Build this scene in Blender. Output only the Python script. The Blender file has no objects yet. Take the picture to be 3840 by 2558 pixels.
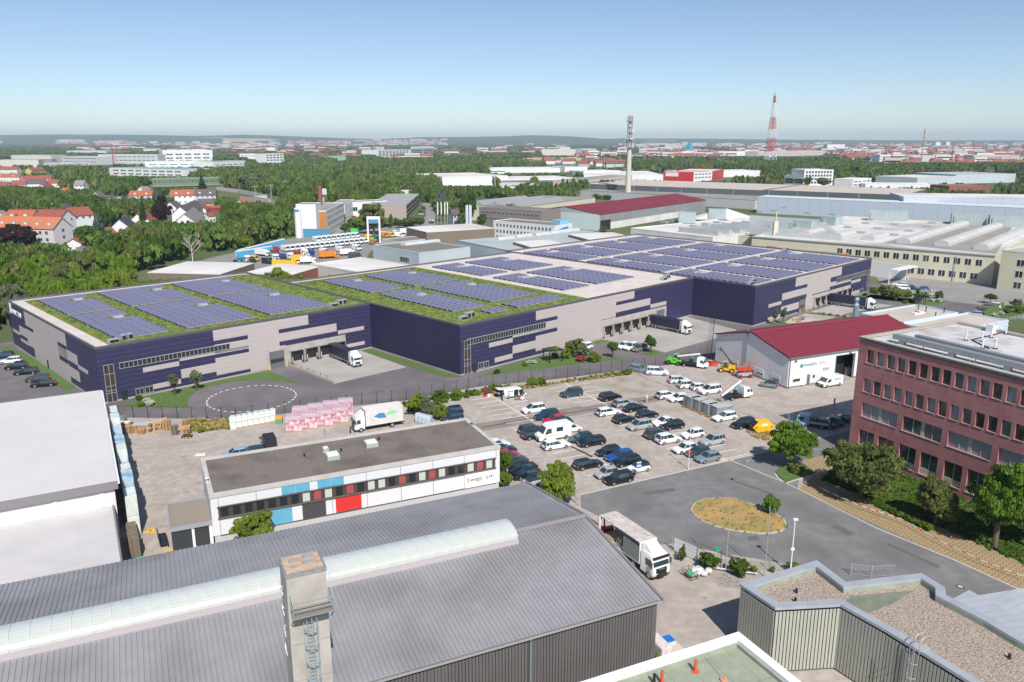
import bpy, bmesh, math, random
import numpy as np
from mathutils import Vector, Matrix
R = math.radians
sc = bpy.context.scene
C = sc.collection
rnd = random.Random(7)

HAZE_D = 0.00008
# ------------------------------------------------------------------ camera, sky, sun, exposure
CAMH = 49.0; FPX = 3010.0; CX, CY, YH = 1920.0, 1279.0, 524.0
PIT = math.atan((CY - YH) / FPX)
cd = bpy.data.cameras.new('camera'); cam = bpy.data.objects.new('camera', cd); C.objects.link(cam)
cam.location = (0, 0, CAMH); cam.rotation_euler = (math.pi / 2 - PIT, 0, 0)
cd.sensor_width = 36; cd.lens = FPX / 3840 * 36; cd.clip_start = 0.5; cd.clip_end = 40000
sc.camera = cam
SUN_EL, SUN_AZ = 46.0, -74.0           # azimuth of the sun as a maths angle (x axis = 0)
w = bpy.data.worlds.new('World'); sc.world = w; w.use_nodes = True
nt = w.node_tree; nt.nodes.clear()
sky = nt.nodes.new('ShaderNodeTexSky'); sky.sky_type = 'NISHITA'; sky.sun_disc = False
sky.sun_elevation = R(SUN_EL); sky.sun_rotation = R(90 - SUN_AZ); sky.altitude = 300
sky.air_density = 0.7; sky.dust_density = 0.5; sky.ozone_density = 1.3
bg = nt.nodes.new('ShaderNodeBackground'); bg.inputs[1].default_value = 0.105
ow = nt.nodes.new('ShaderNodeOutputWorld')
nt.links.new(sky.outputs[0], bg.inputs[0]); nt.links.new(bg.outputs[0], ow.inputs[0])
sd = bpy.data.lights.new('sun', 'SUN'); sd.energy = 4.8; sd.angle = R(0.5); sd.color = (1, 0.95, 0.88)
so = bpy.data.objects.new('sun', sd); C.objects.link(so)
sv = Vector((math.cos(R(SUN_EL)) * math.cos(R(SUN_AZ)), math.cos(R(SUN_EL)) * math.sin(R(SUN_AZ)), math.sin(R(SUN_EL))))
so.rotation_euler = sv.to_track_quat('Z', 'Y').to_euler(); so.location = (0, 0, 400)
sc.view_settings.view_transform = 'Standard'; sc.view_settings.look = 'None'
sc.view_settings.gamma = 1; sc.view_settings.use_curve_mapping = False; sc.view_settings.exposure = 0.22
sc.cycles.volume_bounces = 0; sc.cycles.max_bounces = 5; sc.cycles.diffuse_bounces = 2; sc.cycles.glossy_bounces = 2
sc.cycles.transmission_bounces = 2; sc.cycles.transparent_max_bounces = 6

# ------------------------------------------------------------------ surveying: a point of the photograph on a level z
SP, CP = math.sin(PIT), math.cos(PIT)
V = dict(A1=(0,1100,2.45),A2=(900,1100,2.45),A3=(1800,1100,2.45),A4=(2700,1000,2.065),B1=(0,1400,2.24),B2=(900,1400,2.24),
 B3=(1750,1300,2.354),B4=(2700,1600,2.065),C1=(0,1900,2.354),C2=(900,1900,2.354),C3=(1850,1900,2.354),C4=(2750,2000,2.16),
 D1=(0,450,2.24),D2=(900,450,2.24),D3=(1850,350,2.24),D4=(2800,350,1.96),E1=(1000,2050,3.087),E2=(2800,850,3.647),
 E3=(2500,1300,3.92),E4=(2150,1800,2.613),E5=(850,850,3.923),E6=(3100,1200,2.6135),F1=(2600,1150,3.678),F8=(1860,1280,2.8),
 F7=(400,1480,2.636),K=(3240,1000,2.2417),G=(1400,850,2.69),S=(0,0,1.0),H1=(0,560,5.8075),H2=(400,560,5.8075),H3=(0,800,3.2))
def at(k, x, y, z=0.0):
    o = V[k]; px = (o[0] + x / o[2] - CX) / FPX; py = -(o[1] + y / o[2] - CY) / FPX
    Y = CP + py * SP; Z = -SP + py * CP; t = (z - CAMH) / Z
    return (px * t, Y * t)
def htop(k, bx, by, ty):
    x, y = at(k, bx, by); o = V[k]; py = -(o[1] + ty / o[2] - CY) / FPX
    return CAMH + y * (-SP + py * CP) / (CP + py * SP)
def loc(p, o, a):
    a = R(a); x = p[0] - o[0]; y = p[1] - o[1]
    return (x * math.cos(a) + y * math.sin(a), -x * math.sin(a) + y * math.cos(a))
def wld(p, o, a):
    a = R(a); return (o[0] + p[0] * math.cos(a) - p[1] * math.sin(a), o[1] + p[0] * math.sin(a) + p[1] * math.cos(a))
def ang(p, q): return math.degrees(math.atan2(q[1] - p[1], q[0] - p[0]))
FP = []        # footprints where no tree may stand

# ------------------------------------------------------------------ materials
MC = {}
def M(name, c, c2=None, ns=1.0, rough=0.7, metal=0.0, bump=0.0, bs=20.0, lines=None, detail=4.0, spec=0.5, c3=None, ns3=0.1, alpha=None, brick=None, coat=0):
    if name in MC: return MC[name]
    m = bpy.data.materials.new(name); MC[name] = m; m.use_nodes = True
    t = m.node_tree; N = t.nodes; L = t.links; b = N['Principled BSDF']
    b.inputs['Roughness'].default_value = rough; b.inputs['Metallic'].default_value = metal
    b.inputs['Specular IOR Level'].default_value = spec
    if coat: b.inputs['Coat Weight'].default_value = coat; b.inputs['Coat Roughness'].default_value = 0.08
    tc = N.new('ShaderNodeTexCoord')
    col = None
    def rgb(v):
        n = N.new('ShaderNodeRGB'); n.outputs[0].default_value = (*v, 1); return n.outputs[0]
    def mix(f, a, bb):
        n = N.new('ShaderNodeMix'); n.data_type = 'RGBA'; L.new(f, n.inputs[0]); L.new(a, n.inputs[6]); L.new(bb, n.inputs[7]); return n.outputs[2]
    def noise(s, d, lo, hi):
        n = N.new('ShaderNodeTexNoise'); n.inputs['Scale'].default_value = s; n.inputs['Detail'].default_value = d
        L.new(tc.outputs['Object'], n.inputs['Vector'])
        r = N.new('ShaderNodeMapRange'); r.inputs[1].default_value = lo; r.inputs[2].default_value = hi
        L.new(n.outputs[0], r.inputs[0]); return r.outputs[0]
    col = rgb(c)
    if c2 is not None: col = mix(noise(ns, detail, 0.35, 0.65), col, rgb(c2))
    if c3 is not None: col = mix(noise(ns3, 5, 0.45, 0.7), col, rgb(c3))
    if brick:
        bw, bh, mc, ms, rz = brick
        mp = N.new('ShaderNodeMapping'); mp.inputs['Rotation'].default_value = (0, 0, R(rz)); L.new(tc.outputs['Object'], mp.inputs[0])
        bt = N.new('ShaderNodeTexBrick'); bt.inputs['Scale'].default_value = 1; bt.inputs['Brick Width'].default_value = bw
        bt.inputs['Row Height'].default_value = bh; bt.inputs['Mortar Size'].default_value = ms; bt.inputs['Bias'].default_value = 0
        L.new(mp.outputs[0], bt.inputs['Vector']); L.new(col, bt.inputs['Color1']); L.new(col, bt.inputs['Color2']); bt.inputs['Mortar'].default_value = (*mc, 1)
        col = bt.outputs['Color']
    if lines:
        for ax, s, wd, lc in lines:
            sx = N.new('ShaderNodeSeparateXYZ'); L.new(tc.outputs['Object'], sx.inputs[0])
            d = N.new('ShaderNodeMath'); d.operation = 'DIVIDE'; d.inputs[1].default_value = s; L.new(sx.outputs[ax], d.inputs[0])
            f = N.new('ShaderNodeMath'); f.operation = 'FRACT'; L.new(d.outputs[0], f.inputs[0])
            q = N.new('ShaderNodeMath'); q.operation = 'LESS_THAN'; q.inputs[1].default_value = wd / s; L.new(f.outputs[0], q.inputs[0])
            col = mix(q.outputs[0], col, rgb(lc))
    L.new(col, b.inputs['Base Color'])
    if bump:
        n = N.new('ShaderNodeTexNoise'); n.inputs['Scale'].default_value = bs; n.inputs['Detail'].default_value = 3
        L.new(tc.outputs['Object'], n.inputs['Vector'])
        k = N.new('ShaderNodeBump'); k.inputs['Strength'].default_value = bump; k.inputs['Distance'].default_value = 0.05
        L.new(n.outputs[0], k.inputs['Height']); L.new(k.outputs[0], b.inputs['Normal'])
    if alpha is not None: b.inputs['Alpha'].default_value = alpha
    return m
def leafmat(name, c1, c2, tw=0.35):
    m = bpy.data.materials.new(name); MC[name] = m; m.use_nodes = True
    t = m.node_tree; N = t.nodes; L = t.links; N.clear()
    o = N.new('ShaderNodeOutputMaterial'); g = N.new('ShaderNodeNewGeometry'); oi = N.new('ShaderNodeObjectInfo')
    r = N.new('ShaderNodeValToRGB'); r.color_ramp.elements[0].color = (*c1, 1); r.color_ramp.elements[1].color = (*c2, 1)
    nz = N.new('ShaderNodeTexNoise'); nz.inputs['Scale'].default_value = .33; nz.inputs['Detail'].default_value = 2; L.new(g.outputs['Position'], nz.inputs['Vector'])
    mr = N.new('ShaderNodeMapRange'); mr.inputs[1].default_value = .36; mr.inputs[2].default_value = .64; mr.inputs[4].default_value = .42; L.new(nz.outputs[0], mr.inputs[0])
    z0 = N.new('ShaderNodeMath'); z0.operation = 'MULTIPLY_ADD'; z0.inputs[1].default_value = .34; L.new(g.outputs['Random Per Island'], z0.inputs[0]); L.new(mr.outputs[0], z0.inputs[2])
    a = N.new('ShaderNodeMath'); a.operation = 'ADD'
    L.new(z0.outputs[0], a.inputs[0])
    bq = N.new('ShaderNodeMath'); bq.operation = 'MULTIPLY'; bq.inputs[1].default_value = 0.3; L.new(oi.outputs['Random'], bq.inputs[0])
    L.new(bq.outputs[0], a.inputs[1]); L.new(a.outputs[0], r.inputs[0])
    d = N.new('ShaderNodeBsdfDiffuse'); tr = N.new('ShaderNodeBsdfTranslucent'); mx = N.new('ShaderNodeMixShader'); mx.inputs[0].default_value = tw
    L.new(r.outputs[0], d.inputs[0]); L.new(r.outputs[0], tr.inputs[0]); L.new(d.outputs[0], mx.inputs[1]); L.new(tr.outputs[0], mx.inputs[2]); L.new(mx.outputs[0], o.inputs[0])
    return m
GLASS = M('window glass', (0.022, 0.03, 0.035), rough=0.08, spec=0.9)
GLASSB = M('bluish window glass', (0.05, 0.08, 0.10), (0.02, 0.03, 0.04), ns=0.7, rough=0.06, spec=1.0)
WHITE = M('white paint', (0.74, 0.75, 0.76), (0.68, 0.69, 0.70), ns=0.3, rough=0.55)
OFFW = M('weathered white', (0.62, 0.61, 0.58), (0.72, 0.71, 0.69), ns=0.15, rough=0.8)
DARK = M('dark metal', (0.02, 0.021, 0.024), rough=0.5)
RUB = M('tyre rubber', (0.014, 0.014, 0.015), rough=0.85)
RIM = M('wheel rim alloy', (0.42, 0.43, 0.45), rough=0.35, metal=0.6)
STEEL = M('galvanised steel', (0.42, 0.44, 0.46), (0.34, 0.36, 0.38), ns=3, rough=0.45, metal=0.5)
GREYM = M('light grey metal', (0.35, 0.37, 0.39), rough=0.5)
BLACKF = M('black fence metal', (0.015, 0.016, 0.018), rough=0.5)
RED = M('red paint', (0.50, 0.02, 0.02), rough=0.4)
YEL = M('yellow paint', (0.78, 0.50, 0.03), (0.68, 0.42, 0.03), ns=2, rough=0.45)
BARK = M('bark', (0.10, 0.075, 0.05), (0.16, 0.13, 0.10), ns=4, rough=0.9)
CONC = M('concrete', (0.42, 0.39, 0.36), (0.34, 0.315, 0.29), ns=0.8, rough=0.85, c3=(0.47, 0.44, 0.41), ns3=0.3)
WOOD = M('pallet wood', (0.50, 0.33, 0.17), (0.36, 0.22, 0.11), ns=3, rough=0.8)
WOODG = M('weathered wood', (0.24, 0.19, 0.14), (0.16, 0.13, 0.10), ns=3, rough=0.85)

# ------------------------------------------------------------------ mesh builder and object helpers
class MB:
    def __init__(s): s.v = []; s.f = []; s.m = []
    def face(s, pts, m=0):
        i = len(s.v); s.v += [tuple(p) for p in pts]; s.f.append(tuple(range(i, i + len(pts)))); s.m.append(m); return s
    def hexa(s, a, m=0):
        i = len(s.v); s.v += [tuple(p) for p in a]
        for q in ((0,3,2,1),(4,5,6,7),(0,1,5,4),(1,2,6,5),(2,3,7,6),(3,0,4,7)): s.f.append(tuple(i + j for j in q)); s.m.append(m)
        return s
    def box(s, x0, y0, z0, x1, y1, z1, m=0):
        if x0 > x1: x0, x1 = x1, x0
        if y0 > y1: y0, y1 = y1, y0
        return s.hexa([(x0,y0,z0),(x1,y0,z0),(x1,y1,z0),(x0,y1,z0),(x0,y0,z1),(x1,y0,z1),(x1,y1,z1),(x0,y1,z1)], m)
    def prism(s, P, z0, z1, m=0, top=None):
        n = len(P); i = len(s.v)
        A = sum(P[k][0] * P[(k + 1) % n][1] - P[(k + 1) % n][0] * P[k][1] for k in range(n))
        if A < 0: P = P[::-1]
        s.v += [(p[0], p[1], z0) for p in P] + [(p[0], p[1], z1) for p in P]
        s.f.append(tuple(i + k for k in range(n))[::-1]); s.m.append(m)
        s.f.append(tuple(i + n + k for k in range(n))); s.m.append(m if top is None else top)
        for k in range(n):
            j = (k + 1) % n; s.f.append((i + k, i + j, i + n + j, i + n + k)); s.m.append(m)
        return s
    def cyl(s, x, y, z0, z1, r, n=12, r2=None, m=0, cap=True):
        r2 = r if r2 is None else r2; i = len(s.v)
        for zz, rr in ((z0, r), (z1, r2)): s.v += [(x + rr * math.cos(6.28318 * k / n), y + rr * math.sin(6.28318 * k / n), zz) for k in range(n)]
        for k in range(n):
            j = (k + 1) % n; s.f.append((i + k, i + j, i + n + j, i + n + k)); s.m.append(m)
        if cap: s.f.append(tuple(range(i + n - 1, i - 1, -1))); s.f.append(tuple(range(i + n, i + 2 * n))); s.m += [m, m]
        return s
    def tube(s, p, q, r, n=6, r2=None, m=0):
        p = Vector(p); q = Vector(q); d = (q - p)
        if d.length < 1e-6: return s
        u = d.orthogonal().normalized(); v = d.normalized().cross(u); r2 = r if r2 is None else r2; i = len(s.v)
        for c, rr in ((p, r), (q, r2)): s.v += [tuple(c + (u * math.cos(6.28318 * k / n) + v * math.sin(6.28318 * k / n)) * rr) for k in range(n)]
        for k in range(n):
            j = (k + 1) % n; s.f.append((i + k, i + j, i + n + j, i + n + k)); s.m.append(m)
        s.f.append(tuple(range(i + n - 1, i - 1, -1))); s.f.append(tuple(range(i + n, i + 2 * n))); s.m += [m, m]
        return s
    def bar(s, p, q, w, m=0): return s.tube(p, q, w * 0.7, 4, m=m)
    def path(s, pts, r, n=6, m=0):
        for a, b in zip(pts, pts[1:]): s.tube(a, b, r, n, m=m)
        return s
    def loft(s, secs, m=0, caps=True):
        n = len(secs[0]); i = len(s.v)
        for q in secs: s.v += [tuple(p) for p in q]
        for a in range(len(secs) - 1):
            for k in range(n):
                j = (k + 1) % n; s.f.append((i + a * n + k, i + a * n + j, i + (a + 1) * n + j, i + (a + 1) * n + k)); s.m.append(m)
        if caps:
            s.f.append(tuple(range(i + n - 1, i - 1, -1))); o = i + (len(secs) - 1) * n; s.f.append(tuple(range(o, o + n))); s.m += [m, m]
        return s
    def ball(s, x, y, z, rx, ry, rz, n=8, k=5, m=0):
        secs = []
        for a in range(1, k):
            t = math.pi * a / k; secs.append([(x + rx * math.sin(t) * math.cos(6.28318 * j / n), y + ry * math.sin(t) * math.sin(6.28318 * j / n), z - rz * math.cos(t)) for j in range(n)])
        return s.loft(secs, m)
    def mesh(s, name, mats, smooth=None, bevel=0):
        me = bpy.data.meshes.new(name); me.from_pydata(s.v, [], s.f)
        for mt in (mats if isinstance(mats, (list, tuple)) else [mats]): me.materials.append(mt)
        me.polygons.foreach_set('material_index', s.m)
        if bevel:
            bm = bmesh.new(); bm.from_mesh(me); bmesh.ops.remove_doubles(bm, verts=bm.verts, dist=0.0005)
            bmesh.ops.bevel(bm, geom=[e for e in bm.edges if len(e.link_faces) == 2 and e.calc_face_angle(0) > 0.35], offset=bevel, segments=2, affect='EDGES', clamp_overlap=True)
            bm.to_mesh(me); bm.free()
        if smooth:
            me.polygons.foreach_set('use_smooth', [True] * len(me.polygons)); me.set_sharp_from_angle(angle=R(smooth))
        me.update(); return me
def tag(o, label, cat, group=None):
    o['label'] = label; o['category'] = cat
    if group: o['group'] = group
    return o
def thing(name, label, cat, p=(0, 0, 0), rz=0, group=None):
    o = bpy.data.objects.new(name, None); C.objects.link(o); o.empty_display_size = 0.5
    o.location = p if len(p) == 3 else (p[0], p[1], 0); o.rotation_euler = (0, 0, R(rz)); return tag(o, label, cat, group)
def part(name, me, parent=None, mats=None, p=(0, 0, 0), rot=(0, 0, 0), s=None, label=None):
    if isinstance(me, MB): me = me.mesh(name, mats); mats = None
    o = bpy.data.objects.new(name, me); C.objects.link(o); o.location = p; o.rotation_euler = rot
    if s: o.scale = s if isinstance(s, tuple) else (s, s, s)
    if parent: o.parent = parent
    if mats:
        for i, mt in enumerate(mats if isinstance(mats, (list, tuple)) else [mats]):
            if mt: o.material_slots[i].link = 'OBJECT'; o.material_slots[i].material = mt
    if label: o['label'] = label
    return o
def solo(name, me, label, cat, mats=None, p=(0, 0, 0), rz=0, group=None, s=None):
    return tag(part(name, me, None, mats, p if len(p) == 3 else (p[0], p[1], 0), (0, 0, R(rz)), s), label, cat, group)
def struct(name, mb, mats):
    o = part(name, mb, None, mats); o['kind'] = 'structure'; return o
def stuff(o): o['kind'] = 'stuff'; return o
def text(name, s, size, parent, mat, p, rot, ext=0.01, align='LEFT'):
    cu = bpy.data.curves.new(name, 'FONT'); cu.body = s; cu.size = size; cu.extrude = ext; cu.align_x = align
    t = bpy.data.objects.new(name, cu); C.objects.link(t); bpy.context.view_layer.update()
    me = bpy.data.meshes.new_from_object(t); bpy.data.objects.remove(t); me.materials.clear(); me.materials.append(mat)
    return part(name, me, parent, p=p, rot=rot)

# ------------------------------------------------------------------ ground
GR = M('grass ground', (0.055, 0.095, 0.025), (0.08, 0.115, 0.035), ns=0.02, rough=0.95, c3=(0.17, 0.16, 0.085), ns3=0.004, detail=8)
PAVE = M('beige pavers', (0.37, 0.325, 0.292), (0.49, 0.435, 0.395), ns=0.9, rough=0.9, detail=8, c3=(0.33, 0.285, 0.25), ns3=0.22, brick=(0.40, 0.20, (0.30, 0.26, 0.23), 0.018, 25), bump=0.3, bs=8)
ASPH = M('asphalt', (0.165, 0.162, 0.163), (0.21, 0.205, 0.205), ns=0.6, rough=0.9, detail=10, c3=(0.14, 0.137, 0.138), ns3=0.14, bump=0.25, bs=30)
ASPH2 = M('smooth dark asphalt', (0.145, 0.13, 0.14), (0.175, 0.16, 0.168), ns=0.25, rough=0.85, detail=8, c3=(0.11, 0.10, 0.105), ns3=0.07)
ROADL = M('worn light road', (0.24, 0.23, 0.225), (0.28, 0.27, 0.26), ns=0.1, rough=0.9)
LAWN = M('mown lawn', (0.065, 0.125, 0.022), (0.10, 0.16, 0.04), ns=1.2, rough=0.95, detail=10, bump=0.6, bs=14)
DRY = M('dry grass', (0.44, 0.27, 0.11), (0.27, 0.22, 0.07), ns=0.35, rough=0.95, detail=10, bump=0.8, bs=10)
CONCP = M('pale concrete paving', (0.36, 0.335, 0.315), (0.42, 0.39, 0.37), ns=0.3, rough=0.85, c3=(0.29, 0.27, 0.255), ns3=0.15)
KERB = M('kerb stone', (0.50, 0.47, 0.43), rough=0.85)
LINE = M('road marking paint', (0.85, 0.82, 0.78), (0.66, 0.63, 0.58), ns=1.5, rough=0.8, detail=8)
GPAV = M('grass paver stone', (0.40, 0.275, 0.17), (0.34, 0.24, 0.14), ns=0.5, rough=0.9, brick=(0.62, 0.62, (0.19, 0.17, 0.07), 0.07, 28))
g = MB(); g.box(-11000, -800, -3, 11000, 13500, 0); struct('ground', g, GR)
def sheet(name, k, pts, z, mat, th=0.3, kind='structure'):
    P = [at(*(p if isinstance(p[0], str) else (k, *p))) for p in pts]
    mb = MB().prism(P, z - th, z)
    o = struct(name, mb, mat); return P
def strip(mb, pts, wd, z, th=0.004, m=0, closed=False):
    n = len(pts); q = list(range(n)) + ([0] if closed else [])
    for a, b in zip(q, q[1:]):
        p = Vector(pts[a][:2]); r = Vector(pts[b][:2]); d = (r - p)
        if d.length < 1e-4: continue
        nn = Vector((-d.y, d.x)).normalized() * wd / 2; e = d.normalized() * 0.0
        mb.prism([tuple(p + nn - e), tuple(p - nn - e), tuple(r - nn + e), tuple(r + nn + e)], z - th, z, m)
# ---- yards, street, lawns
WO = (-77.8, 145.2); WA = 44.1
def wf(u, v): return wld((u, v), WO, WA)
PAVD = M('dark lane pavers', (0.22, 0.19, 0.17), (0.27, 0.235, 0.21), ns=0.5, rough=0.9, detail=8, c3=(0.18, 0.16, 0.145), ns3=0.2)
SOIL = M('planting bed soil', (0.10, 0.075, 0.045), (0.07, 0.085, 0.03), ns=1.2, rough=0.95, detail=8, bump=0.6, bs=6)
GRAVL = M('rough gravel strip', (0.34, 0.30, 0.26), (0.42, 0.38, 0.33), ns=2, rough=0.95, detail=8, c3=(0.27, 0.23, 0.18), ns3=0.25)
struct('warehouse_yard', MB().prism([wf(-75, -30), wf(20, -55), wf(60, -75), wf(150, -75), wf(235, -75), wf(250, 60), wf(-40, 70)], -.3, .02), ASPH2)
fence_px = [('A1',960,1140),('A1',2170,1162),('A2',700,1072),('A2',1530,985),('A3',0,858),('A3',700,790),('A3',1400,700),('A3',2120,612)]
FL = [at(*p) for p in fence_px]
FR = at('A4', -30, 305)
struct('paved_yard', MB().prism([(-95, 135)] + FL + [(62, 196), (95, 196), (120, 170), (140, 60), (60, 5), (-95, 5)], -.3, .03), PAVE)
sheet('lot_gravel', 'B3', [(520,380),(1440,215),(1900,395),(1690,425),(1240,480)], .034, GRAVL)
sheet('lane', 'B3', [(45,690),(1290,478),(1690,430),(1760,470),(1180,570),(120,750)], .038, PAVD)
sheet('street', 'B3', [(1005,1310),(2354,1000),('B4',430,183),('B4',1060,20),('B4',1060,160),('B4',640,265),('B4',600,480),('B4',2354,1283),('B4',3000,1620),('B4',2354,2200),('C4',2000,1000),('C4',1000,800),('E4',2400,930),('E4',2221,850),('E4',1210,672),('E4',985,625),('E4',800,640),('E4',75,270)], .042, ASPH)
sheet('pavement', 'B4', [(610,492),(735,372),(900,335),(2354,1070),(2700,1240),(2700,1450),(2354,1283)], .05, GPAV)
sheet('pavement', 'B4', [(640,268),(1010,172),(1010,300),(890,333),(735,358)], .05, GPAV)
sheet('planting_bed', 'B4', [(780,408),(900,340),(1010,310),(1500,380),(2354,700),(2700,900),(2700,1230),(2354,1062),(1400,650)], .07, SOIL)
sheet('planting_bed', 'B4', [(425,355),(480,300),(640,285),(735,362),(510,438)], .16, LAWN)
isl = [(1158,300),(1200,235),(1290,198),(1420,187),(1580,190),(1720,235),(1870,300),(1990,345),(2060,400),(2080,450),(2040,500),(1930,528),(1800,528),(1640,508),(1500,487),(1380,452),(1270,405),(1190,350)]
IP = sheet('roundabout_island', 'E4', isl, .2, DRY)
kb = MB(); strip(kb, IP, .32, .17, .2, closed=True)
for k, pts in [('B3',[(1005,1310),(1480,1200),(2354,1000)]),('B4',[(0,275),(430,183)]),('B4',[(425,362),(445,400),(510,440),(735,370)]),('B4',[(510,440),(1200,785),(1820,1040),(2354,1283)]),('B4',[(60,256),(510,440)])]:
    strip(kb, [at(k, *p) for p in pts], .22, .09 if k == 'B3' else .1, .1)
struct('kerb', kb, KERB)
# lawns and aprons of the warehouse yard
sheet('lawn', 'A1', [(1095,1050),(1738,1054),(1725,1020),(1735,960),(1800,900),(1950,850),(2150,812),(2352,800),('A2',230,800),('A2',440,812),('A2',560,836),('A2',262,712),('A2',0,765),(1320,948),(1240,985)], .06, LAWN)
sheet('lawn', 'A2', [(1110,530),(1190,508),(2040,772),(1900,778),(1850,765)], .06, LAWN)
sheet('lawn', 'A3', [(20,762),(110,715),(440,600),(760,560),(1160,600),(1250,580),(1350,603),(800,668),(200,738)], .06, LAWN)
sheet('lawn', 'A3', [(1010,455),(1110,425),(1190,437),(1080,470)], .06, LAWN)
sheet('lawn', 'A3', [(1470,558),(1580,525),(1680,545),(1570,580)], .06, LAWN)
sheet('lawn', 'A1', [(70,490),(250,570),(500,700),(720,850),(620,900),(330,770),(0,520)], .06, LAWN)
sheet('lawn', 'E2', [(1480,960),(1600,915),(2334,1000),(2334,1060),(2000,1030)], .06, LAWN)
sheet('lawn', 'E2', [(800,1190),(880,1170),(1400,1235),(1380,1250)], .06, LAWN)
sheet('lawn', 'E2', [(240,1370),(640,1240),(720,1240),(540,1330)], .06, LAWN)
sheet('lawn', 'K', [(0,262),(60,235),(430,262),(720,290),(590,336),(350,300)], .06, LAWN)
sheet('lawn', 'K', [(1170,330),(1345,310),(1345,400),(1110,450),(990,420)], .06, LAWN)
sheet('concrete_apron', 'A2', [(450,668),(975,545),(1115,530),(1530,680),(1370,715),(870,832)], .05, CONCP)
sheet('concrete_apron', 'A3', [(1110,425),(1700,262),(1870,210),(2352,335),(2352,362),(2000,460),(1700,545),(1480,480)], .05, CONCP)
sheet('concrete_apron', 'E2', [(660,1240),(800,1190),(1400,1000),(2000,1080),(1400,1180),(1000,1300)], .05, CONCP)
sheet('road', 'K', [(60,40),(1345,120),(1700,250),(1500,440),(880,450),(480,330),(240,260)], .045, ROADL)
sheet('driveway', 'K', [(590,336),(720,292),(1000,325),(1170,330),(985,415),(840,430)], .055, ASPH2)
mk = MB()
ltc = [at('A1',1899,1000), at('A2',215,847), at('A2',515,930)]
(ax,ay),(bx,by),(cx_,cy_) = ltc
dd = 2*(ax*(by-cy_)+bx*(cy_-ay)+cx_*(ay-by))
ux = ((ax*ax+ay*ay)*(by-cy_)+(bx*bx+by*by)*(cy_-ay)+(cx_*cx_+cy_*cy_)*(ay-by))/dd
uy = ((ax*ax+ay*ay)*(cx_-bx)+(bx*bx+by*by)*(ax-cx_)+(cx_*cx_+cy_*cy_)*(bx-ax))/dd
rr = math.hypot(ax-ux, ay-uy)
for i in range(36):
    a0 = i * 10; strip(mk, [(ux+rr*math.cos(R(a0+t)), uy+rr*math.sin(R(a0+t))) for t in (0,2.6,5.2)], .28, .036)
def lineL(a, b, first, last):
    A = at('B3', *a); Bq = at('B3', *b); L = math.hypot(Bq[0]-A[0], Bq[1]-A[1]); a_ = ang(A, Bq)
    strip(mk, [A, Bq], .17, .043)
    n = int(L / 2.5)
    for i in range(n + 1):
        if not (first <= i <= last): continue
        px, py = A[0] + math.cos(R(a_)) * 2.5 * i, A[1] + math.sin(R(a_)) * 2.5 * i
        c, s_ = math.cos(R(25.5)), math.sin(R(25.5))
        lane = False
        strip(mk, [(px - c*4.9, py - s_*4.9), (px + c*4.9, py + s_*4.9)], .16, .0435)
lineL((235,445), (590,665), 0, 6); lineL((640,700), (1330,1105), 0, 40)
lineL((855,318), (1240,518), 0, 6); lineL((1330,560), (2290,1003), 0, 40)
struct('road_markings', mk, LINE)
ym = MB()
for x0,y0,x1,y1 in [(1480,1450,1532,1440),(1480,1470,1532,1460),(1480,1488,1532,1480),(1400,1475,1460,1492),(1355,1508,1415,1516)]:
    strip(ym, [at('B1',x0,y0), at('B1',x1,y1)], .35, .04)
struct('yellow_markings', ym, YEL)
dr = MB()
strip(dr, [at('B3',130,715), at('B3',560,640), at('B3',1080,560), at('B3',1700,455)], .35, .046)
strip(dr, [at('B3',925,882), at('B3',1110,975)], .55, .046)
strip(dr, [at('E4',40,290), at('E4',350,520)], .35, .048)
struct('drain_channels', dr, M('rusty drain grate', (0.10,0.06,0.045),(0.07,0.05,0.045), ns=3, rough=0.8))
ys = MB(); strip(ys, [at('E4',10,300), at('E4',340,548)], .95, .046); struct('yellow_strip', ys, YEL)
st = MB()
for (x, y, r) in [(1480,960,.7),(1550,1020,1.1),(1600,1040,.6),(1440,1000,.5),(1290,1155,.25),(1480,1205,.25)]:
    p = at('E4', x, y); n = 14
    stz = .033 + .0015*len(st.f)/16
    st.prism([(p[0]+r*(1+.3*math.sin(3*t+x))*math.cos(t)*1.2, p[1]+r*(1+.3*math.sin(2*t+y))*math.sin(t)) for t in [6.2832*i/n for i in range(n)]], .0, stz)
q7 = random.Random(17)
for i in range(90):
    k7, x7, y7 = ('B3', q7.uniform(400,2300), q7.uniform(420,1150)) if i < 55 else ('B1', q7.uniform(1150,2200), q7.uniform(560,1400))
    p = at(k7, x7, y7); r = q7.uniform(.12,.5); n = 9
    st.prism([(p[0]+r*(1+.35*math.sin(3*t+i))*math.cos(t)*1.3, p[1]+r*(1+.3*math.sin(2*t+i))*math.sin(t)) for t in [6.2832*j/n for j in range(n)]], .0, .0325+.00003*i)
struct('oil_stains', st, M('oily stain', (0.22,0.19,0.17),(0.38,0.34,0.31), ns=2.5, rough=0.7, detail=8))
pt = MB()
for i, q in enumerate([[(700,120),(980,80),(1000,110),(720,150)],[(300,330),(420,420),(400,440),(280,350)],[(1250,620),(1600,760),(1590,790),(1240,640)],[(1700,560),(1800,545),(1820,590),(1715,600)]]):
    pt.prism([at('E4',*p) for p in q], 0, .0445+.0002*i)
for i, q in enumerate([[(120,420),(420,520),(415,535),(110,432)],[(900,760),(1050,830),(1000,850),(860,780)],[(1300,900),(1700,1080),(1690,1100),(1285,915)]]): pt.prism([at('B4',*p) for p in q], 0, .0455+.0002*i)
struct('asphalt_patches', pt, M('newer tar patch', (0.105,0.102,0.102),(0.13,0.127,0.127), ns=1.5, rough=.9, detail=8))
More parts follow.
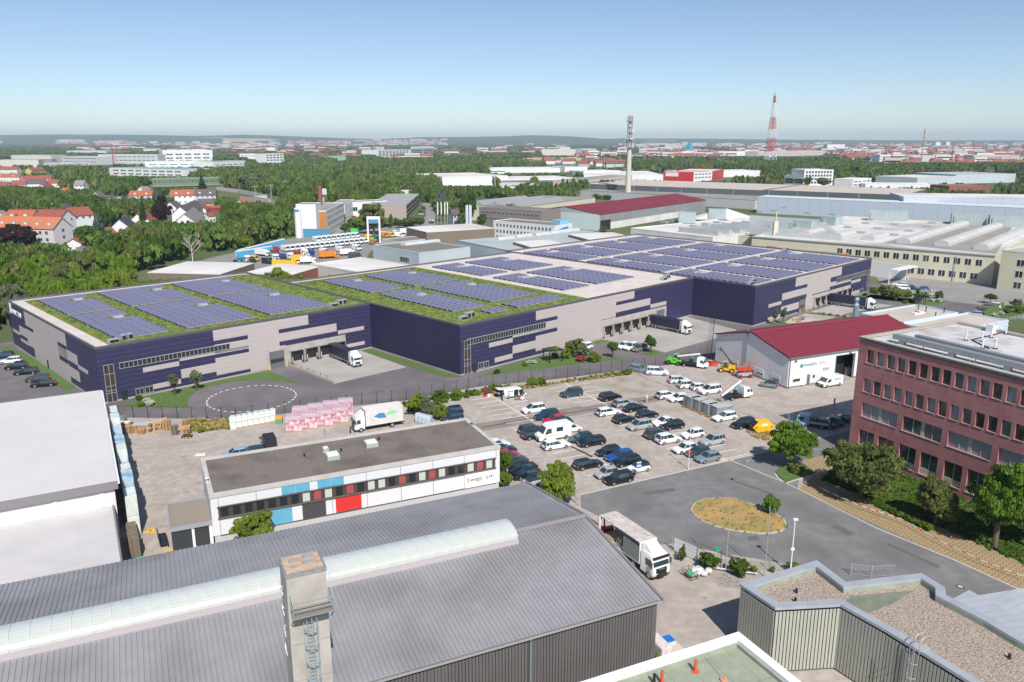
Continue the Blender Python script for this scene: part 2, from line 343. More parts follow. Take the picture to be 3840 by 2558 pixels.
for k, x, y, lb in [('B4',98,410,'round manhole cover in the street between the lot and the island'),('B4',215,270,'round manhole cover near the shadow of the round tree'),('B4',1860,1242,'round manhole cover in the street behind the zigzag roof'),('B3',2342,1172,'round manhole cover at the street corner by the lot'),('B4',752,383,'small round manhole cover in the brown pavers')]:
    p = at(k, x, y); m = MB().cyl(0,0,0,.012,.42,20).cyl(0,0,.012,.02,.3,20,m=1)
    solo('manhole_cover', m.mesh('manhole_cover',[DARK,M('manhole concrete',(0.45,0.42,0.36),rough=.9)]), lb, 'manhole cover', p=(p[0],p[1],.052))

# ------------------------------------------------------------------ the navy and beige warehouse, three staggered units
NAVY = M('navy cladding', (0.028, 0.027, 0.078), (0.033, 0.031, 0.088), ns=0.4, rough=0.5, lines=[(2, 0.94, 0.03, (0.15,0.145,0.21))])
NAVY_SHADE = M('plain navy cladding', (0.020, 0.019, 0.062), rough=0.55, lines=[(1, 7.3, 0.06, (0.05,0.05,0.11))])  # darker copy of the navy for left walls, shade put into the colour
BEIGE = M('beige cladding', (0.46, 0.405, 0.40), (0.44, 0.39, 0.385), ns=0.4, rough=0.55, lines=[(2, 0.94, 0.03, (0.62,0.58,0.57))])
BEIGEV = M('beige panel cladding', (0.46, 0.405, 0.40), (0.44, 0.39, 0.385), ns=0.4, rough=0.55)
COPE = M('roof edge metal', (0.15, 0.15, 0.17), rough=0.4, metal=0.3)
ROOFM = M('pale roof membrane', (0.56, 0.49, 0.455), (0.62, 0.56, 0.53), ns=0.3, rough=0.9, detail=8)
GROOF = M('green roof sedum', (0.10, 0.185, 0.03), (0.18, 0.26, 0.05), ns=0.7, rough=1.0, detail=12, c3=(0.24, 0.19, 0.05), ns3=0.17, bump=1.0, bs=5)
PV = M('solar panel glass', (0.165, 0.162, 0.25), (0.185, 0.182, 0.275), ns=0.2, rough=0.35, spec=0.5, lines=[(0, 2.03, 0.05, (0.10,0.10,0.13))])
PVF = M('panel frame', (0.42,0.41,0.45), rough=.4)
WFR = M('window frame grey', (0.30, 0.31, 0.31), rough=0.5)
DOORG = M('steel gate grey', (0.13, 0.135, 0.14), (0.145, 0.15, 0.155), ns=.5, rough=0.5, lines=[(2,0.5,0.02,(0.08,0.08,0.085))])
def zt(i): return .1 + i * .93
def panels(root, side, lst, ta=None):
    """beige or navy patches on a wall; side 'f' is the front (v = v0), 'l' the left wall"""
    for u0, u1, z0, z1, mt in lst:
        m = MB()
        if side[0] == 'f': m.box(u0, side[1] - .05, z0, u1, side[1] + .02, z1)
        else: m.box(side[1] - .05, u0, z0, side[1] + .02, u1, z1)
        part('cladding_panel', m, root, mt)
def ribbon(root, v, u0, u1, z0, z1, n, name='ribbon_window'):
    m = MB().box(u0, v - .06, z0, u1, v + .02, z1)
    r = part(name, m, root, GLASS)
    f = MB().box(u0-.08, v-.16, z0-.1, u1+.08, v-.02, z0).box(u0-.08, v-.2, z1, u1+.08, v-.02, z1+.12)
    for i in range(n + 1):
        x = u0 + (u1 - u0) * i / n; f.box(x - .05, v - .13, z0, x + .05, v - .061, z1)
    part('window_frame', f, r, WFR); return r
def dock(root, v, x, w=3.2, h=3.0):
    d = part('loading_dock', MB().box(x, v-.55, .5, x+.28, v-.02, h).box(x+w-.28, v-.55, .5, x+w, v-.02, h).box(x-.05, v-.6, h, x+w+.05, v-.02, h+.12), root, M('dock shelter rubber',(0.03,0.025,0.022),rough=.8))
    part('dock_door', MB().box(x+.28, v-.12, .9, x+w-.28, v-.02, h), d, DARK)
    part('dock_light_strip', MB().box(x+.32, v-.62, .9, x+.44, v-.551, 1.9).box(x+w-.44, v-.62, .9, x+w-.32, v-.551, 1.9), d, WHITE)
    [part('dock_frame', MB().box(q, v-.66, .6, q+.06, v-.03, h+.1), d, M('dock frame beige',(0.5,0.44,0.38))) for q in (x-.06, x+w)]
def gate(root, v, x, w=3.5, h=3.9):
    gg = part('roller_gate', MB().box(x, v-.1, .0, x+w, v+.01, h), root, DOORG)
    part('gate_window', MB().box(x+.2, v-.13, 1.3, x+w-.2, v-.101, 2.2), gg, GLASS)
    part('bollard', MB().cyl(x-.3, v-.6, 0, 1.1, .13).cyl(x+w+.3, v-.6, 0, 1.1, .13), gg, YEL)
def glassstair(root, v, x, w=1.8, h=7.5):
    q = part('stair_window', MB().box(x, v-.06, .1, x+w, v+.01, h), root, M('brown tinted glass',(0.05,0.042,0.035),rough=.1,spec=.8))
    f = MB()
    for xx in (x, x+w/2, x+w): f.box(xx-.05, v-.12, .1, xx+.05, v-.061, h)
    for z in (.1, 1.9, 2.4, 3.3, 5.7, h): f.box(x+.051, v-.11, z-.05, x+w-.051, v-.062, z+.05)
    part('window_frame', f, q, WFR)
TILT = 9
pvm = {}
def pvrow(L):
    k = round(L, 1)
    if k not in pvm:
        dz = 1.55 * math.sin(R(TILT)); dy = 1.55 * math.cos(R(TILT))
        m = MB().hexa([(0,0,.12),(L,0,.12),(L,dy,.12+dz),(0,dy,.12+dz),(0,0,.17),(L,0,.17),(L,dy,.17+dz),(0,dy,.17+dz)], 0)
        for i in range(int(L/2.03)+1): m.box(min(i*2.03,L-.1), .1, 0, min(i*2.03,L-.1)+.08, dy-.08, .12+dz*.8, 1)
        m.face([(0,dy,.1),(L,dy,.1),(L,dy,.12+dz),(0,dy,.12+dz)],1); m.box(0,-.10,.1,L,-.002,.18,2)
        pvm[k] = m.mesh('panel_row', [PV, DARK, PVF])
    return pvm[k]
def solar(root, z, u0, u1, v0, v1, notch=True):
    m = MB(); n = int((v1 - v0) / 1.95)
    a = part('solar_array', MB().box(u0, v0, z+.02, u1, v0+.06, z+.08), root, DARK)
    for i in range(n):
        L = u1 - u0
        if notch and i in (int(n*.72), int(n*.72)+1): L -= 5.2
        part('panel_row', pvrow(L), a, p=(u0 + rnd.uniform(-.1,.1), v0 + i*1.95, z))
    if notch:
        q = part('roof_hatch', MB().hexa([(u1-3.9,v0+int(n*.72)*1.95+.6,z),(u1-1.9,v0+int(n*.72)*1.95+.6,z),(u1-1.9,v0+int(n*.72)*1.95+2.6,z),(u1-3.9,v0+int(n*.72)*1.95+2.6,z),(u1-3.7,v0+int(n*.72)*1.95+.8,z+.5),(u1-2.1,v0+int(n*.72)*1.95+.8,z+.5),(u1-2.1,v0+int(n*.72)*1.95+2.4,z+.5),(u1-3.7,v0+int(n*.72)*1.95+2.4,z+.5)]), root, GREYM)
def acunits(root, z, u, v):
    for i, (dx, dy) in enumerate(((0,0),(2.6,.9),(3.9,1.1))):
        b = part('air_conditioner', MB().box(u+dx, v+dy, z, u+dx+(1.9 if i==0 else 1.0), v+dy+1.2, z+(.8 if i==0 else 1.1)), root, GREYM)
        part('grille', MB().box(u+dx+.1, v+dy-.03, z+.15, u+dx+(1.8 if i==0 else .9), v+dy, z+(.7 if i==0 else 1.0)), b, DARK)
def unit(label, u0, u1, v0, v1, roofs, lv0=None):
    H = 11.3
    root = thing('warehouse', label, 'warehouse', (*wf(0,0),0), WA, 'navy and beige warehouse units')
    FP.append([wf(u0-2,v0-3), wf(u1+2,v0-3), wf(u1+2,v1+3), wf(u0-2,v1+3)])
    part('wall', MB().box(u0, v0, .35, u1, v1, H-.55), root, NAVY)
    part('plinth', MB().box(u0-.04, v0-.04, -.5, u1+.04, v1+.04, .35), root, CONCP)
    z = H - .42
    t = .28
    part('parapet', MB().box(u0,v0,H-.55,u1,v0+t,H-.06).box(u0,v1-t,H-.55,u1,v1,H-.06).box(u0,v0+t,H-.55,u0+t,v1-t,H-.06).box(u1-t,v0+t,H-.55,u1,v1-t,H-.06), root, COPE)
    e = .1
    part('coping', MB().box(u0-e,v0-e,H-.3,u1+e,v0+.02,H+.03).box(u0-e,v1-.1,H-.3,u1+e,v1+e,H+.03).box(u0-e,v0+.02,H-.3,u0+.04,v1-.1,H+.03).box(u1-.04,v0+.02,H-.3,u1+e,v1-.1,H+.03), root, COPE)
    for r0, r1, s0, s1, mt, hh in roofs:
        part('green_roof' if mt is GROOF else 'roof', MB().box(r0, s0, H-.56, r1, s1, z + hh), root, mt)
    return root, z
# unit A (left)
a, z = unit('left warehouse unit with a full green roof and the company name on its side wall', 0, 61.45, .5, 64, [(.28,61.2,.78,63.72,ROOFM,0),(3.0,60.9,.8,61.6,GROOF,.13)])
for q in [(5.3,15.6),(18.9,34.6),(37.6,53.1)]:
    solar(a, z+.13, *q, 36, 60); solar(a, z+.13, *q, 4.6, 34)
acunits(a, z+.1, 3.2, 2.4); acunits(a, z+.1, 52.5, 3.0)
B_, N_ = BEIGE, NAVY
panels(a, ('f', .5), [(22.7,44.8,8.55,10.75,B_),(30.2,37.4,.35,8.55,B_),(22.7,30.2,5.75,7.65,B_),(15.4,30.2,5.62,6.3,B_),(22.7,30.2,1.1,4.8,B_),(15.4,22.7,1.95,3.85,B_),(9.65,15.2,.95,1.9,B_),(8.1,15.2,4.7,5.65,B_),(37.4,52,5.8,7.65,B_),(52.3,59.5,4.95,5.85,B_),(54.5,59.5,1.3,2.15,B_),(37.4,38.8,.35,4.8,B_)])
part('concrete_panel', MB().box(38.8,.4,.3,54.2,.49,4.6), a, M('dock concrete',(0.45,0.42,0.40),(0.37,0.34,0.32),ns=.6,rough=.9,detail=8))
part('concrete_panel', MB().box(34.2,.38,0,38.75,.49,4.5), a, MC['dock concrete'])
ribbon(a, .5, 3.9, 26, 6.35, 7.4, 26); ribbon(a, .5, 6.3, 7.8, .55, 1.65, 2, 'window'); ribbon(a, .5, 8.1, 9.6, .5, 1.65, 2, 'window')
glassstair(a, .5, 1.0); part('door', MB().box(3.65,.4,.05,4.7,.49,1.9), a, GLASS)
for x in (39.6, 43.3, 46.9, 50.6): dock(a, .38, x)
gate(a, .36, 34.75, 3.5, 3.9)
panels(a, ('l', 0), [(19.2,49.8,2.7,10.7,BEIGEV),(49.8,56.2,2.5,6.3,BEIGEV),(56.2,62.6,3.75,4.5,BEIGEV),(12.8,25.1,5.2,7.3,BEIGEV),(6.9,12.7,4.6,5.4,BEIGEV),(19.2,45,.35,2.7,BEIGEV),(12.8,19.2,1.7,3.9,BEIGEV)])
panels(a, ('l', -.04), [(43.6,49.8,6.7,7.4,NAVY_SHADE),(49.8,56.2,3.4,4.2,NAVY_SHADE),(19.2,25.0,7.3,8.0,NAVY_SHADE),(19.2,25,4.2,5.1,NAVY_SHADE)])
part('side_door', MB().box(-.12,34.6,.05,-.02,35.5,2.0), a, DARK)
SGN = M('white sign lettering', (0.85,0.85,0.86), rough=.5)
s_ = text('sign', 'PANATTONI', 1.55, a, SGN, (-.14, 60.4, 8.55), (R(90), 0, R(-90)), .03)
s_.scale = (.92, 1.15, 1)
lg = MB(); lg.box(-.16,60.9,8.5,-.1,61.5,10.9).box(-.16,61.6,8.5,-.1,61.85,10.4).box(-.16,61.95,8.5,-.1,62.5,11.0)
part('sign_emblem', lg, a, SGN)
# unit B (middle)
b, z = unit('middle warehouse unit with half green and half pale roof and six loading docks', 61.55, 148.4, -32.5, 41, [(61.8,148.1,-32.2,40.7,ROOFM,0),(62.3,104,-32.1,38.8,GROOF,.13)])
for q in [(69.2,79.7),(83,98.4)]:
    solar(b, z+.13, *q, 11.4, 35.2); 
solar(b, z+.13, 69.2, 79.7, -21, 9); solar(b, z+.13, 83, 98.4, -18.8, 9); solar(b, z+.13, 83, 99.2, -28, -21.5, False); solar(b, z+.13, 74.3, 80, -28.2, -23, False)
for q in [(107.6,118),(121,137.5)]:
    solar(b, z, *q, 11.6, 36); solar(b, z, *q, -20, 9)
acunits(b, z+.1, 65, -29); acunits(b, z, 139, -29)
panels(b, ('f', -32.5), [(84.5,113.8,8.6,10.75,B_),(91.8,113.8,.35,8.6,B_),(84.5,91.8,5.8,7.7,B_),(69.8,77,4.75,5.75,B_),(77,87,5.75,6.3,B_),(77,84.5,2.0,3.85,B_),(84.5,91.8,1.2,4.85,B_),(71.5,77,1.0,2.1,B_),(113.8,121.3,8.8,10.75,B_),(113.8,128.4,6.05,7.9,B_),(128.6,135.8,5.05,6.1,B_),(108,113.8,4.8,5.1,B_)])
part('concrete_panel', MB().box(108.2,-32.6,.3,135.9,-32.51,4.7), b, MC['dock concrete'])
ribbon(b, -32.5, 63.5, 87.7, 6.45, 7.65, 30); ribbon(b, -32.5, 66.6, 68, .6, 1.8, 2, 'window'); ribbon(b, -32.5, 68.2, 69.6, .5, 1.75, 2, 'window')
glassstair(b, -32.5, 62.6); part('door', MB().box(65,-32.6,.05,66,-32.51,1.9), b, GLASS)
for i in range(6): dock(b, -32.62, 108.7 + 3.72*i)
gate(b, -32.64, 131.5, 3.4, 4.0)
# unit C (right)
c, z = unit('right warehouse unit with pale roof full of solar panels and seven loading docks', 148.5, 223, -52, 44.5, [(148.8,222.7,-51.7,44.2,ROOFM,0)])
for i, q in enumerate([(150.3,161.2),(163.8,179.6),(182.6,199.4),(202.2,218.8)]):
    solar(c, z, *q, 12.8, 38.5); solar(c, z, *q, -20, 10.8); solar(c, z, *q, -50, -22.4)
acunits(c, z, 150.2, -49.5); acunits(c, z, 217.5, -24)
panels(c, ('f', -52), [(171,200.8,8.1,10.75,B_),(178.4,193.5,4.4,8.1,B_),(163.6,178.4,5.1,7.1,B_),(156.2,163.4,4.1,5.05,B_),(163.6,174,1.4,3.3,B_),(156.2,163.3,.35,1.3,B_),(193.5,208.4,5.3,6.6,B_),(208.7,215.8,4.4,5.3,B_),(208.7,215.8,.5,1.6,B_),(178.4,182,.35,4.4,B_)])
part('concrete_panel', MB().box(178,-52.1,.3,208.5,-52.01,4.1), c, MC['dock concrete'])
ribbon(c, -52, 197.6, 220, 6.1, 7.35, 26); ribbon(c, -52, 216.2, 218.6, .5, 1.7, 2, 'window'); glassstair(c, -52, 220.8, 1.5)
for i in range(7): dock(c, -52.12, 183 + 3.72*i, 3.2, 2.9)
gate(c, -52.12, 174, 3.5, 3.8)
part('wall', MB().box(148.44, -51.9, .36, 148.49, -33, 10.9), c, NAVY_SHADE); part('wall', MB().box(61.46, -32.4, .36, 61.54, .4, 10.9), b, NAVY_SHADE)

UA, UB = a, b
# ------------------------------------------------------------------ ribbed sheet: narrow grooves pressed into a flat plane
def ribbed(mb, o, U, Vv, N, L, W, pitch, gw=.07, gd=.07, m=0, raised=False):
    """o origin, U/Vv/N unit vectors, ribs run along Vv and repeat along U"""
    o, U, Vv, N = map(Vector, (o, U, Vv, N)); n = int(L / pitch); s = 1 if raised else -1
    prof = []
    for i in range(n):
        x = i * pitch; prof += [(x, 0), (x + pitch - gw*1.6, 0), (x + pitch - gw*1.2, s*gd), (x + pitch - gw*.3, s*gd)]
    prof.append((L, 0)); i0 = len(mb.v)
    for q in (0, W): mb.v += [tuple(o + U*x + N*z + Vv*q) for x, z in prof]
    k = len(prof)
    for j in range(k - 1): mb.f.append((i0+j, i0+j+1, i0+k+j+1, i0+k+j)); mb.m.append(m)
# ---- big grey metal hall in the foreground
HO = (13.23, 65.36); HA = 25
HRF = M('grey metal roofing', (0.285, 0.285, 0.30), (0.32, 0.32, 0.335), ns=.5, rough=.55, detail=9, metal=.1, c3=(0.22,0.215,0.22), ns3=.12)
HWL = M('dark ribbed cladding', (0.125, 0.115, 0.115), (0.145, 0.135, 0.13), ns=.4, rough=.55)
TRIM = M('grey trim', (0.22,0.205,0.215), rough=.5); GUT = M('zinc gutter', (0.40,0.38,0.36), rough=.5, metal=.2)
h = thing('metal_hall', 'large grey ribbed metal hall with a long arched skylight in the foreground', 'industrial hall', (*HO,0), HA)
FP.append([wld(q, HO, HA) for q in [(-95,-2),(2,-2),(2,30),(-95,30)]])
HL, EZ, RZ, HD = 92.0, 8.5, 10.45, 27.6
sl = math.hypot(HD/2, RZ-EZ); dy, dz = (HD/2)/sl, (RZ-EZ)/sl
m = MB()
ribbed(m, (-HL,-.35,EZ-.09), (1,0,0), (0,dy,dz), (0,-dz,dy), HL+.3, sl+.36, .42, .08, .075)
ribbed(m, (-HL,HD/2,RZ), (1,0,0), (0,dy,-dz), (0,dz,dy), HL+.3, sl+.36, .42, .08, .075)
part('roof', m, h, HRF)
m = MB(); m.prism([(-HL,0),(0,0),(0,HD),(-HL,HD)],0,EZ-.25)
m.hexa([(-HL,.1,EZ-.3),(-.05,.1,EZ-.3),(-.05,HD-.1,EZ-.3),(-HL,HD-.1,EZ-.3),(-HL,HD/2-.05,RZ-.3),(-.05,HD/2-.05,RZ-.3),(-.05,HD/2+.05,RZ-.3),(-HL,HD/2+.05,RZ-.3)])
part('wall', m, h, HWL)
m = MB(); ribbed(m, (-HL,-.05,0), (1,0,0), (0,0,1), (0,-1,0), HL+.02, EZ-.2, .30, .05, .05); ribbed(m, (.05,0,0), (0,1,0), (0,0,1), (1,0,0), HD, EZ-.2, .30, .05, .05); part('cladding', m, h, HWL)
part('gutter', MB().box(-HL,-.52,EZ-.3,.25,-.38,EZ-.16).box(-HL,-.38,EZ-.32,.25,-.06,EZ-.28), h, GUT)
part('verge_trim', MB().hexa([(.22,-.5,EZ-.28),(.48,-.5,EZ-.28),(.48,HD/2,RZ-.12),(.22,HD/2,RZ-.12),(.22,-.5,EZ+.05),(.48,-.5,EZ+.05),(.48,HD/2,RZ+.12),(.22,HD/2,RZ+.12)]).hexa([(.22,HD/2,RZ-.12),(.48,HD/2,RZ-.12),(.48,HD+.5,EZ-.28),(.22,HD+.5,EZ-.28),(.22,HD/2,RZ+.12),(.48,HD/2,RZ+.12),(.48,HD+.5,EZ+.05),(.22,HD+.5,EZ+.05)]), h, TRIM)
part('ridge_cap', MB().hexa([(-8.4,HD/2-.45,RZ-.06),(.46,HD/2-.45,RZ-.06),(.46,HD/2+.45,RZ-.06),(-8.4,HD/2+.45,RZ-.06),(-8.4,HD/2-.1,RZ+.14),(.46,HD/2-.1,RZ+.14),(.46,HD/2+.1,RZ+.14),(-8.4,HD/2+.1,RZ+.14)]), h, TRIM)
for x in (-13.0, -43): part('downpipe', MB().cyl(x,-.3,0,EZ-.7,.09,10).tube((x,-.3,EZ-.7),(x,-.45,EZ-.3),.09,8), h, M('green-grey pipe',(0.20,0.26,0.26),rough=.5))
sk = part('skylight_curb', MB().box(-HL,HD/2-2.1,RZ-.5,-8.4,HD/2+2.1,RZ+.12), h, M('pinkish flashing',(0.44,0.40,0.41),rough=.6))
VG = M('milky skylight sheet', (0.47,0.515,0.51), (0.56,0.60,0.59), ns=.5, rough=.25, spec=.5, detail=8, c3=(0.42,0.44,0.40), ns3=.25)
pm = MB(); r0, hh, n = 1.85, .98, 12
arc = [(r0*math.cos(math.pi*i/n), hh*math.sin(math.pi*i/n)) for i in range(n+1)]
for (a0, b0), (a1, b1) in zip(arc, arc[1:]): pm.face([(0,a0,b0),(1.42,a0,b0),(1.42,a1,b1),(0,a1,b1)])
pm = pm.mesh('skylight_pane', VG, smooth=60)
rm = MB()
for (a0,b0),(a1,b1) in zip(arc, arc[1:]): rm.hexa([(-.03,a0,b0),(.03,a0,b0),(.03,a1,b1),(-.03,a1,b1),(-.03,a0*1.03,b0+.05),(.03,a0*1.03,b0+.05),(.03,a1*1.03,b1+.05),(-.03,a1*1.03,b1+.05)])
rm = rm.mesh('glazing_bar', M('glazing bar metal',(0.5,0.53,0.55),rough=.4))
x = -8.45; i = 0
while x > -HL:
    part('glazing_bar', rm, sk, p=(x, HD/2, RZ+.12)); x -= 1.45
    if x > -HL: part('skylight_pane', pm, sk, p=(x+.01, HD/2, RZ+.12))
    i += 1
part('skylight_end', MB().prism([(a_[0], a_[1]) for a_ in arc], 0, .05), sk, VG, p=(-8.42,HD/2,RZ+.12), rot=(R(90),0,R(90)))

# ---- white hall at the left edge with a lower annex
WHR = M('white corrugated sheet', (0.62,0.60,0.59), (0.68,0.66,0.65), ns=.15, rough=.6, detail=9, lines=[(1,.5,.2,(0.53,0.515,0.50))])
wo = at('B1', 985, 905, 9.0)
wh = thing('white_hall', 'white corrugated flat hall with a grey fascia at the left edge', 'industrial hall', (*wo,0), HA)
FP.append([wld(q, wo, HA) for q in [(-45,-20),(1,-20),(1,44),(-45,44)]])
wa2 = ang(at('B1',985,905,9), at('B1',848,135,9)); wh.rotation_euler.z = R(wa2 - 90)
part('wall', MB().prism([(-60,.3),(-.4,.3),(-.4,41),(-60,41)], 0, 8.5), wh, OFFW)
part('roof', MB().hexa([(-60,0,8.75),(0,0,8.75),(0,41.5,8.75),(-60,41.5,8.75),(-60,0,9.0),(0,0,9.0),(0,41.5,9.0),(-60,41.5,9.0)]), wh, WHR)
part('fascia', MB().box(-60,-.15,8.05,0.02,-.01,9.05), wh, TRIM)
part('gutter', MB().box(.02,-.15,8.7,.25,41.5,8.9), wh, WHITE)
ANX = M('annex roofing felt', (0.50,0.485,0.49), (0.56,0.54,0.545), ns=.25, rough=.9, detail=8, lines=[(1,1.1,.05,(0.42,0.40,0.41))])
part('annex_wall', MB().prism([(-60,-24),(-1.2,-24),(-1.2,.2),(-60,.2)], 0, 5.6), wh, OFFW)
part('annex_roof', MB().prism([(-60,-24),(-.9,-24),(-.9,.25),(-60,.25)], 5.6, 5.85), wh, ANX)
part('annex_verge', MB().box(-.9,-24,5.3,-.7,.1,6.0), wh, TRIM)
m = MB()
for x in (-1.6,-6.5,-14,-22): m.box(x-.5,.2,5.9,x,.295,8.0)
part('wall_strip', m, wh, WHITE)
# ---- white office with coloured panels
oo = at('B1', 1760, 1025, 7.0); OW, OD, OH = 38.7, 12.9, 7.0
of = thing('office', 'low white office with gravel roof and blue, dark and red facade panels', 'office building', (*oo,0), HA)
FP.append([wld(q, oo, HA) for q in [(-7,-2),(41,-2),(41,15),(-7,15)]])
PW = M('white facade panel', (0.66,0.675,0.70), rough=.5); GRV = M('dark roof gravel', (0.145,0.12,0.105), (0.21,0.18,0.16), ns=6, rough=1, detail=12, c3=(0.115,0.095,0.085), ns3=.25, bump=.8, bs=9)
part('wall', MB().box(0,0,1.5,OW,OD,OH-.5), of, PW)
part('plinth', MB().box(.15,.12,0,OW-.1,OD-.1,1.5), of, M('grey plinth',(0.45,0.45,0.46),rough=.8))
t = .5
part('parapet', MB().box(-.1,-.1,OH-.45,OW+.1,t,OH).box(-.1,OD-t,OH-.45,OW+.1,OD+.1,OH).box(-.1,t,OH-.45,t,OD-t,OH).box(OW-t,t,OH-.45,OW+.1,OD-t,OH), of, M('parapet concrete',(0.52,0.50,0.47),(0.45,0.43,0.40),ns=.6,rough=.8))
part('roof', MB().box(t,t,OH-.5,OW-t,OD-t,OH-.22), of, GRV)
wb = part('window_band', MB().box(.8,-.06,3.85,38,-.01,5.25), of, M('brown window band',(0.07,0.055,0.045),rough=.5))
part('sill', MB().box(.7,-.25,3.72,38.1,-.01,3.85).box(.7,-.25,5.25,38.1,-.01,5.34), wb, M('dark sill',(0.12,0.11,0.10),rough=.6))
cols = [GLASS,GLASS,GLASS,GLASS,GLASS,GLASS,GLASS,'w','r','w',GLASS,'r',GLASS,'w','w',GLASS,'r',GLASS,'w','r','w',GLASS,GLASS,'w','r','w']
CW = M('pale curtain', (0.48,0.53,0.50), rough=.6); CR = M('red blind', (0.35,0.07,0.08), rough=.6)
for i in range(26):
    x = 1.1 + i * 1.42; c_ = {'w': CW, 'r': CR}.get(cols[i], cols[i]) if isinstance(cols[i], str) else cols[i]
    part('window', MB().box(x,-.1,3.95,x+.9,-.061,5.15), wb, c_)
for u0,u1,z0,z1,c_ in [(8.5,10.2,5.4,6.5,'b'),(10.25,12,5.4,6.5,'b'),(13,14.7,5.4,6.5,'b'),(14.75,16.4,5.4,6.5,'b'),(6.2,9.6,1.5,3.6,'b'),(10.9,13.9,1.6,3.6,'d'),(15.2,18.6,1.6,3.6,'r'),(33.3,38.2,1.5,3.65,'w')]:
    part('facade_panel', MB().box(u0,-.09,z0,u1,-.01,z1), of, {'b':M('sky blue panel',(0.10,0.36,0.52),(0.13,0.40,0.56),ns=1,rough=.5),'d':M('anthracite panel',(0.06,0.055,0.065),rough=.6),'r':M('red panel',(0.62,0.03,0.025),rough=.5),'w':M('sign white',(0.82,0.82,0.82),rough=.5)}[c_])
m = MB()
for x in (0.9,5.4,14.8,19.4,24.1,28.7,33.3,38.15): m.box(x-.02,-.03,1.5,x+.02,-.005,3.7).box(x-.02,-.03,5.36,x+.02,-.005,6.5)
m.box(0.9,-.05,1.44,38.15,-.01,1.5); part('panel_joint', m, of, DARK)
SB = M('black lettering', (0.02,0.02,0.02)); SGNR = M('crimson stroke', (0.35,0.01,0.05)); SGNG = M('green stroke', (0.02,0.25,0.10))
text('sign', 'wego', .85, of, SB, (34.15,-.1,2.4), (R(90),0,0)); text('sign', 'vti', .85, of, SB, (36.9,-.1,2.45), (R(90),0,0))
for x, c_ in ((33.65,SGNR),(36.45,SGNG)):
    for k in (0,.2): part('sign_stroke', MB().hexa([(x+k+.12,-.12,2.3),(x+k+.2,-.12,2.3),(x+k+.2,-.1,2.3),(x+k+.12,-.1,2.3),(x+k-.02,-.12,3.0),(x+k+.06,-.12,3.0),(x+k+.06,-.1,3.0),(x+k-.02,-.1,3.0)]), of, c_)
for (x, y, s_) in [(15.5,5.1,1.7),(21.5,7.4,1.7),(15.6,8.3,.8)]:
    q = part('roof_hatch', MB().box(x,y,OH-.22,x+s_,y+s_,OH+.35), of, M('hatch green-grey',(0.36,0.42,0.38),rough=.6)); part('hatch_dome', MB().box(x+.1,y+.1,OH+.36,x+s_-.1,y+s_-.1,OH+.5), q, WHITE)
for x, y in [(13,8.2),(18,7.9),(24,10)]: part('roof_vent', MB().cyl(x,y,OH-.22,OH+.2,.14), of, DARK)
part('satellite_dish', MB().cyl(OW-.1,9,OH,OH+.8,.04).loft([[(OW-.2+.45*math.cos(t)*r_, 9+d*.1, OH+1.2+.5*math.sin(t)*r_) for t in [6.283*i/12 for i in range(12)]] for r_, d in ((1,-1),(.98,0),(.3,1.2))]), of, GREYM)
part('antenna', MB().cyl(.1,4.5,OH-2,OH+1.6,.05).box(-.1,4.3,OH+.4,.3,4.7,OH+.5), of, WHITE)
pr = part('porch_roof', MB().box(-4.9,.2,3.0,-.02,8.1,3.3).box(-4.9,.2,3.3,-4.7,8.1,3.5).box(-4.7,.2,3.3,-.02,.4,3.5).box(-4.7,7.9,3.3,-.02,8.1,3.5), of, M('porch edge metal',(0.30,0.33,0.36),rough=.5))
part('porch_gravel', MB().box(-4.7,.4,3.3,-.02,7.9,3.36), pr, M('beige roof gravel',(0.30,0.255,0.215),(0.24,0.20,0.17),ns=5,rough=1,detail=12))
part('porch_glazing', MB().box(-4.6,.5,0,-.02,.6,2.98).box(-4.7,.6,0,-4.6,7.8,2.98), of, GLASS)
part('porch_post', MB().box(-2.4,.35,0,-2.1,.49,2.98).box(-.4,.35,0,-.02,.49,2.98), of, WHITE)
# ---- concrete chimney tower
co = at('E1', 220, 345, 20.0)
ct = thing('chimney_tower', 'square concrete chimney tower with vertical white lettering and a service platform', 'chimney', (*co,0), HA)
cw = 2.75; CT = M('weathered board concrete', (0.42,0.39,0.355), (0.34,0.315,0.285), ns=.7, rough=.9, detail=9, c3=(0.48,0.45,0.42), ns3=.4, lines=[(2,2.9,.05,(0.27,0.24,0.22))])
part('shaft', MB().box(0,0,0,cw,cw,19.8), ct, CT)
part('rim', MB().box(-.05,-.05,19.8,cw+.05,.08,20.05).box(-.05,cw-.08,19.8,cw+.05,cw+.05,20.05).box(-.05,.08,19.8,.08,cw-.08,20.05).box(cw-.08,.08,19.8,cw+.05,cw-.08,20.05), ct, STEEL)
tp = part('top_slab', MB().box(.08,.08,19.8,cw-.08,cw-.08,19.95), ct, M('pinkish crumbling mortar',(0.55,0.42,0.34),(0.40,0.27,0.18),ns=2,rough=.95,detail=9,bump=.6,bs=8))
m = MB()
for x, y in ((.55,1.6),(1.55,1.9),(1.45,1.05)): m.box(x,y,19.95,x+.75,y+.5,20.08)
part('flue_opening', m, tp, M('flue grey',(0.33,0.31,0.29),rough=.8))
PF = M('blue-grey steel', (0.20,0.27,0.29), (0.26,0.33,0.35), ns=3, rough=.5)
pl = thing and part('platform', MB().box(.15,-1.25,17.3,cw+.15,-.03,17.36), ct, M('steel grating',(0.13,0.115,0.10),rough=.8,lines=[(0,.1,.03,(0.28,.25,.22)),(1,.1,.03,(0.28,.25,.22))]))
m = MB()
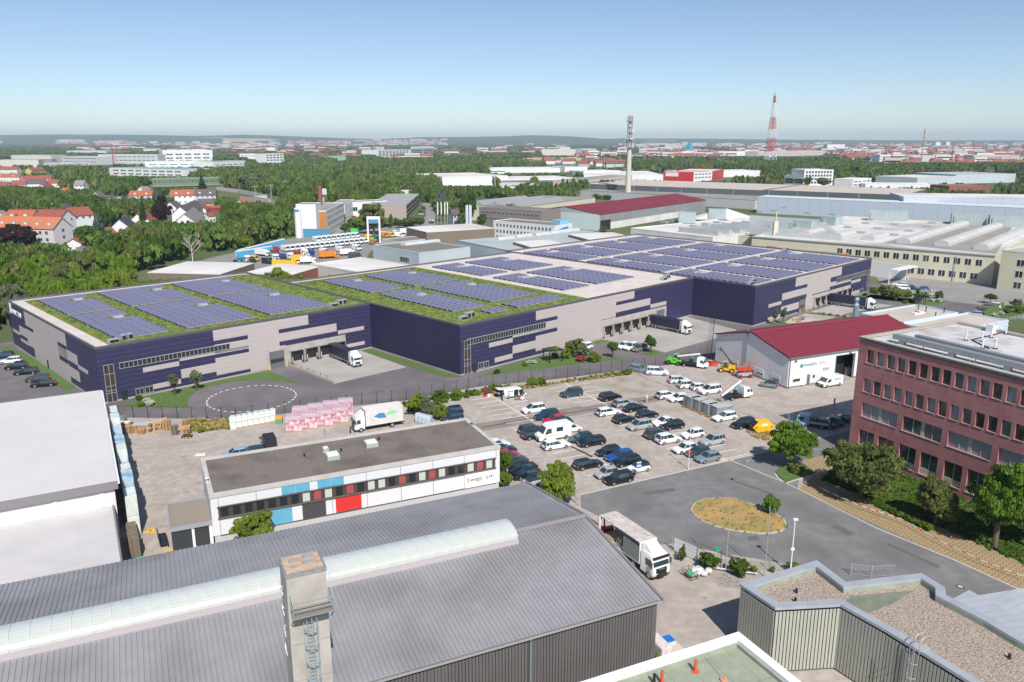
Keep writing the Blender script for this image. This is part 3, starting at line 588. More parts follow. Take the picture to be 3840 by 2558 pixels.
for a_, b_ in [((.15,-1.25),(cw+.15,-1.25)),((.15,-1.25),(.15,0)),((cw+.15,-1.25),(cw+.15,0))]:
    for z in (17.33,17.9,18.45): m.bar((*a_,z),(*b_,z),.055)
for x in (.15,cw+.15):
    m.bar((x,-1.25,17.3),(x,-1.25,18.45),.06); m.bar((x,-1.25,17.3),(x,-.02,16.2),.06); m.bar((x,-1.25,18.45),(x,-.02,19.6),.045)
part('railing', m, pl, PF)
m = MB()
for x in (1.15,1.6): m.bar((x,-.35,0),(x,-.35,17.3),.06)
z = .4
while z < 17.3: m.bar((1.15,-.35,z),(1.6,-.35,z),.03); z += .3
ld = part('ladder', m, ct, PF)
m = MB()
for z in np.arange(2.5, 17, 1.35): m.path([(1.375+.48*math.cos(t), -.5-.5*math.sin(t), z) for t in [math.pi*i/8 for i in range(9)]], .045, 4)
for t in (0,.25,.5,.75,1): 
    a_ = math.pi*t; m.bar((1.375+.48*math.cos(a_), -.5-.5*math.sin(a_), 2.5),(1.375+.48*math.cos(a_), -.5-.5*math.sin(a_), 17.2),.045)
part('safety_cage', m, ld, PF)
for i, ch in enumerate('PARK'):
    t_ = text('lettering', ch, 1.5, ct, SGN, (-.04, 1.9, 12.45 + i*1.62), (R(90),R(-90),R(-90)), .015); t_.scale = (1,.95,1)
# ---- bottom right: ribbed building with zigzag metal parapet and gravel roof
zo = at('C4', 65, 410, 7.0); ZH = 7.0
zb = thing('zigzag_building', 'ribbed green-grey building with zigzag metal parapet and pebble roof', 'industrial building', (*zo,0), HA)
ZP = [(0,0),(.2,-4.5),(6.1,-6.6),(6.6,-11.4),(7.6,-40),(40,-40),(40,-9.2),(15.9,-9.2),(17.3,-8.8),(17.6,-6.1),(9.4,-4.1),(10.0,.2)]
ZP = [(0,0),(.2,-4.5),(6.1,-6.6),(6.6,-11.4),(7.6,-40),(16.3,-40),(16.3,-17.3),(16.5,-14.1),(16.2,-9.7),(17.3,-8.8),(17.6,-6.1),(9.4,-4.1),(10.0,.2)]
ZC = M('green-grey cladding', (0.42,0.43,0.37), (0.38,0.39,0.335), ns=.4, rough=.6)
PEB = M('roof pebbles', (0.36,0.285,0.23), (0.15,0.11,0.085), ns=5.5, rough=.9, detail=2, c3=(0.55,0.48,0.42), ns3=7, bump=.9, bs=7)
part('wall', MB().prism(ZP, 0, ZH-.75), zb, M('dark gap behind slats',(0.05,0.055,0.05),rough=.9))
m = MB(); nP = len(ZP)
A_ = sum(ZP[k][0]*ZP[(k+1)%nP][1]-ZP[(k+1)%nP][0]*ZP[k][1] for k in range(nP)); sg = 1 if A_ > 0 else -1
for i in range(nP):
    p_ = Vector((*ZP[i],0)); q_ = Vector((*ZP[(i+1)%nP],0)); d_ = q_-p_; Ln = d_.length; d_.normalize(); nn = Vector((d_.y,-d_.x,0))*sg
    k = max(1, int(Ln/.33)); st_ = Ln/k
    for j in range(k):
        a_ = p_+d_*(j*st_+.03)+nn*.02; b_ = p_+d_*(j*st_+st_-.06)+nn*.02
        m.prism([tuple(a_)[:2],tuple(b_)[:2],tuple(b_+nn*.07)[:2],tuple(a_+nn*.07)[:2]], .2, ZH-.5)
part('cladding', m, zb, ZC)
def offs(P, d):
    n = len(P); out = []; A = sum(P[k][0]*P[(k+1)%n][1]-P[(k+1)%n][0]*P[k][1] for k in range(n)); s = 1 if A > 0 else -1
    for i in range(n):
        a = Vector(P[i-1]); b = Vector(P[i]); c_ = Vector(P[(i+1)%n]); e = (b-a).normalized(); f = (c_-b).normalized()
        n1 = Vector((-e.y,e.x))*s; n2 = Vector((-f.y,f.x))*s; bi = (n1+n2); bi = bi/max(.3,bi.dot(n1)); out.append(tuple(b+bi*d))
    return out
def ring(P, w0, w1, z0, z1, mb=None, m=0):
    mb = mb or MB(); I = offs(P, w1); O = offs(P, w0); n = len(P)
    for i in range(n):
        j = (i+1) % n; mb.hexa([(*O[i],z0),(*O[j],z0),(*I[j],z0),(*I[i],z0),(*O[i],z1),(*O[j],z1),(*I[j],z1),(*I[i],z1)], m)
    return mb
part('parapet', ring(ZP, -.12, .75, ZH-.28, ZH), zb, M('zinc coping',(0.40,0.43,0.47),(0.46,0.49,0.53),ns=.8,rough=.45,metal=.25,detail=8))
part('upstand', ring(ZP, .5, .74, ZH-1.0, ZH-.281), zb, M('mossy felt upstand',(0.33,0.38,0.29),(0.26,0.30,0.23),ns=1,rough=.9))
part('roof', MB().prism(offs(ZP, .5), ZH-.8, ZH-.7), zb, PEB)
pf_ = part('ladder', MB(), zb, STEEL) if False else None
lx, ly = 6.75, -14.6
m = MB()
for x in (-.28,.28):
    m.bar((lx-.45,ly+x,1.5),(lx-.45,ly+x,ZH+.9),.05); m.path([(lx-.45+(.9)*(1-math.cos(t))/2*1.6, ly+x, ZH+.9+.45*math.sin(t)) for t in [math.pi*i/8 for i in range(9)]], .035); m.bar((lx+1.0,ly+x,ZH+.9),(lx+1.0,ly+x,ZH-.1),.05)
z = 1.6
while z < ZH: m.bar((lx-.45,ly-.28,z),(lx-.45,ly+.28,z),.03); z += .3
for z in (3.2,4.6,6.0): m.path([(lx-.6-.45*math.sin(t), ly+.4*math.cos(t), z) for t in [math.pi*i/8 for i in range(9)]], .035, 4)
for t in (.3,.7): m.bar((lx-.6-.45*math.sin(math.pi*t), ly+.4*math.cos(math.pi*t), 3.4),(lx-.6-.45*math.sin(math.pi*t), ly+.4*math.cos(math.pi*t), ZH+.6),.04)
m.box(lx-.3,ly-.3,ZH+.02,lx+1.05,ly+.3,ZH+.06)
part('ladder', m, zb, M('pale galvanised',(0.50,0.50,0.48),rough=.45,metal=.3))
for x, y in ((4.6,-2.6),(3.3,-3.8),(13.5,-18)): part('roof_vent', MB().cyl(x,y,ZH-.7,ZH-.25,.16,10,r2=.12), zb, DARK)
ZM = M('standing seam zinc', (0.44,0.47,0.51), (0.50,0.53,0.57), ns=.5, rough=.5, metal=.2, lines=[(1,.9,.06,(0.33,.36,.40))])
part('metal_roof', MB().hexa([(16.7,-40,6.3),(21,-40,5.7),(21,-8.9,5.7),(16.7,-10,6.3),(16.7,-40,6.45),(21,-40,5.85),(21,-8.9,5.85),(16.7,-10,6.45)]), zb, ZM)
part('metal_roof', MB().hexa([(21.3,-40,5.4),(27,-40,6.0),(27,-11.5,6.0),(21.3,-9.6,5.4),(21.3,-40,5.55),(27,-40,6.15),(27,-11.5,6.15),(21.3,-9.6,5.55)]), zb, ZM)
part('wall', MB().prism([(16.8,-40),(26.8,-40),(26.8,-11.7),(20.8,-9.3),(16.8,-10.1)],0,5.3), zb, ZC)
part('roof_felt', MB().prism([(5.9,-6.6),(8.9,-5.3),(15.4,-7.2),(11.5,-7.9),(8.1,-8.1)], ZH-.7, ZH-.68), zb, M('dark moss felt',(0.15,0.18,0.13),(0.20,.22,.17),ns=1,rough=.95))
# ---- bottom centre: flat green roof with white coping and red pipes
go = at('C3', 2165, 1110, 8.0); gw = thing('flat_roof_building', 'building with grey-green felt roof, wide white coping and red vent pipes at the bottom edge', 'building', (*go,0), HA)
GP = [(0,0),(-40,0),(-40,-30),(0,-30)]
part('wall', MB().prism(GP,0,7.3), gw, OFFW); part('coping', ring(GP,-.1,.75,7.35,8), gw, M('bright white coping',(0.80,0.80,0.83),rough=.5))
part('roof', MB().prism(offs(GP,.5),7.3,7.42), gw, M('grey-green roofing felt',(0.30,0.33,0.25),(0.255,0.285,0.21),ns=.4,rough=.95,detail=9,c3=(0.34,.37,.29),ns3=.8,lines=[(0,2.1,.035,(0.14,0.15,0.12)),(1,5.2,.035,(0.14,0.15,0.12))]))
part('upstand', ring(GP,.74,.95,7.42,7.75), gw, M('mossy felt upstand',(0,0,0)))
RP = M('orange-red pipe', (0.62,0.10,0.06), rough=.5)
for k, x, y, z1 in [('C3',1783,1455,8.5),('C3',1487,1560,8.6)]:
    p = loc(at(k,x,y,7.45), go, HA); part('vent_pipe', MB().cyl(*p,7.42,z1,.13,12).cyl(*p,7.42,7.5,.3,12), gw, RP)
p = loc(at('C3',1418,1560,7.45), go, HA); part('vent_pipe', MB().cyl(*p,7.42,8.3,.12,10), gw, DARK)
p = loc(at('C3',2035,1535,7.45), go, HA); part('lightning_rod', MB().cyl(*p,7.42,7.6,.3,12).cyl(*p,7.6,10.6,.02,6), gw, M('rod base orange',(0.55,0.30,0.18),rough=.8))

# ---- red stone office at the right
ko = at('A4', 1085, 540, 19.3); KZ = 19.3; KF = .958
def kz(z): return 49 - (49 - z) * KF
STN = M('red granite facade', (0.37,0.15,0.15), (0.45,0.21,0.205), ns=9, rough=.75, detail=10, c3=(0.33,0.13,0.13), ns3=.5, lines=[(2,.75,.02,(0.19,0.07,0.07)),(0,1.5,.02,(0.20,0.075,0.075))])
k_ = thing('red_office', 'four-storey red granite office with rows of dark windows at the right edge', 'office building', (*ko,0), -62)
FP.append([wld(q, ko, -62) for q in [(-1,-2),(70,-2),(70,27),(-1,27)]])
KD = 23.8
def facade(root, W, H, openings, y0, mat, depth=.35):
    """a wall with real recesses: strips of wall between the openings"""
    zs = sorted({0, H} | {z for o_ in openings for z in (o_[2], o_[3])}); m = MB()
    for z0, z1 in zip(zs, zs[1:]):
        xs = sorted((o_[0], o_[1]) for o_ in openings if o_[2] <= z0 + 1e-6 and o_[3] >= z1 - 1e-6); x = 0
        for a0, a1 in xs + [(W, W)]:
            if a0 > x: m.box(x, y0, z0, a0, y0 + depth, z1)
            x = max(x, a1)
    part('facade', m, root, mat)
ops = []; xs1 = []
for gidx in range(7):
    for j, dx in enumerate((1.55,3.35,5.2,6.95)): xs1.append((gidx*7.24+dx))
for x in xs1: ops += [(x,x+1.25,15.5,17.6),(x,x+1.25,10.85,12.95)]
for gidx in range(7):
    x = 1.7 + gidx*7.24; ops.append((x, x+6.3, 6.8, 9.05)); ops += [(x,x+2.75,1.2,4.6),(x+3.5,x+6.25,1.2,4.6)]
facade(k_, 52, KZ-.5, ops, 0, STN)
part('wall', MB().box(0,.42,0,52,KD,KZ-.6), k_, STN)
part('wall', MB().box(0.001,.351,0,.9,.42,KZ-.6), k_, STN)
KSIL = M('pale window frame', (0.42,0.42,0.35), rough=.5); BLD = M('grey blind', (0.30,0.32,0.34), rough=.6, lines=[(2,.09,.03,(0.20,0.22,0.24))])
TURQ = M('greenish glass', (0.05,0.10,0.11),(0.09,0.15,0.16), ns=1.2, rough=.1, spec=.9)
r2 = random.Random(3)
for (x0,x1,z0,z1) in ops:
    gm = r2.choice([GLASS,GLASS,GLASSB,TURQ,BLD] if z0>5 else [GLASS,GLASSB])
    w_ = part('window', MB().box(x0,.38,z0,x1,.42,z1), k_, gm)
    f = MB().box(x0-.05,-.08,z0-.09,x1+.05,.2,z0-.001)
    n_ = 1 if x1-x0 < 2 else (2 if x1-x0 < 4 else 4)
    for i in range(1, n_): 
        xx = x0+(x1-x0)*i/n_; wd = .28 if (n_ == 4 and i == 2) else .05; f.box(xx-wd,.3,z0,xx+wd,.379,z1)
    if z0 < 5: f.box(x0,.28,z0,x1,.37,z0+.9)
    part('window_frame', f, w_, KSIL)
part('roof', MB().box(.35,.35,KZ-.55,51.6,KD-.35,KZ-.4), k_, M('white roof foil',(0.58,0.585,0.60),(0.50,0.50,0.515),ns=.25,rough=.8,detail=8,c3=(0.38,.34,.32),ns3=.35))
part('coping', MB().box(-.12,-.12,KZ-.3,52,.6,KZ).box(-.12,KD-.7,KZ-.3,52,KD+.1,KZ).box(-.12,.6,KZ-.3,.6,KD-.7,KZ), k_, M('sandy coping',(0.42,0.39,0.32),(0.36,0.34,0.28),ns=.8,rough=.7))
part('coping_edge', MB().box(-.16,-.17,KZ-.32,52,-.13,KZ-.03), k_, M('dark green edge',(0.08,0.12,0.11),rough=.5))
dk = part('roof_duct', MB().box(4,2.2,KZ+.3,52,3.2,KZ+1.0), k_, STEEL)
part('roof_duct', MB().box(6.2,4.3,KZ+.3,52,5.2,KZ+1.1), k_, STEEL)
m = MB()
for x in range(5,52,4): m.box(x,2.4,KZ-.4,x+.12,2.5,KZ+.3).box(x,1.2,KZ+.25,x+.06,2.3,KZ+.3).box(x,1.2,KZ-.35,x+.06,1.26,KZ+.29)
for x in range(5,52,8): m.box(x,2.35,KZ-.4,x+.9,3.0,KZ+.3)
part('duct_support', m, dk, GREYM)
for k,x,y in [('E6',1362,200),('E6',1520,210),('E6',1612,175),('E6',1755,140),('E6',1525,280),('E6',1650,282),('E6',1660,115)]:
    p = loc(at(k,x,y,KZ-.4), ko, -62); part('roof_vent', MB().cyl(*p,KZ-.4,KZ-.3,.35,12,m=1).cyl(*p,KZ-.3,KZ+1.0,.12,10).cyl(*p,KZ+1.0,KZ+1.12,.2,10), k_, [WHITE,DARK])
p = loc(at('E6',1605,115,KZ-.4), ko, -62); part('air_conditioner', MB().box(p[0]-.6,p[1]-.4,KZ-.4,p[0]+.6,p[1]+.4,KZ+.8), k_, WHITE)
m = MB(); m.path([(*loc(at('E6',*q,KZ-.4),ko,-62),KZ-.3) for q in [(1730,125),(1640,150),(1420,200),(1500,240),(1590,285)]], .1, 5); part('roof_cable', m, k_, DARK)

# ---- white hall with the dark red roof
ro = (55.7, 155.45); RA = 25; RL = 40.0; RW = 22.6; RE, RR = 6.5, 9.3
RRF = M('dark red roof sheet', (0.185,0.017,0.033), (0.235,0.025,0.045), ns=.8, rough=.6, detail=9, lines=[(0,.9,.3,(0.12,0.01,0.022)),(1,.84,.10,(0.27,0.05,0.07))])
HW2 = M('white render', (0.69,0.695,0.70), (0.64,0.645,0.65), ns=.3, rough=.8)
rh = thing('red_roof_hall', 'white workshop hall with dark red gabled roof and an open gate beside the red office', 'workshop hall', (*ro,0), RA)
FP.append([wld(q, ro, RA) for q in [(-2,-2),(43,-2),(43,25),(-2,25)]])
m = MB()
m.box(0,0,.4,12.9,.3,RE).box(12.9,0,5.4,18.1,.3,RE).box(18.1,0,.4,RL,.3,RE).box(12.6,0,0,12.9,.3,.4).box(18.1,0,0,18.4,.3,.4)
m.box(0,RW-.3,.4,RL,RW,RE); 
for x in (0,RL-.3): m.hexa([(x,.3,.4),(x+.3,.3,.4),(x+.3,RW-.3,.4),(x,RW-.3,.4),(x,.3,RE),(x+.3,.3,RE),(x+.3,RW-.3,RE),(x,RW-.3,RE)]); 
for x in (0,RL-.3):
    A = [(0,RE),(RW,RE),(RW/2,RR)]; i0 = len(m.v)
    for xx in (x,x+.3): m.v += [(xx,a_,b_) for a_, b_ in A]
    for f_ in ((0,2,1),(3,4,5),(0,1,4,3),(1,2,5,4),(2,0,3,5)): m.f.append(tuple(i0+q for q in f_)); m.m.append(0)
part('wall', m, rh, HW2)
part('plinth', MB().box(-.04,-.04,-.3,12.6,.34,.4).box(18.4,-.04,-.3,RL,.34,.4).box(-.04,.34,-.3,.34,RW,.4), rh, M('grey base render',(0.22,0.22,0.225),rough=.9))
def gable_roof(root, L, Wd, he, hr, mat, ov=.4, th=.18, name='roof'):
    m = MB()
    for s, y0 in ((1, -ov), (-1, Wd + ov)):
        sl_ = (hr - he) / (Wd / 2); ze = he - ov * sl_
        p_ = [(-ov,y0,ze),(L+ov,y0,ze),(L+ov,Wd/2,hr),(-ov,Wd/2,hr)]
        q_ = [(a_,b_,c_+th) for a_,b_,c_ in p_]
        if s < 0: p_ = p_[::-1]; q_ = q_[::-1]
        m.hexa(p_ + q_)
    return part(name, m, root, mat)
rr_ = gable_roof(rh, RL, RW, RE, RR, RRF, .3)
part('ridge_cap', MB().hexa([(-.3,RW/2-.5,RR+.1),(RL+.3,RW/2-.5,RR+.1),(RL+.3,RW/2+.5,RR+.1),(-.3,RW/2+.5,RR+.1),(-.3,RW/2-.15,RR+.3),(RL+.3,RW/2-.15,RR+.3),(RL+.3,RW/2+.15,RR+.3),(-.3,RW/2+.15,RR+.3)]), rr_, RRF)
part('verge', MB().hexa([(-.36,-.34,RE-.1),(-.28,-.34,RE-.1),(-.28,RW/2,RR+.02),(-.36,RW/2,RR+.02),(-.36,-.34,RE+.2),(-.28,-.34,RE+.2),(-.28,RW/2,RR+.3),(-.36,RW/2,RR+.3)]).hexa([(-.36,RW/2,RR+.02),(-.28,RW/2,RR+.02),(-.28,RW+.34,RE-.1),(-.36,RW+.34,RE-.1),(-.36,RW/2,RR+.3),(-.28,RW/2,RR+.3),(-.28,RW+.34,RE+.2),(-.36,RW+.34,RE+.2)]), rr_, M('maroon trim',(0.11,0.012,0.02),rough=.5))
part('gutter', MB().box(-.3,-.5,RE-.15,RL,-.34,RE), rh, M('green copper gutter',(0.16,0.24,0.20),rough=.5))
part('downpipe', MB().cyl(.25,-.12,0,RE-.1,.07), rh, DARK); part('downpipe', MB().cyl(-.12,RW/2+1.1,2.6,RR+.9,.14), rh, M('blue-grey flue',(0.22,0.30,0.40),rough=.4,metal=.4))
part('gate_opening', MB().box(12.95,2.5,.03,18.05,2.6,5.4), rh, DARK); part('gate_frame', MB().box(12.78,-.05,0,12.9,.35,5.5).box(18.1,-.05,0,18.35,.35,5.5).box(12.78,-.05,5.4,18.35,.35,5.5), rh, M('steel blue frame',(0.13,0.20,0.26),rough=.5))
def wind(root, x0, x1, z0, z1, y, name='window', side='f', mat=None):
    mt = mat or GLASS
    if side == 'f': a_ = part(name, MB().box(x0,y-.05,z0,x1,y-.005,z1), root, mt); part('frame', MB().box(x0-.1,y-.08,z0-.1,x1+.1,y-.02,z0).box(x0-.1,y-.08,z1,x1+.1,y-.02,z1+.1).box(x0-.1,y-.08,z0,x0,y-.02,z1).box(x1,y-.08,z0,x1+.1,y-.02,z1).box(x0,y-.075,(z0+z1)/2,x1,y-.051,z1), a_, WHITE)
    else: a_ = part(name, MB().box(y-.05,x0,z0,y-.005,x1,z1), root, mt); part('frame', MB().box(y-.09,x0-.1,z0-.1,y-.02,x1+.1,z0).box(y-.09,x0-.1,z1,y-.02,x1+.1,z1+.1).box(y-.09,x0-.1,z0,y-.02,x0,z1).box(y-.09,x1,z0,y-.02,x1+.1,z1).box(y-.08,x0,z0+.35,y-.051,x1,z1), a_, WHITE)
    return a_
wind(rh,1.4,3.3,1.25,2.45,0); wind(rh,6.7,7.3,1.5,2.7,0)
part('door', MB().box(5.2,-.05,.05,6.0,-.004,2.35), rh, M('blue-grey door',(0.10,0.15,0.22),rough=.4)); part('vent_grille', MB().box(9.4,-.05,2.75,11,-.004,3.3), rh, GREYM)
for a0,a1 in ((2.2,4.5),(7,8.9),(9.6,11.2),(15,17.6)): wind(rh,a0,a1,.95,2.1,0,side='l')
TEAL = M('teal lettering', (0.03,0.25,0.33))
text('sign', 'FRANKEN', .8, rh, TEAL, (4.0,-.03,4.2), (R(90),0,0), .01); part('sign_emblem', MB().cyl(0,0,0,.02,.4,16), rh, TEAL, p=(3.45,-.03,4.45), rot=(R(90),0,0))
m = MB(); m.box(8.1,-.03,4.75,9.6,-.005,4.85).box(8.1,-.03,4.45,10.6,-.005,4.55).box(8.1,-.03,4.15,10.2,-.005,4.25); part('sign_line', m, rh, GREYM)
for x in (1.5,16.5,19): part('wall_lamp', MB().box(x,-.4,5.6,x+.3,-.02,5.8), rh, DARK)
# ------------------------------------------------------------------ simple blocks for the middle distance and the background
ORG = M('orange brick', (0.44,0.20,0.075), (0.38,0.17,0.06), ns=2, rough=.8); CREAM = M('cream render', (0.56,0.53,0.40), (0.62,0.585,0.45), ns=.12, rough=.85, detail=8)
LBL = M('pale blue-grey cladding', (0.50,0.56,0.60), (0.46,0.52,0.56), ns=.1, rough=.6); LGR = M('light grey cladding', (0.50,0.51,0.52), rough=.7)
SLV = M('silver cladding', (0.38,0.39,0.40), (0.33,0.34,0.35), ns=.1, rough=.4, metal=.3, lines=[(0,8,.15,(0.5,.5,.5))])
SLV2 = M('pale steel cladding', (0.46,0.52,0.62), rough=.5, lines=[(0,7,.2,(0.33,.38,.46))]); DGR = M('dark grey cladding', (0.10,0.115,0.125), rough=.6, lines=[(0,22,.6,(0.3,.3,.3))])
FELT = M('grey roof felt', (0.25,0.235,0.215), (0.30,0.285,0.265), ns=.08, rough=.95, detail=8); FELTD = M('dark roof felt', (0.17,0.155,0.135),(0.20,0.185,0.165), ns=.1, rough=.95)
FELTB = M('beige flat roof', (0.46,0.40,0.35), (0.52,0.46,0.41), ns=.1, rough=.95, detail=8); RWH = M('white roof', (0.62,0.60,0.59), (0.70,0.68,0.66), ns=.12, rough=.85, detail=8, c3=(.5,.48,.46), ns3=.03)
TILE = M('orange-red roof tile', (0.42,0.125,0.05), (0.34,0.10,0.045), ns=.8, rough=.8, lines=[(1,.7,.1,(0.28,.08,.035))]); TILE2 = M('faded red roof tile', (0.30,0.085,0.06), (0.24,0.07,0.05), ns=.8, rough=.8)
TILED = M('dark brown roof tile', (0.095,0.08,0.085), (0.12,0.10,0.10), ns=.8, rough=.8); BLR = M('blue-green metal roof', (0.16,0.28,0.32), rough=.4); REDW = M('bright red cladding', (0.55,0.02,0.03), rough=.5)
BRN = M('brown-grey render', (0.22,0.19,0.175), rough=.85); REDB = M('dark red brick', (0.25,0.085,0.06), rough=.9); PINK = M('pinkish render', (0.55,0.44,0.42), rough=.85); YELW = M('yellow render', (0.58,0.44,0.16), rough=.85)
wcache = {}
def wmesh(w_, h_, key='g'):
    k = (round(w_,1), round(h_,1), key)
    if k not in wcache:
        m = MB().box(0,-.09,0,k[0],-.005,k[1]); f = max(.1,w_*.08)
        m.box(-f,-.06,-f,k[0]+f,-.004,0,1).box(-f,-.06,k[1],k[0]+f,-.004,k[1]+f,1).box(k[0]/2-f*.4,-.12,0,k[0]/2+f*.4,-.091,k[1],1)
        wcache[k] = m.mesh('window', [GLASS, WHITE])
    return wcache[k]
def rows(root, w_, d_, spec):
    """spec: (side, z0, height, number, window width, x start, x end)"""
    for sp in spec:
        s_, z0, hh, n, ww = sp[:5]; L = w_ if s_ in 'fb' else d_; a0, a1 = (sp[5], sp[6]) if len(sp) > 5 else (.04*L, .96*L)
        for i in range(n):
            x = a0 + (a1-a0) * (i+.5)/n - ww/2
            if s_ == 'f': p, rz = (x,0,z0), 0
            elif s_ == 'l': p, rz = (0,x+ww,z0), -90
            else: p, rz = (w_,x,z0), 90
            part('window', wmesh(ww,hh), root, p=p, rot=(0,0,R(rz)))
def blk(name, label, cat, o, a, w_, d_, hh, wm, rm=None, spec=(), par=.5, fp=True, group=None, z0=0):
    r_ = thing(name, label, cat, (*o, z0), a, group)
    if fp: FP.append([wld(q, o, a) for q in [(-2,-2),(w_+2,-2),(w_+2,d_+2),(-2,d_+2)]])
    part('wall', MB().box(0,0,-1,w_,d_,hh-par), r_, wm)
    if par:
        t = .35; part('parapet', MB().box(-.05,-.05,hh-par,w_+.05,t,hh).box(-.05,d_-t,hh-par,w_+.05,d_+.05,hh).box(-.05,t,hh-par,t,d_-t,hh).box(w_-t,t,hh-par,w_+.05,d_-t,hh), r_, wm)
        part('roof', MB().box(t,t,hh-par,w_-t,d_-t,hh-par*.6), r_, rm or FELT)
    else: part('roof', MB().box(-.1,-.1,hh,w_+.1,d_+.1,hh+.25), r_, rm or FELT)
    rows(r_, w_, d_, spec); return r_
def bb(name, label, cat, k, x0, y0, x1, y1, yt, d_, wm, rm=None, spec=(), **kw):     # ground line left, right, top of the left corner
    p = at(k, x0, y0); q = at(k, x1, y1); hh = htop(k, x0, y0, yt)
    return blk(name, label, cat, p, ang(p,q), math.dist(p,q), d_, hh, wm, rm, spec, **kw)
def rb(name, label, cat, k, P0, P1, P2, z, wm, rm=None, spec=(), **kw):              # three roof corners at height z
    p = at(k,*P0,z); q = at(k,*P1,z); a = ang(p,q); d_ = abs(loc(at(k,*P2,z),p,a)[1])
    return blk(name, label, cat, p, a, math.dist(p,q), d_, z, wm, rm, spec, **kw)
def house(label, k, x1, y1, x2, y2, hr, he, d_, wm, rm, spec=(), chim=1, name='house', cat='house', dorm=0, group=None):
    p = at(k,x1,y1,hr); q = at(k,x2,y2,hr); a = ang(p,q); L = math.dist(p,q); o = wld((0,-d_/2), p, a)
    r_ = thing(name, label, cat, (*o,0), a, group); FP.append([wld(t_, o, a) for t_ in [(-1,-3),(L+1,-3),(L+1,d_+1),(-1,d_+1)]])
    m = MB().box(0,0,0,L,d_,he); i0 = len(m.v)
    for xx in (0,L): m.v += [(xx,0,he),(xx,d_,he),(xx,d_/2,hr-.15)]
    for f_ in ((0,2,1),(3,4,5),(0,1,4,3),(1,2,5,4),(2,0,3,5)): m.f.append(tuple(i0+t for t in f_)); m.m.append(0)
    part('wall', m, r_, wm); rf = gable_roof(r_, L, d_, he, hr, rm, .35, .2)
    for i in range(chim): x = L*(i+1)/(chim+1)+.7; part('chimney', MB().box(x,d_/2-.3,hr-.6,x+.7,d_/2+.5,hr+1.1), rf, TILE2)
    for i in range(dorm):
        x = L*(i+.5)/dorm-.8; zz = he+(hr-he)*.3; y = d_/2*.3
        dm = part('dormer', MB().box(x,y-.3,zz-.2,x+1.8,y+2.0,zz+1.1), rf, M('dormer cladding',(0.3,.36,.38))); part('dormer_window', MB().box(x+.2,y-.35,zz+.1,x+1.6,y-.301,zz+.95), dm, WHITE)
    rows(r_, L, d_, spec or [('f',1.2,1.2,max(2,int(L/3.5)),1.1),('r',1.2,1.2,2,1.0),('r',he-1.3,1.1,2,1.0),('l',1.2,1.2,2,1.0)] + ([('f',he-1.7,1.2,max(2,int(L/3.5)),1.1)] if he > 5 else [])); return r_
# ---- behind the warehouse: van rental yard and its neighbours
VG_ = sheet('van_yard', 'D2', [(-420,1200),(-34,1110),(350,1008),(480,985),(740,990),(1000,930),(1300,890),(1500,905),(2250,880),(2250,1100),(1100,1100),(1000,1260),(-450,1260)], .06, M('yard asphalt', (0.22,0.21,0.205),(0.26,0.25,0.24), ns=.1, rough=.9))
FP.append([at('D2',*q) for q in [(-380,1185),(-34,1092),(350,990),(480,960),(740,985),(1000,930),(1300,890),(1500,905),(2250,860),(2250,1100),(1300,1400),(-300,1300)]])
sheet('side_street', 'D2', [(1470,910),(1640,905),(1640,800),(1600,700),(1500,690),(1560,730),(1560,810)], .07, ROADL)
FP.append([at('D2',*q) for q in [(1450,910),(1660,905),(1660,700),(1480,690)]])
FP.append([at('D2',*q) for q in [(1640,910),(2250,905),(2250,800),(1640,800)]])
sheet('loading_court', 'D2', [(760,975),(900,930),(1020,890),(1030,820),(900,820),(870,870)], .07, ROADL)
rb('rental_hall', 'pale blue-grey hall with dark felt roof beside the van yard', 'workshop hall', 'G', (-5,183),(460,262),(985,205), 7.5, LBL, FELTD, [('f',3,1.8,4,1.3,19,25)])
o_ = at('G',460,262,7.5)
q_ = bpy.data.objects['rental_hall']
p0 = at('G',-5,183,7.5); a_h = math.degrees(q_.rotation_euler.z)
v1 = loc(at('G',300,180,7.6), p0, a_h); v2 = loc(at('G',650,140,7.6), p0, a_h)
part('skylight_vault', MB().loft([[(v_[0]+1.6*math.cos(math.pi*i/8)*.8, v_[1]+1.6*math.cos(math.pi*i/8)*.3, 7.2+1.1*math.sin(math.pi*i/8)) for i in range(9)] for v_ in (v1,v2)]), q_, VG)
rb('rental_annex', 'small flat annex behind the pale blue-grey hall, under a dark felt roof', 'annex', 'G', (85,128),(260,152),(380,92), 5.5, LGR, FELTD)
rb('white_shed', 'white flat-roofed shed between the warehouse and the van yard', 'shed', 'D2', (592,1205),(1010,1280),(1430,1215), 6.5, M('pale shed wall',(0.55,0.53,0.50),rough=.8), RWH)
rb('long_shed', 'long shed with white roof and dark timber walls behind the green roof', 'shed', 'D1', (1240,1285),(1850,1300),(2100,1205), 6, WOODG, RWH, par=0)
rb('long_shed', 'shorter shed with brick gable next to the white flat-roofed shed', 'shed', 'D2', (30,1290),(415,1310),(540,1225), 5.5, REDB, RWH, par=0)
for i,(x0,y0,x1,y1,x2,y2) in enumerate([(165,1250,330,1300,610,1272),(630,1188,800,1232,1080,1190),(-730,1128,-560,1170,-130,1108)]):
    rb('sawtooth_hall', ['grey hall with slanted clerestory glass behind the pale warehouse roof','grey clerestory hall just left of the pale warehouse roof corner','clerestory hall with white roof beside the pale blue-grey hall'][i], 'factory hall', 'D3', (x0,y0),(x1,y1),(x2,y2), 8.5, WOODG, RWH, par=0)
rb('vault_hall', 'grey-blue roof hall with small arched skylights in front of the white three-storey office', 'factory hall', 'D3', (-300,1240),(160,1330),(730,1150), 7.2, LBL, M('blue-grey roof sheet',(0.36,0.40,0.41),(0.42,0.46,0.47),ns=.1,rough=.7), par=0)
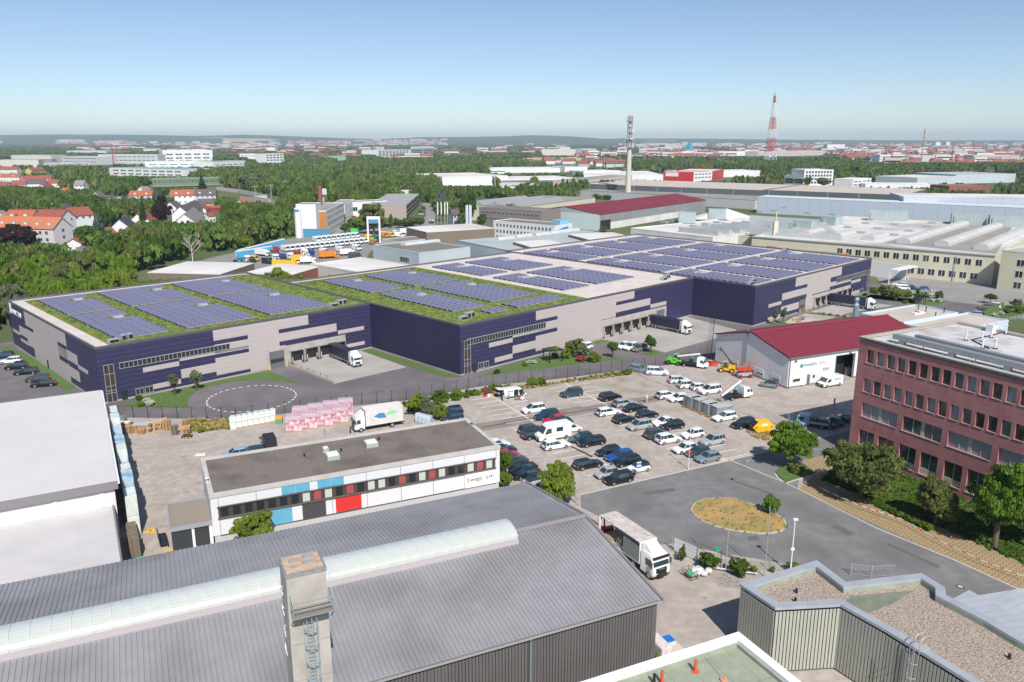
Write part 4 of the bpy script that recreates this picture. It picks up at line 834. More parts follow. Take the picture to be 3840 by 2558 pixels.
for i,(x,y) in enumerate([(100,1225),(250,1205),(410,1190),(540,1172),(650,1158)]):
    p = at('D3',x,y,7.4); q_ = solo('arched_skylight', MB().loft([[(u_,1.6*math.cos(math.pi*j/8),1.3*math.sin(math.pi*j/8)) for j in range(9)] for u_ in (-5,5)]).mesh('arched_skylight',VG), 'small arched skylight in the row on the grey-blue roof', 'skylight', p=(*p,7.4), rz=44, group='arched skylights on the grey-blue roof')
# white and orange office tower, silo, chimney
bb('tower_slab', 'tall blank white slab beside the orange brick office block', 'office building', 'D2', 485,985,650,985,708, 12, WHITE, FELTD)
part('entrance_frame', MB().box(3,-.4,0,17,-.01,4).box(3,-.45,3.6,17.2,-.41,4.4), bpy.data.objects['tower_slab'], M('blue entrance',(0.06,0.25,0.38)))
t_ = bb('orange_office', 'four-storey office with orange brick end and long white window front', 'office building', 'D2', 735,972,882,880,762, 11, WHITE, FELT, [('f',z,1.7,14,1.9) for z in (1.6,5,8.3,11.2)])
part('end_wall', MB().box(-.12,0,0,-.01,11,12.6), t_, ORG); rows(t_, 40, 11, [])
for z in (3,6.3,9.7): part('window', wmesh(1.8,1.2), t_, p=(-.12,8.5,z), rot=(0,0,R(-90)))
p = at('D2',497,990); solo('silo', MB().cyl(0,0,0,15,1.75,20).cyl(0,0,15,15.6,1.75,20,r2=.6).box(-1.2,-1.8,13.4,1.2,-1.7,14.6,m=1).mesh('silo',[WHITE,M('blue entrance',(0,0,0))],smooth=40), 'tall white cylindrical silo tank at the corner of the white slab', 'silo', p=p)
p = at('D2',690,900); hc_ = htop('D2',690,900,550); solo('brick_chimney', MB().box(-.9,-.9,0,.9,.9,hc_).box(-1.05,-1.05,hc_-1.5,1.05,1.05,hc_-.6).mesh('brick_chimney',REDB), 'square dark red brick chimney behind the orange brick office', 'chimney', p=p)
p = at('D2',712,880); r_ = thing('water_tank', 'grey box-shaped water tank on legs beside the brick chimney', 'water tank', p, 20); ht_ = htop('D2',712,880,577); part('tank', MB().box(-1.9,-1.9,ht_-3.4,1.9,1.9,ht_), r_, LGR); part('leg', MB().box(-.5,-.5,0,.5,.5,ht_-3.4), r_, GREYM)
bb('low_workshop', 'low white building with brown roof and orange door squares behind the round tree', 'workshop', 'D2', 920,815,1240,800,690, 14, WHITE, FELTD, [('f',3.6,2.6,4,3.0)])
bb('white_wing', 'two-storey white wing right of the orange brick office', 'office wing', 'D2', 885,855,972,800,712, 10, WHITE, FELT, [('f',1.5,1.3,9,1.1),('f',4.6,1.3,9,1.1),('f',7.5,1.3,9,1.1)])
t_ = bb('parking_garage', 'grey three-level parking garage with striped open side', 'parking garage', 'D2', 1400,838,1506,725,712, 24, M('garage concrete',(0.36,0.31,0.275),rough=.9), M('striped garage roof',(0.26,0.26,0.27),rough=.8,lines=[(0,2.6,.9,(0.45,.45,.46))]), [('l',1.5,1.3,1,1.3,17,21),('l',5,1.3,1,1.3,17,21)])
W_ = math.dist(at('D2',1400,838),at('D2',1506,725)); m = MB()
for z in (1.2,3.9,6.6): m.box(1,-.05,z,W_-1,-.005,z+1.5)
part('open_level', m, t_, DARK)
bb('white_block', 'white block with dark windows behind the parking garage', 'building', 'D2', 1505,692,1562,682,600, 30, WHITE, RWH, [('f',4,2,3,2)])
house('small house with brown hipped roof behind the flag poles', 'D2', 1770,752,1830,750, 8.6, 5.6, 9, LGR, TILED)
rb('brown_office', 'brown-grey three-storey office with a row of white-framed windows', 'office building', 'D3', (-120,955),(405,990),(620,975), 11.5, BRN, FELTD, [('f',8.2,1.5,14,1.3),('f',4.8,1.5,14,1.3)])
rb('white_office', 'white three-storey office with a blue painted end wall and brown roof', 'office building', 'D3', (0,1068),(515,1112),(690,1095), 9.6, WHITE, FELTD, [('f',6.9,1.4,16,1.0),('f',3.9,1.4,16,1.0),('f',1.0,1.4,16,1.0)])
wo_ = bpy.data.objects['white_office']; part('wall_logo', MB().prism([(0,0),(1,1),(4,1.6),(8,1.8),(8.6,1.2),(6,.3),(2,-.2)],0,.05), wo_, M('blue logo paint',(0.05,0.18,0.55)), p=(math.dist(at('D3',0,1068,9.6),at('D3',515,1112,9.6))+.02,2.5,6.6), rot=(R(90),0,R(90)))
rb('blue_penthouse', 'small bright blue roof house on top of the white three-storey office', 'rooftop hut', 'D3', (500,1062),(560,1068),(618,1060), 11.5, M('bright sky blue',(0.20,0.52,0.66)), FELT, fp=False)
# long hall with red roof
p = at('D3',890,1155); q = at('D3',1780,1005); a = ang(p,q); Lh = math.dist(p,q); hE = htop('D3',890,1155,1020)
gl = loc(at('D3',405,975,hE), p, a)[1]
t_ = thing('red_roof_warehouse', 'long hall with dark red gabled roof and pale blue gable end', 'industrial hall', p, a); FP.append([wld(q2,p,a) for q2 in [(-2,-2),(Lh,-2),(Lh,gl),(-2,gl)]])
m = MB().box(0,0,0,Lh,gl,hE); i0 = len(m.v)
for xx in (0,Lh): m.v += [(xx,0,hE),(xx,gl,hE),(xx,gl/2,hE+3.2)]
for f_ in ((0,2,1),(3,4,5),(0,1,4,3),(1,2,5,4),(2,0,3,5)): m.f.append(tuple(i0+t for t in f_)); m.m.append(0)
part('wall', m, t_, SLV); gable_roof(t_, Lh, gl, hE, hE+3.4, M('deep red roof sheet',(0.17,0.016,0.03),(0.20,0.025,0.04),ns=.1,rough=.7), .3)
part('gable_wall', MB().box(-.2,.1,0,-.02,gl-.1,hE+.1), t_, M('pale mint wall',(0.50,0.60,0.62),rough=.7)); part('gate_opening', MB().box(1,-.1,0,12,-.01,5.5), t_, DARK); part('base_wall', MB().box(12,-.08,0,Lh*.75,-.01,3.8), t_, OFFW)
rb('sawtooth_factory', 'old factory with rows of grey sawtooth roofs left of the red-roofed hall', 'factory', 'D3', (-250,935),(230,960),(895,880), 9.5, CREAM, FELT, par=0)
fo = bpy.data.objects['sawtooth_factory']; fw = 40
for i in range(3):
    x = 4 + i*13; part('sawtooth', MB().hexa([(x,3,9.7),(x+9,3,9.7),(x+9,60,9.7),(x,60,9.7),(x+4.4,3,12.2),(x+4.6,3,12.2),(x+4.6,60,12.2),(x+4.4,60,12.2)]), fo, M('grey sawtooth glass',(0.30,.32,.32),rough=.4,lines=[(1,2,.4,(.2,.21,.22))]))
# cream factory on the right with its big roof
fo_ = at('D4',40,1050,10.5); fa = ang(fo_, at('D4',1830,1190,10.5)); FW = math.dist(fo_, at('D4',1830,1190,10.5))
ft = blk('cream_factory', 'long cream two-storey factory with a huge flat roof of skylight vaults', 'factory', fo_, fa, FW, 118, 10.5, CREAM, M('factory roof membrane',(0.56,0.54,0.52),(0.66,0.64,0.62),ns=.06,rough=.9,detail=9,c3=(0.36,0.345,0.33),ns3=.035), [('f',6.4,2.1,15,1.8,34,FW-3),('f',1.6,2.1,14,2.0,36,FW-4)], par=.7)
blk('link_building','low cream filler block added left of the big factory','annex',at('D4',-60,1045,8.5),fa,32,16,8.5,CREAM,FELT)  # block added to cover the shaded dark gap beside the factory
part('cornice', MB().box(0,-.35,10.1,FW,-.06,10.55), ft, GREYM)
def fl(x, y, z=10): return loc(at('D4',x,y,z), fo_, fa)
def vault(root, k, a, b, wd, hh, z, mat, base=1.2):
    p, q = fl(*a, z), fl(*b, z); d = Vector((q[0]-p[0], q[1]-p[1])).normalized(); nn = Vector((-d.y,d.x))
    v_ = part('skylight_vault', MB().loft([[(c_[0]+nn.x*wd*math.cos(math.pi*i/8), c_[1]+nn.y*wd*math.cos(math.pi*i/8), z+base+hh*math.sin(math.pi*i/8)) for i in range(9)] for c_ in (p,q)]), root, mat)
    part('vault_wall', MB().prism([(p[0]+nn.x*wd,p[1]+nn.y*wd),(p[0]-nn.x*wd,p[1]-nn.y*wd),(q[0]-nn.x*wd,q[1]-nn.y*wd),(q[0]+nn.x*wd,q[1]+nn.y*wd)], z, z+base), v_, LGR)
VR = M('grey vault roof', (0.46,0.45,0.445), (0.53,0.52,0.51), ns=.2, rough=.7)
for a_, b_, wd in [((1150,1105),(1590,970),2.5),((1430,1125),(1835,985),2.5),((1720,1150),(2045,1010),2.5),((420,1050),(530,1020),2.6),((650,1068),(760,1040),2.6),((890,1085),(1000,1060),2.6)]: vault(ft, 0, a_, b_, wd, 1.0, 10, VR)
for x0,y0,x1,h_ in [(890,935,1180,5),(1500,965,1760,5),(1780,980,2050,5),(340,1000,470,4),(540,965,650,4),(150,1005,300,3.5)]:
    p, q = fl(x0,y0), fl(x1,y0+10); pp = wld(p,fo_,fa); m = MB().box(0,0,0,math.dist(p,q),6,h_).box(1,-.4,.5,2.5,0,h_-1)
    tag(part('ventilation_unit', m, None, M('zinc box',(0.33,0.40,0.40),(0.38,0.45,0.45),ns=.2,rough=.5,lines=[(0,1.5,.1,(.25,.3,.3))]), p=(*pp,10.1), rot=(0,0,R(fa+ang(p,q)))), 'big zinc ventilation unit standing on the cream factory roof', 'ventilation unit', 'ventilation units on the factory roof')
for x,y in [(710,990),(845,960),(930,1000),(1055,970),(1160,1018),(1290,985),(585,1018),(805,1030),(1045,1048),(1330,960),(600,895),(170,868),(70,875),(250,845),(420,885)]:
    part('roof_vent', MB().box(0,0,10,3.2,2.0,10.9), ft, GREYM, p=(*fl(x,y),0))
part('roof_felt', MB().prism([fl(*q,10.1) for q in [(1000,1100),(1500,955),(1950,985),(1835,1182)]],10.0,10.12), ft, FELT)
for i in range(8):
    p = fl(20, 1035-i*17)
    part('sawtooth', MB().hexa([(p[0],p[1],10),(p[0]+38,p[1],10),(p[0]+38,p[1]+5.5,10),(p[0],p[1]+5.5,10),(p[0],p[1]+.2,11.4),(p[0]+38,p[1]+.2,11.4),(p[0]+38,p[1]+.5,11.4),(p[0],p[1]+.5,11.4)]), ft, M('grey sawtooth sheet',(0.44,.475,.48),(0.36,.39,.40),ns=.1,rough=.6))
bb('cream_wing', 'taller three-storey cream wing at the right end of the factory', 'factory wing', 'D4', 1835,1440,2100,1475,1150, 30, CREAM, M('blue-grey roof sheet',(0,0,0)), [('f',z,2.0,3,2.0,3,22) for z in (1.2,4.9,8.6)])
blk('gravel_hall', 'wide flat hall with sawtooth strips between the red-roofed hall and the solar roof', 'factory hall', at('D3',1155,1130,8), ang(at('D3',1155,1130,8),at('D3',1650,1185,8)), 48, 85, 8, OFFW, RWH)
gh = bpy.data.objects['gravel_hall']
for i in range(9): part('sawtooth', MB().hexa([(24,6+i*8,7.7),(46,6+i*8,7.7),(46,12+i*8,7.7),(24,12+i*8,7.7),(24,6.2+i*8,10),(46,6.2+i*8,10),(46,6.6+i*8,10),(24,6.6+i*8,10)]), gh, MC['grey sawtooth sheet'])
for x,y in [(1400,1085),(1480,1075),(1645,1115),(1750,1100),(1845,1085),(1905,1065)]:
    p = loc(at('D3',x,y,8), at('D3',1155,1130,8), math.degrees(gh.rotation_euler.z)); part('roof_vent', MB().box(0,0,7.7,4,2,8.6), gh, GREYM, p=(*p,0))
for x0,y0,x1 in [(1555,1085,1695),(1805,1055,1950)]:
    p = at('D3',x0,y0,8.2); solo('ventilation_unit', MB().box(0,0,0,math.dist(p,at('D3',x1,y0,8.2)),7,5.2).mesh('ventilation_unit',MC['zinc box']), 'zinc ventilation unit in front of the red-roofed hall, '+('left one' if x0 < 1600 else 'right one'), 'ventilation unit', p=(*p,8), rz=-10)
p = at('D3',1700,1000,8); solo('white_tent', MB().hexa([(0,0,0),(34,0,0),(34,22,0),(0,22,0),(16,10,5.5),(18,10,5.5),(18,12,5.5),(16,12,5.5)]).mesh('white_tent',WHITE), 'white tent-like roof right of the red-roofed hall', 'tent', p=(*p,4), rz=-12)
blk('dark_workshop', 'low dark-roofed workshop with an orange end wall behind the right warehouse unit', 'workshop', at('D4',100,1115,7), ang(at('D4',100,1115,7),at('D4',440,1165,7)), 34, 14, 7, ORG, FELTD)
p = at('D4',200,1135,5); solo('slim_chimney', MB().box(-.9,-.9,0,.9,.9,16).cyl(0,0,16,20,.25,8).mesh('slim_chimney',CREAM), 'slim cream chimney behind the solar roof of the right warehouse', 'chimney', p=p)
# long halls beyond
rb('dark_long_hall', 'very long hall with dark side wall and pale roof behind the telecom tower', 'industrial hall', 'D3', (805,762),(2240,815),(2240,762), 11, DGR, FELTB, par=0)
rb('long_annex', 'long lower annex with grey roof in front of the dark hall', 'industrial hall', 'D3', (730,815),(2200,900),(2240,852), 6.5, LGR, FELT, par=0)
rb('dark_long_hall', 'right section of the very long dark hall, ending near the pale steel hall', 'industrial hall', 'D4', (160,712),(1150,748),(1800,722), 11.2, DGR, FELTB, par=0, fp=True)
p = at('D4',80,790,8.3); q = at('D4',2050,880,8.3)
blk('pale_steel_hall', 'long pale steel-blue hall behind the cream factory roof', 'industrial hall', p, ang(p,q), math.dist(p,q), 18, 11, SLV2, M('blue-white roof',(0.55,0.62,0.66)), par=0)
p = at('D4',1155,762,14); q = at('D4',2060,775,14); blk('pale_steel_hall', 'taller right section of the pale steel-blue hall', 'industrial hall', p, ang(p,q), math.dist(p,q)+20, 40, 14, SLV2, RWH, par=0)
# flat roofed service building between the red-roofed workshop and the road
po = at('K',335,465,8); a = ang(at('K',335,465,8), at('K',790,385,8)); w_ = math.dist(po, at('K',790,385,8)); d_ = loc(at('K',0,385,8),po,a)[1]
t_ = blk('service_building', 'flat-roofed building with pale blue wall and beige roof behind the red-roofed workshop', 'workshop', po, a, w_, d_, 8, M('pale sky-blue wall',(0.50,0.60,0.68)), FELTB)
t2 = blk('service_building', 'lower beige flat roof directly behind the red office', 'workshop', wld((0,-10),po,a), a, w_+4, 9.9, 7.6, M('pale sky-blue wall',(0,0,0)), FELTB)
for x,y in ((430,405),(460,400)): part('roof_light', MB().box(*loc(at('K',x,y,7.8),po,a),7.7,loc(at('K',x,y,7.8),po,a)[0]+2.4,loc(at('K',x,y,7.8),po,a)[1]+1.5,8.2), t_, WHITE); 
for x,y in ((455,360),(520,375),(600,420),(672,385)): part('roof_vent', MB().cyl(*loc(at('K',x,y,7.8),po,a),7.7,9.0,.12,8), t_, DARK)
p = at('E2',1485,1235,2)
solo('exhaust_stack', MB().cyl(0,0,0,8.6,.95,8).cyl(0,0,8.6,9.4,.95,8,r2=.55).cyl(0,0,9.4,10,.55,8).cyl(0,0,10,11,.55,8,r2=.85).cyl(0,0,11,12,.85,8,r2=.5).mesh('exhaust_stack',M('bluish zinc',(0.32,0.47,0.52),rough=.35,metal=.5)), 'bluish metal exhaust stack with bulging cap behind the red-roofed workshop', 'exhaust stack', p=p, s=(.85,.85,.62))
solo('loading_bridge', MB().box(0,0,0,3,15,.4).box(0,0,-5,.3,.3,0).box(0,14.7,-5,.3,15,0).box(-14,13,-5,0,13.5,.4).mesh('loading_bridge',WHITE), 'white sloping loading ramp frame at the far right corner of the warehouse', 'ramp', p=(*at('K',200,150,0),5), rz=-50)
# ---- towers and cranes
def lattice(mb, h, b0, b1, n, r_=.12, z0=0, mcyc=None):
    zs = [z0 + (h-z0)*(1-(1-i/n)**1.25) for i in range(n+1)]
    for i in range(n):
        za, zb_ = zs[i], zs[i+1]; wa, wb_ = [b0+(b1-b0)*(z/h) for z in (za,zb_)]; mm = mcyc(za) if mcyc else 0
        c0 = [(sx*wa,sy*wa,za) for sx,sy in ((-1,-1),(1,-1),(1,1),(-1,1))]; c1 = [(sx*wb_,sy*wb_,zb_) for sx,sy in ((-1,-1),(1,-1),(1,1),(-1,1))]
        for j in range(4): mb.bar(c0[j],c1[j],r_*1.4,mm); mb.bar(c0[j],c1[(j+1)%4],r_,mm); mb.bar(c0[(j+1)%4],c1[j],r_,mm); mb.bar(c1[j],c1[(j+1)%4],r_,mm)
p = at('D3',1128,900); hT = htop('D3',1128,900,178)
tt = thing('telecom_tower', 'slender concrete telecom tower with platforms and antennas on top', 'telecom tower', p, 15)
part('shaft', MB().cyl(0,0,0,hT*.62,2.6,16,r2=1.7).mesh('shaft',M('pale tower concrete',(0.55,0.51,0.46),rough=.9),smooth=40), tt)
m = MB(); lattice(m, hT*.985, 1.9, 1.5, 12, .16, hT*.62); part('lattice_top', m, tt, GREYM)
for f_, rr0 in ((.625,3.6),(.72,3.3),(.80,3.0),(.93,3.4)):
    z = hT*f_; pp_ = part('platform', MB().cyl(0,0,z,z+.4,rr0,16), tt, LGR); m = MB()
    for i in range(10):
        t = 6.283*i/10; m.cyl((rr0+.2)*math.cos(t),(rr0+.2)*math.sin(t),z-.5,z+3.2,.22,6)
    part('antenna', m, pp_, OFFW)
m = MB()
for i in range(8):
    t = i*2.4; z = hT*(.66+.03*i); m.ball(2.4*math.cos(t),2.4*math.sin(t),z,.9,.9,.9,8,4)
part('antenna_dish', m, tt, WHITE); part('mast_tip', MB().cyl(0,0,hT*.98,hT*1.02,.12,6), tt, STEEL); part('mast_core', MB().cyl(0,0,hT*.62,hT*.985,1.0,10), tt, GREYM)
p = at('D4',168,533); hM = htop('D4',168,533,0)
mt_ = thing('radio_mast', 'tall red and white lattice radio mast above the trees', 'radio mast', p, 20); m = MB()
lattice(m, hM*.97, 9, 1.0, 18, .44, 0, lambda z: 0 if int(z/hM*6.0) % 2 else 1); part('lattice', m, mt_, [M('mast red',(0.55,0.05,0.06)), M('mast white',(0.8,.8,.82))])
part('tip', MB().cyl(0,0,hM*.965,hM*1.02,.5,6), mt_, MC['mast red'])
def crane(label, k, xb, yb, yt, xl, xr, col, yj=None, D=None):
    p = at(k,xb,yb); H_ = htop(k,xb,yb,yt); s_ = math.hypot(*p)/FPX/V[k][2]; yj_ = htop(k,xb,yb,yj or yt+8)
    r_ = thing('tower_crane', label, 'tower crane', p); cm = M('crane '+str(col), col, rough=.5); w0 = max(.9, s_*2.6)
    m = MB(); lattice(m, H_, w0, w0, max(8,int(H_/(w0*2.6))), w0*.16); part('mast', m, r_, cm)
    m = MB(); L0, L1 = (xl-xb)*s_, (xr-xb)*s_; n = 22
    for i in range(n):
        a0, a1 = L0+(L1-L0)*i/n, L0+(L1-L0)*(i+1)/n; q_ = w0*(.26 if 'campus' not in label else .5); e = w0*.55
        m.bar((a0,-e,yj_),(a1,-e,yj_),q_).bar((a0,e,yj_),(a1,e,yj_),q_).bar((a0,0,yj_+w0*1.3),(a1,0,yj_+w0*1.3),q_).bar((a0,-e,yj_),((a0+a1)/2,0,yj_+w0*1.3),q_).bar(((a0+a1)/2,0,yj_+w0*1.3),(a1,-e,yj_),q_)
    part('jib', m, r_, cm); part('counterweight', MB().box(L1*.86 if abs(L1) < abs(L0) else L0*.9,-w0*.6,yj_-w0*1.8,(L1*.86 if abs(L1) < abs(L0) else L0*.9)+w0*1.6,w0*.6,yj_), r_, GREYM)
    part('cab', MB().box(w0*.6,-w0,yj_-w0*1.8,w0*2,w0,yj_-w0*.2), r_, WHITE)
crane('red tower crane with a long horizontal jib in front of the white campus', 'D1', 958,392,208,450,1085, (0.60,0.02,0.04), 218)
crane('tall orange tower crane over the distant city', 'D4', 1280,528,262,1245,1450, (0.65,0.22,0.08), 297)
crane('small dark red crane left of the tall orange crane', 'D4', 1061,525,402,1040,1190, (0.45,0.03,0.05), 408)
crane('small orange crane beside the tall orange crane', 'D4', 1184,505,398,1175,1240, (0.65,0.25,0.06), 410)
crane('small dark red crane right of the tall orange crane', 'D4', 1503,515,358,1490,1530, (0.45,0.03,0.07), 370)
crane('low orange crane near the turquoise pyramid roof', 'D3', 1560,530,445,1390,1610, (0.60,0.25,0.12), 460)
for i,(k,x,y0,y1) in enumerate([('D1',90,135,70),('D1',180,132,85),('D1',348,125,72),('D3',263,355,335),('D3',648,362,330),('D3',1270,382,362),('D3',1575,388,365)]):
    o = V[k]; Yd = 10500; X_ = (o[0]+x/o[2]-CX)/FPX*Yd/CP; z = CAMH+(YH-(o[1]+y1/o[2]))/FPX*Yd/CP; zb_ = 20
    m = MB().cyl(0,0,zb_,z-18,1.6,6)
    for t in (90,210,330): m.tube((0,-1,z-18),(22*math.cos(R(t+i*20)),-1,z-18+22*math.sin(R(t+i*20))),1.0,4,r2=.4)
    solo('wind_turbine', m.mesh('wind_turbine',WHITE), 'tiny white wind turbine on the horizon', 'wind turbine', p=(X_,Yd,0), group='wind turbines on the horizon')
# truss bridge
p = at('D1',1292,572); q = at('D1',1850,556); a = ang(p,q); L = math.dist(p,q); zt_ = htop('D1',1292,572,492)
br = thing('truss_bridge', 'green steel truss railway bridge among the trees', 'bridge', p, a); TG = M('pale green steel', (0.20,0.27,0.20), rough=.7); FP.append([wld(t_,p,a) for t_ in [(-5,-14),(L+5,-14),(L+5,16),(-5,16)]])
for y in (0, 9):
    m = MB().box(0,y-.5,1,L,y+.5,2.2).box(0,y-.6,zt_-1.4,L,y+.6,zt_)
    n = 18
    for i in range(n): m.bar((L*i/n,y,zt_-1),(L*(i+.5)/n,y,2),.75).bar((L*(i+.5)/n,y,2),(L*(i+1)/n,y,zt_-1),.4)
    part('truss', m, br, TG)
part('deck', MB().box(0,.6,.4,L,8.4,1), br, BRN)
m = MB(); pts = [at('D1',*q_) for q_ in [(1820,590),(2000,610),(2150,640),(2240,665)]] + [at('D2',*q_) for q_ in [(120,670),(250,700)]]
for a0,b0 in zip(pts, pts[1:]):
    d = Vector((b0[0]-a0[0],b0[1]-a0[1])); nn = Vector((-d.y,d.x)).normalized()*.4; m.prism([(a0[0]+nn.x,a0[1]+nn.y),(a0[0]-nn.x,a0[1]-nn.y),(b0[0]-nn.x,b0[1]-nn.y),(b0[0]+nn.x,b0[1]+nn.y)],0,3.2)
solo('noise_barrier', m.mesh('noise_barrier',[M('pinkish grey barrier',(0.52,.48,.47))]), 'long curved grey noise barrier wall along the railway', 'noise barrier')
sheet('railway', 'D2', [(0,690),(100,692),(260,725),(330,700),(250,660),(100,650),(0,640)], .08, M('brown track ballast',(0.20,.15,.12),(0.28,.22,.18),ns=.3))
FP.append([at('D2',*q_) for q_ in [(-400,660),(-400,590),(0,600),(330,690),(330,740),(250,740)]])
# ---- village houses on the left
house('long orange-roofed apartment house with dormers and lavender gable behind the dark red beech', 'D1', -260,798,515,822, 15, 10.6, 11, M('lavender-white render',(0.60,0.575,0.60),rough=.85), M('orange tile',(0.48,0.17,0.085),(0.42,0.15,0.07),ns=1,rough=.8), [('r',8.8,1.4,1,1.2,4,7),('r',5.8,1.4,1,1.2,4,7),('r',2.8,1.4,1,1.2,4,7),('f',8,1.4,14,1.4),('f',5,1.4,14,1.4),('f',2,1.4,14,1.4)], 1, 'apartment_house', 'apartment house', dorm=8)
hs = [('orange-roofed terrace behind the long apartment house',75,757,300,757,14,10,11,'w','o',3),('red-roofed terrace with white party wall',325,752,560,757,14,10,11,'w','r',3),('red-roofed house with white gable and grey dormers',560,740,735,728,13,9,10,'w','r',2),
('small grey-roofed house with orange chimney behind the terraces',515,745,560,695,13,9,9,'w','d',1),('red-roofed house at the left edge with white gable',-60,392,155,392,10,6,11,'w','r',1),('red-roofed house behind a dark conifer',235,402,350,397,10,6,11,'y','r',0),
('orange terrace row at the left edge',-40,455,175,455,9,6,10,'w','o',3),('red terrace with pale gable',185,470,300,468,9,5.5,10,'c','r',0),('long red roof with white gable behind the trees',300,468,425,466,9,5.5,10,'w','r',3),('red roof at the far left edge',-80,520,70,520,9,5,10,'w','r',0),
('bright red roof beside the dark one',100,510,215,508,9,5,9,'w','r',0),('dark slate-roofed house in the village',225,502,385,500,9,5,9,'w','d',1),('cream gabled house with red roof and solar panel',345,540,415,532,8,4.5,9,'c','r',0),('brown-red roof half behind a tree',400,502,490,500,8,4.5,9,'w','r',0),
('white house with grey roof and balcony in the wood',635,507,715,507,11,6.5,9,'w','g',0),('house with bright orange-red roof left of the copper beech',1092,596,1283,594,10,6.5,10,'w','o',1),('long orange-red roof joined to a dark one',1432,588,1632,585,11,7,11,'w','o',1),('dark-tiled house with three roof windows joined to the orange one',1636,585,1815,583,11,7,11,'g','d',1),
('white house with large dark sloping roof',1510,728,1640,672,10,5.5,10,'w','d',0),('white gabled house with grey-brown roof in front',1545,790,1625,735,9.5,4.5,12,'w','g',0),('yellow-gabled house with dark roof',1660,665,1795,662,8,5,9,'y','d',0),('white gabled house with navy roof',1000,835,1060,812,10,5,11,'w','n',1),
('small white house with red roof behind the conifer',1150,790,1225,765,8,4.5,8,'w','r',0),('white house behind the copper beech',1235,830,1290,815,9,4.5,10,'w','r',0),('little white gabled house at the edge of the wood',640,1085,690,1055,5,2.4,7,'w','g',0),('small red-roofed annex by the lavender gable',612,1000,672,985,6,4,7,'w','r',0),
('low yellow house with flat brown roof',1560,835,1700,830,4.2,3.6,8,'y','g',0),('bright red garden pavilion',1745,722,1850,716,4.2,2.6,6,'rr','r',0),('low white building with dark flat roof in the village wood',870,630,1000,640,6,5,9,'w','d',0),('small brown-roofed white gable house by the copper beech',1425,690,1480,680,8,4.5,8,'w','d',0),('small white gabled house with red roof right of the grey-brown one',1680,715,1715,705,7,4,7,'w','r',0),('narrow pale house behind the blue spruce',1215,655,1260,650,8,5,7,'c','g',0),('white terrace house below the grey-brown roof',1720,785,1775,780,6,4.5,7,'w','r',0),('red-roofed cottage in the trees left of the navy roof',880,905,930,900,7,4.5,8,'w','r',0),('orange-roofed cottage behind the village trees',520,570,570,568,8,5,8,'w','o',0),('white cottage with grey roof by the truss bridge',1180,560,1235,556,8,5,8,'w','g',0),('red-roofed house right of the noise barrier',2010,668,2060,664,6,4,8,'c','o',0),('white house with brown roof below the dark pine pair',800,600,850,597,9,5.5,8,'w','d',0),('blue-grey gabled house at the left edge',-20,765,25,760,10,6.5,9,'w','g',0)]
wm_ = dict(w=WHITE, y=YELW, c=CREAM, g=LGR, rr=RED); rm_ = dict(o=TILE, r=TILE2, d=TILED, g=M('grey roof tile',(0.22,.20,.18),(.26,.24,.21),ns=1), n=M('navy roof tile',(0.05,.06,.09)))
for lb,x1,y1,x2,y2,hr,he,d_,wm,rm,ch in hs: house(lb,'D1',x1,y1,x2,y2,hr,he,d_,wm_[wm],rm_[rm],chim=ch,dorm=2 if 'orange' in lb and d_>9 else 0)
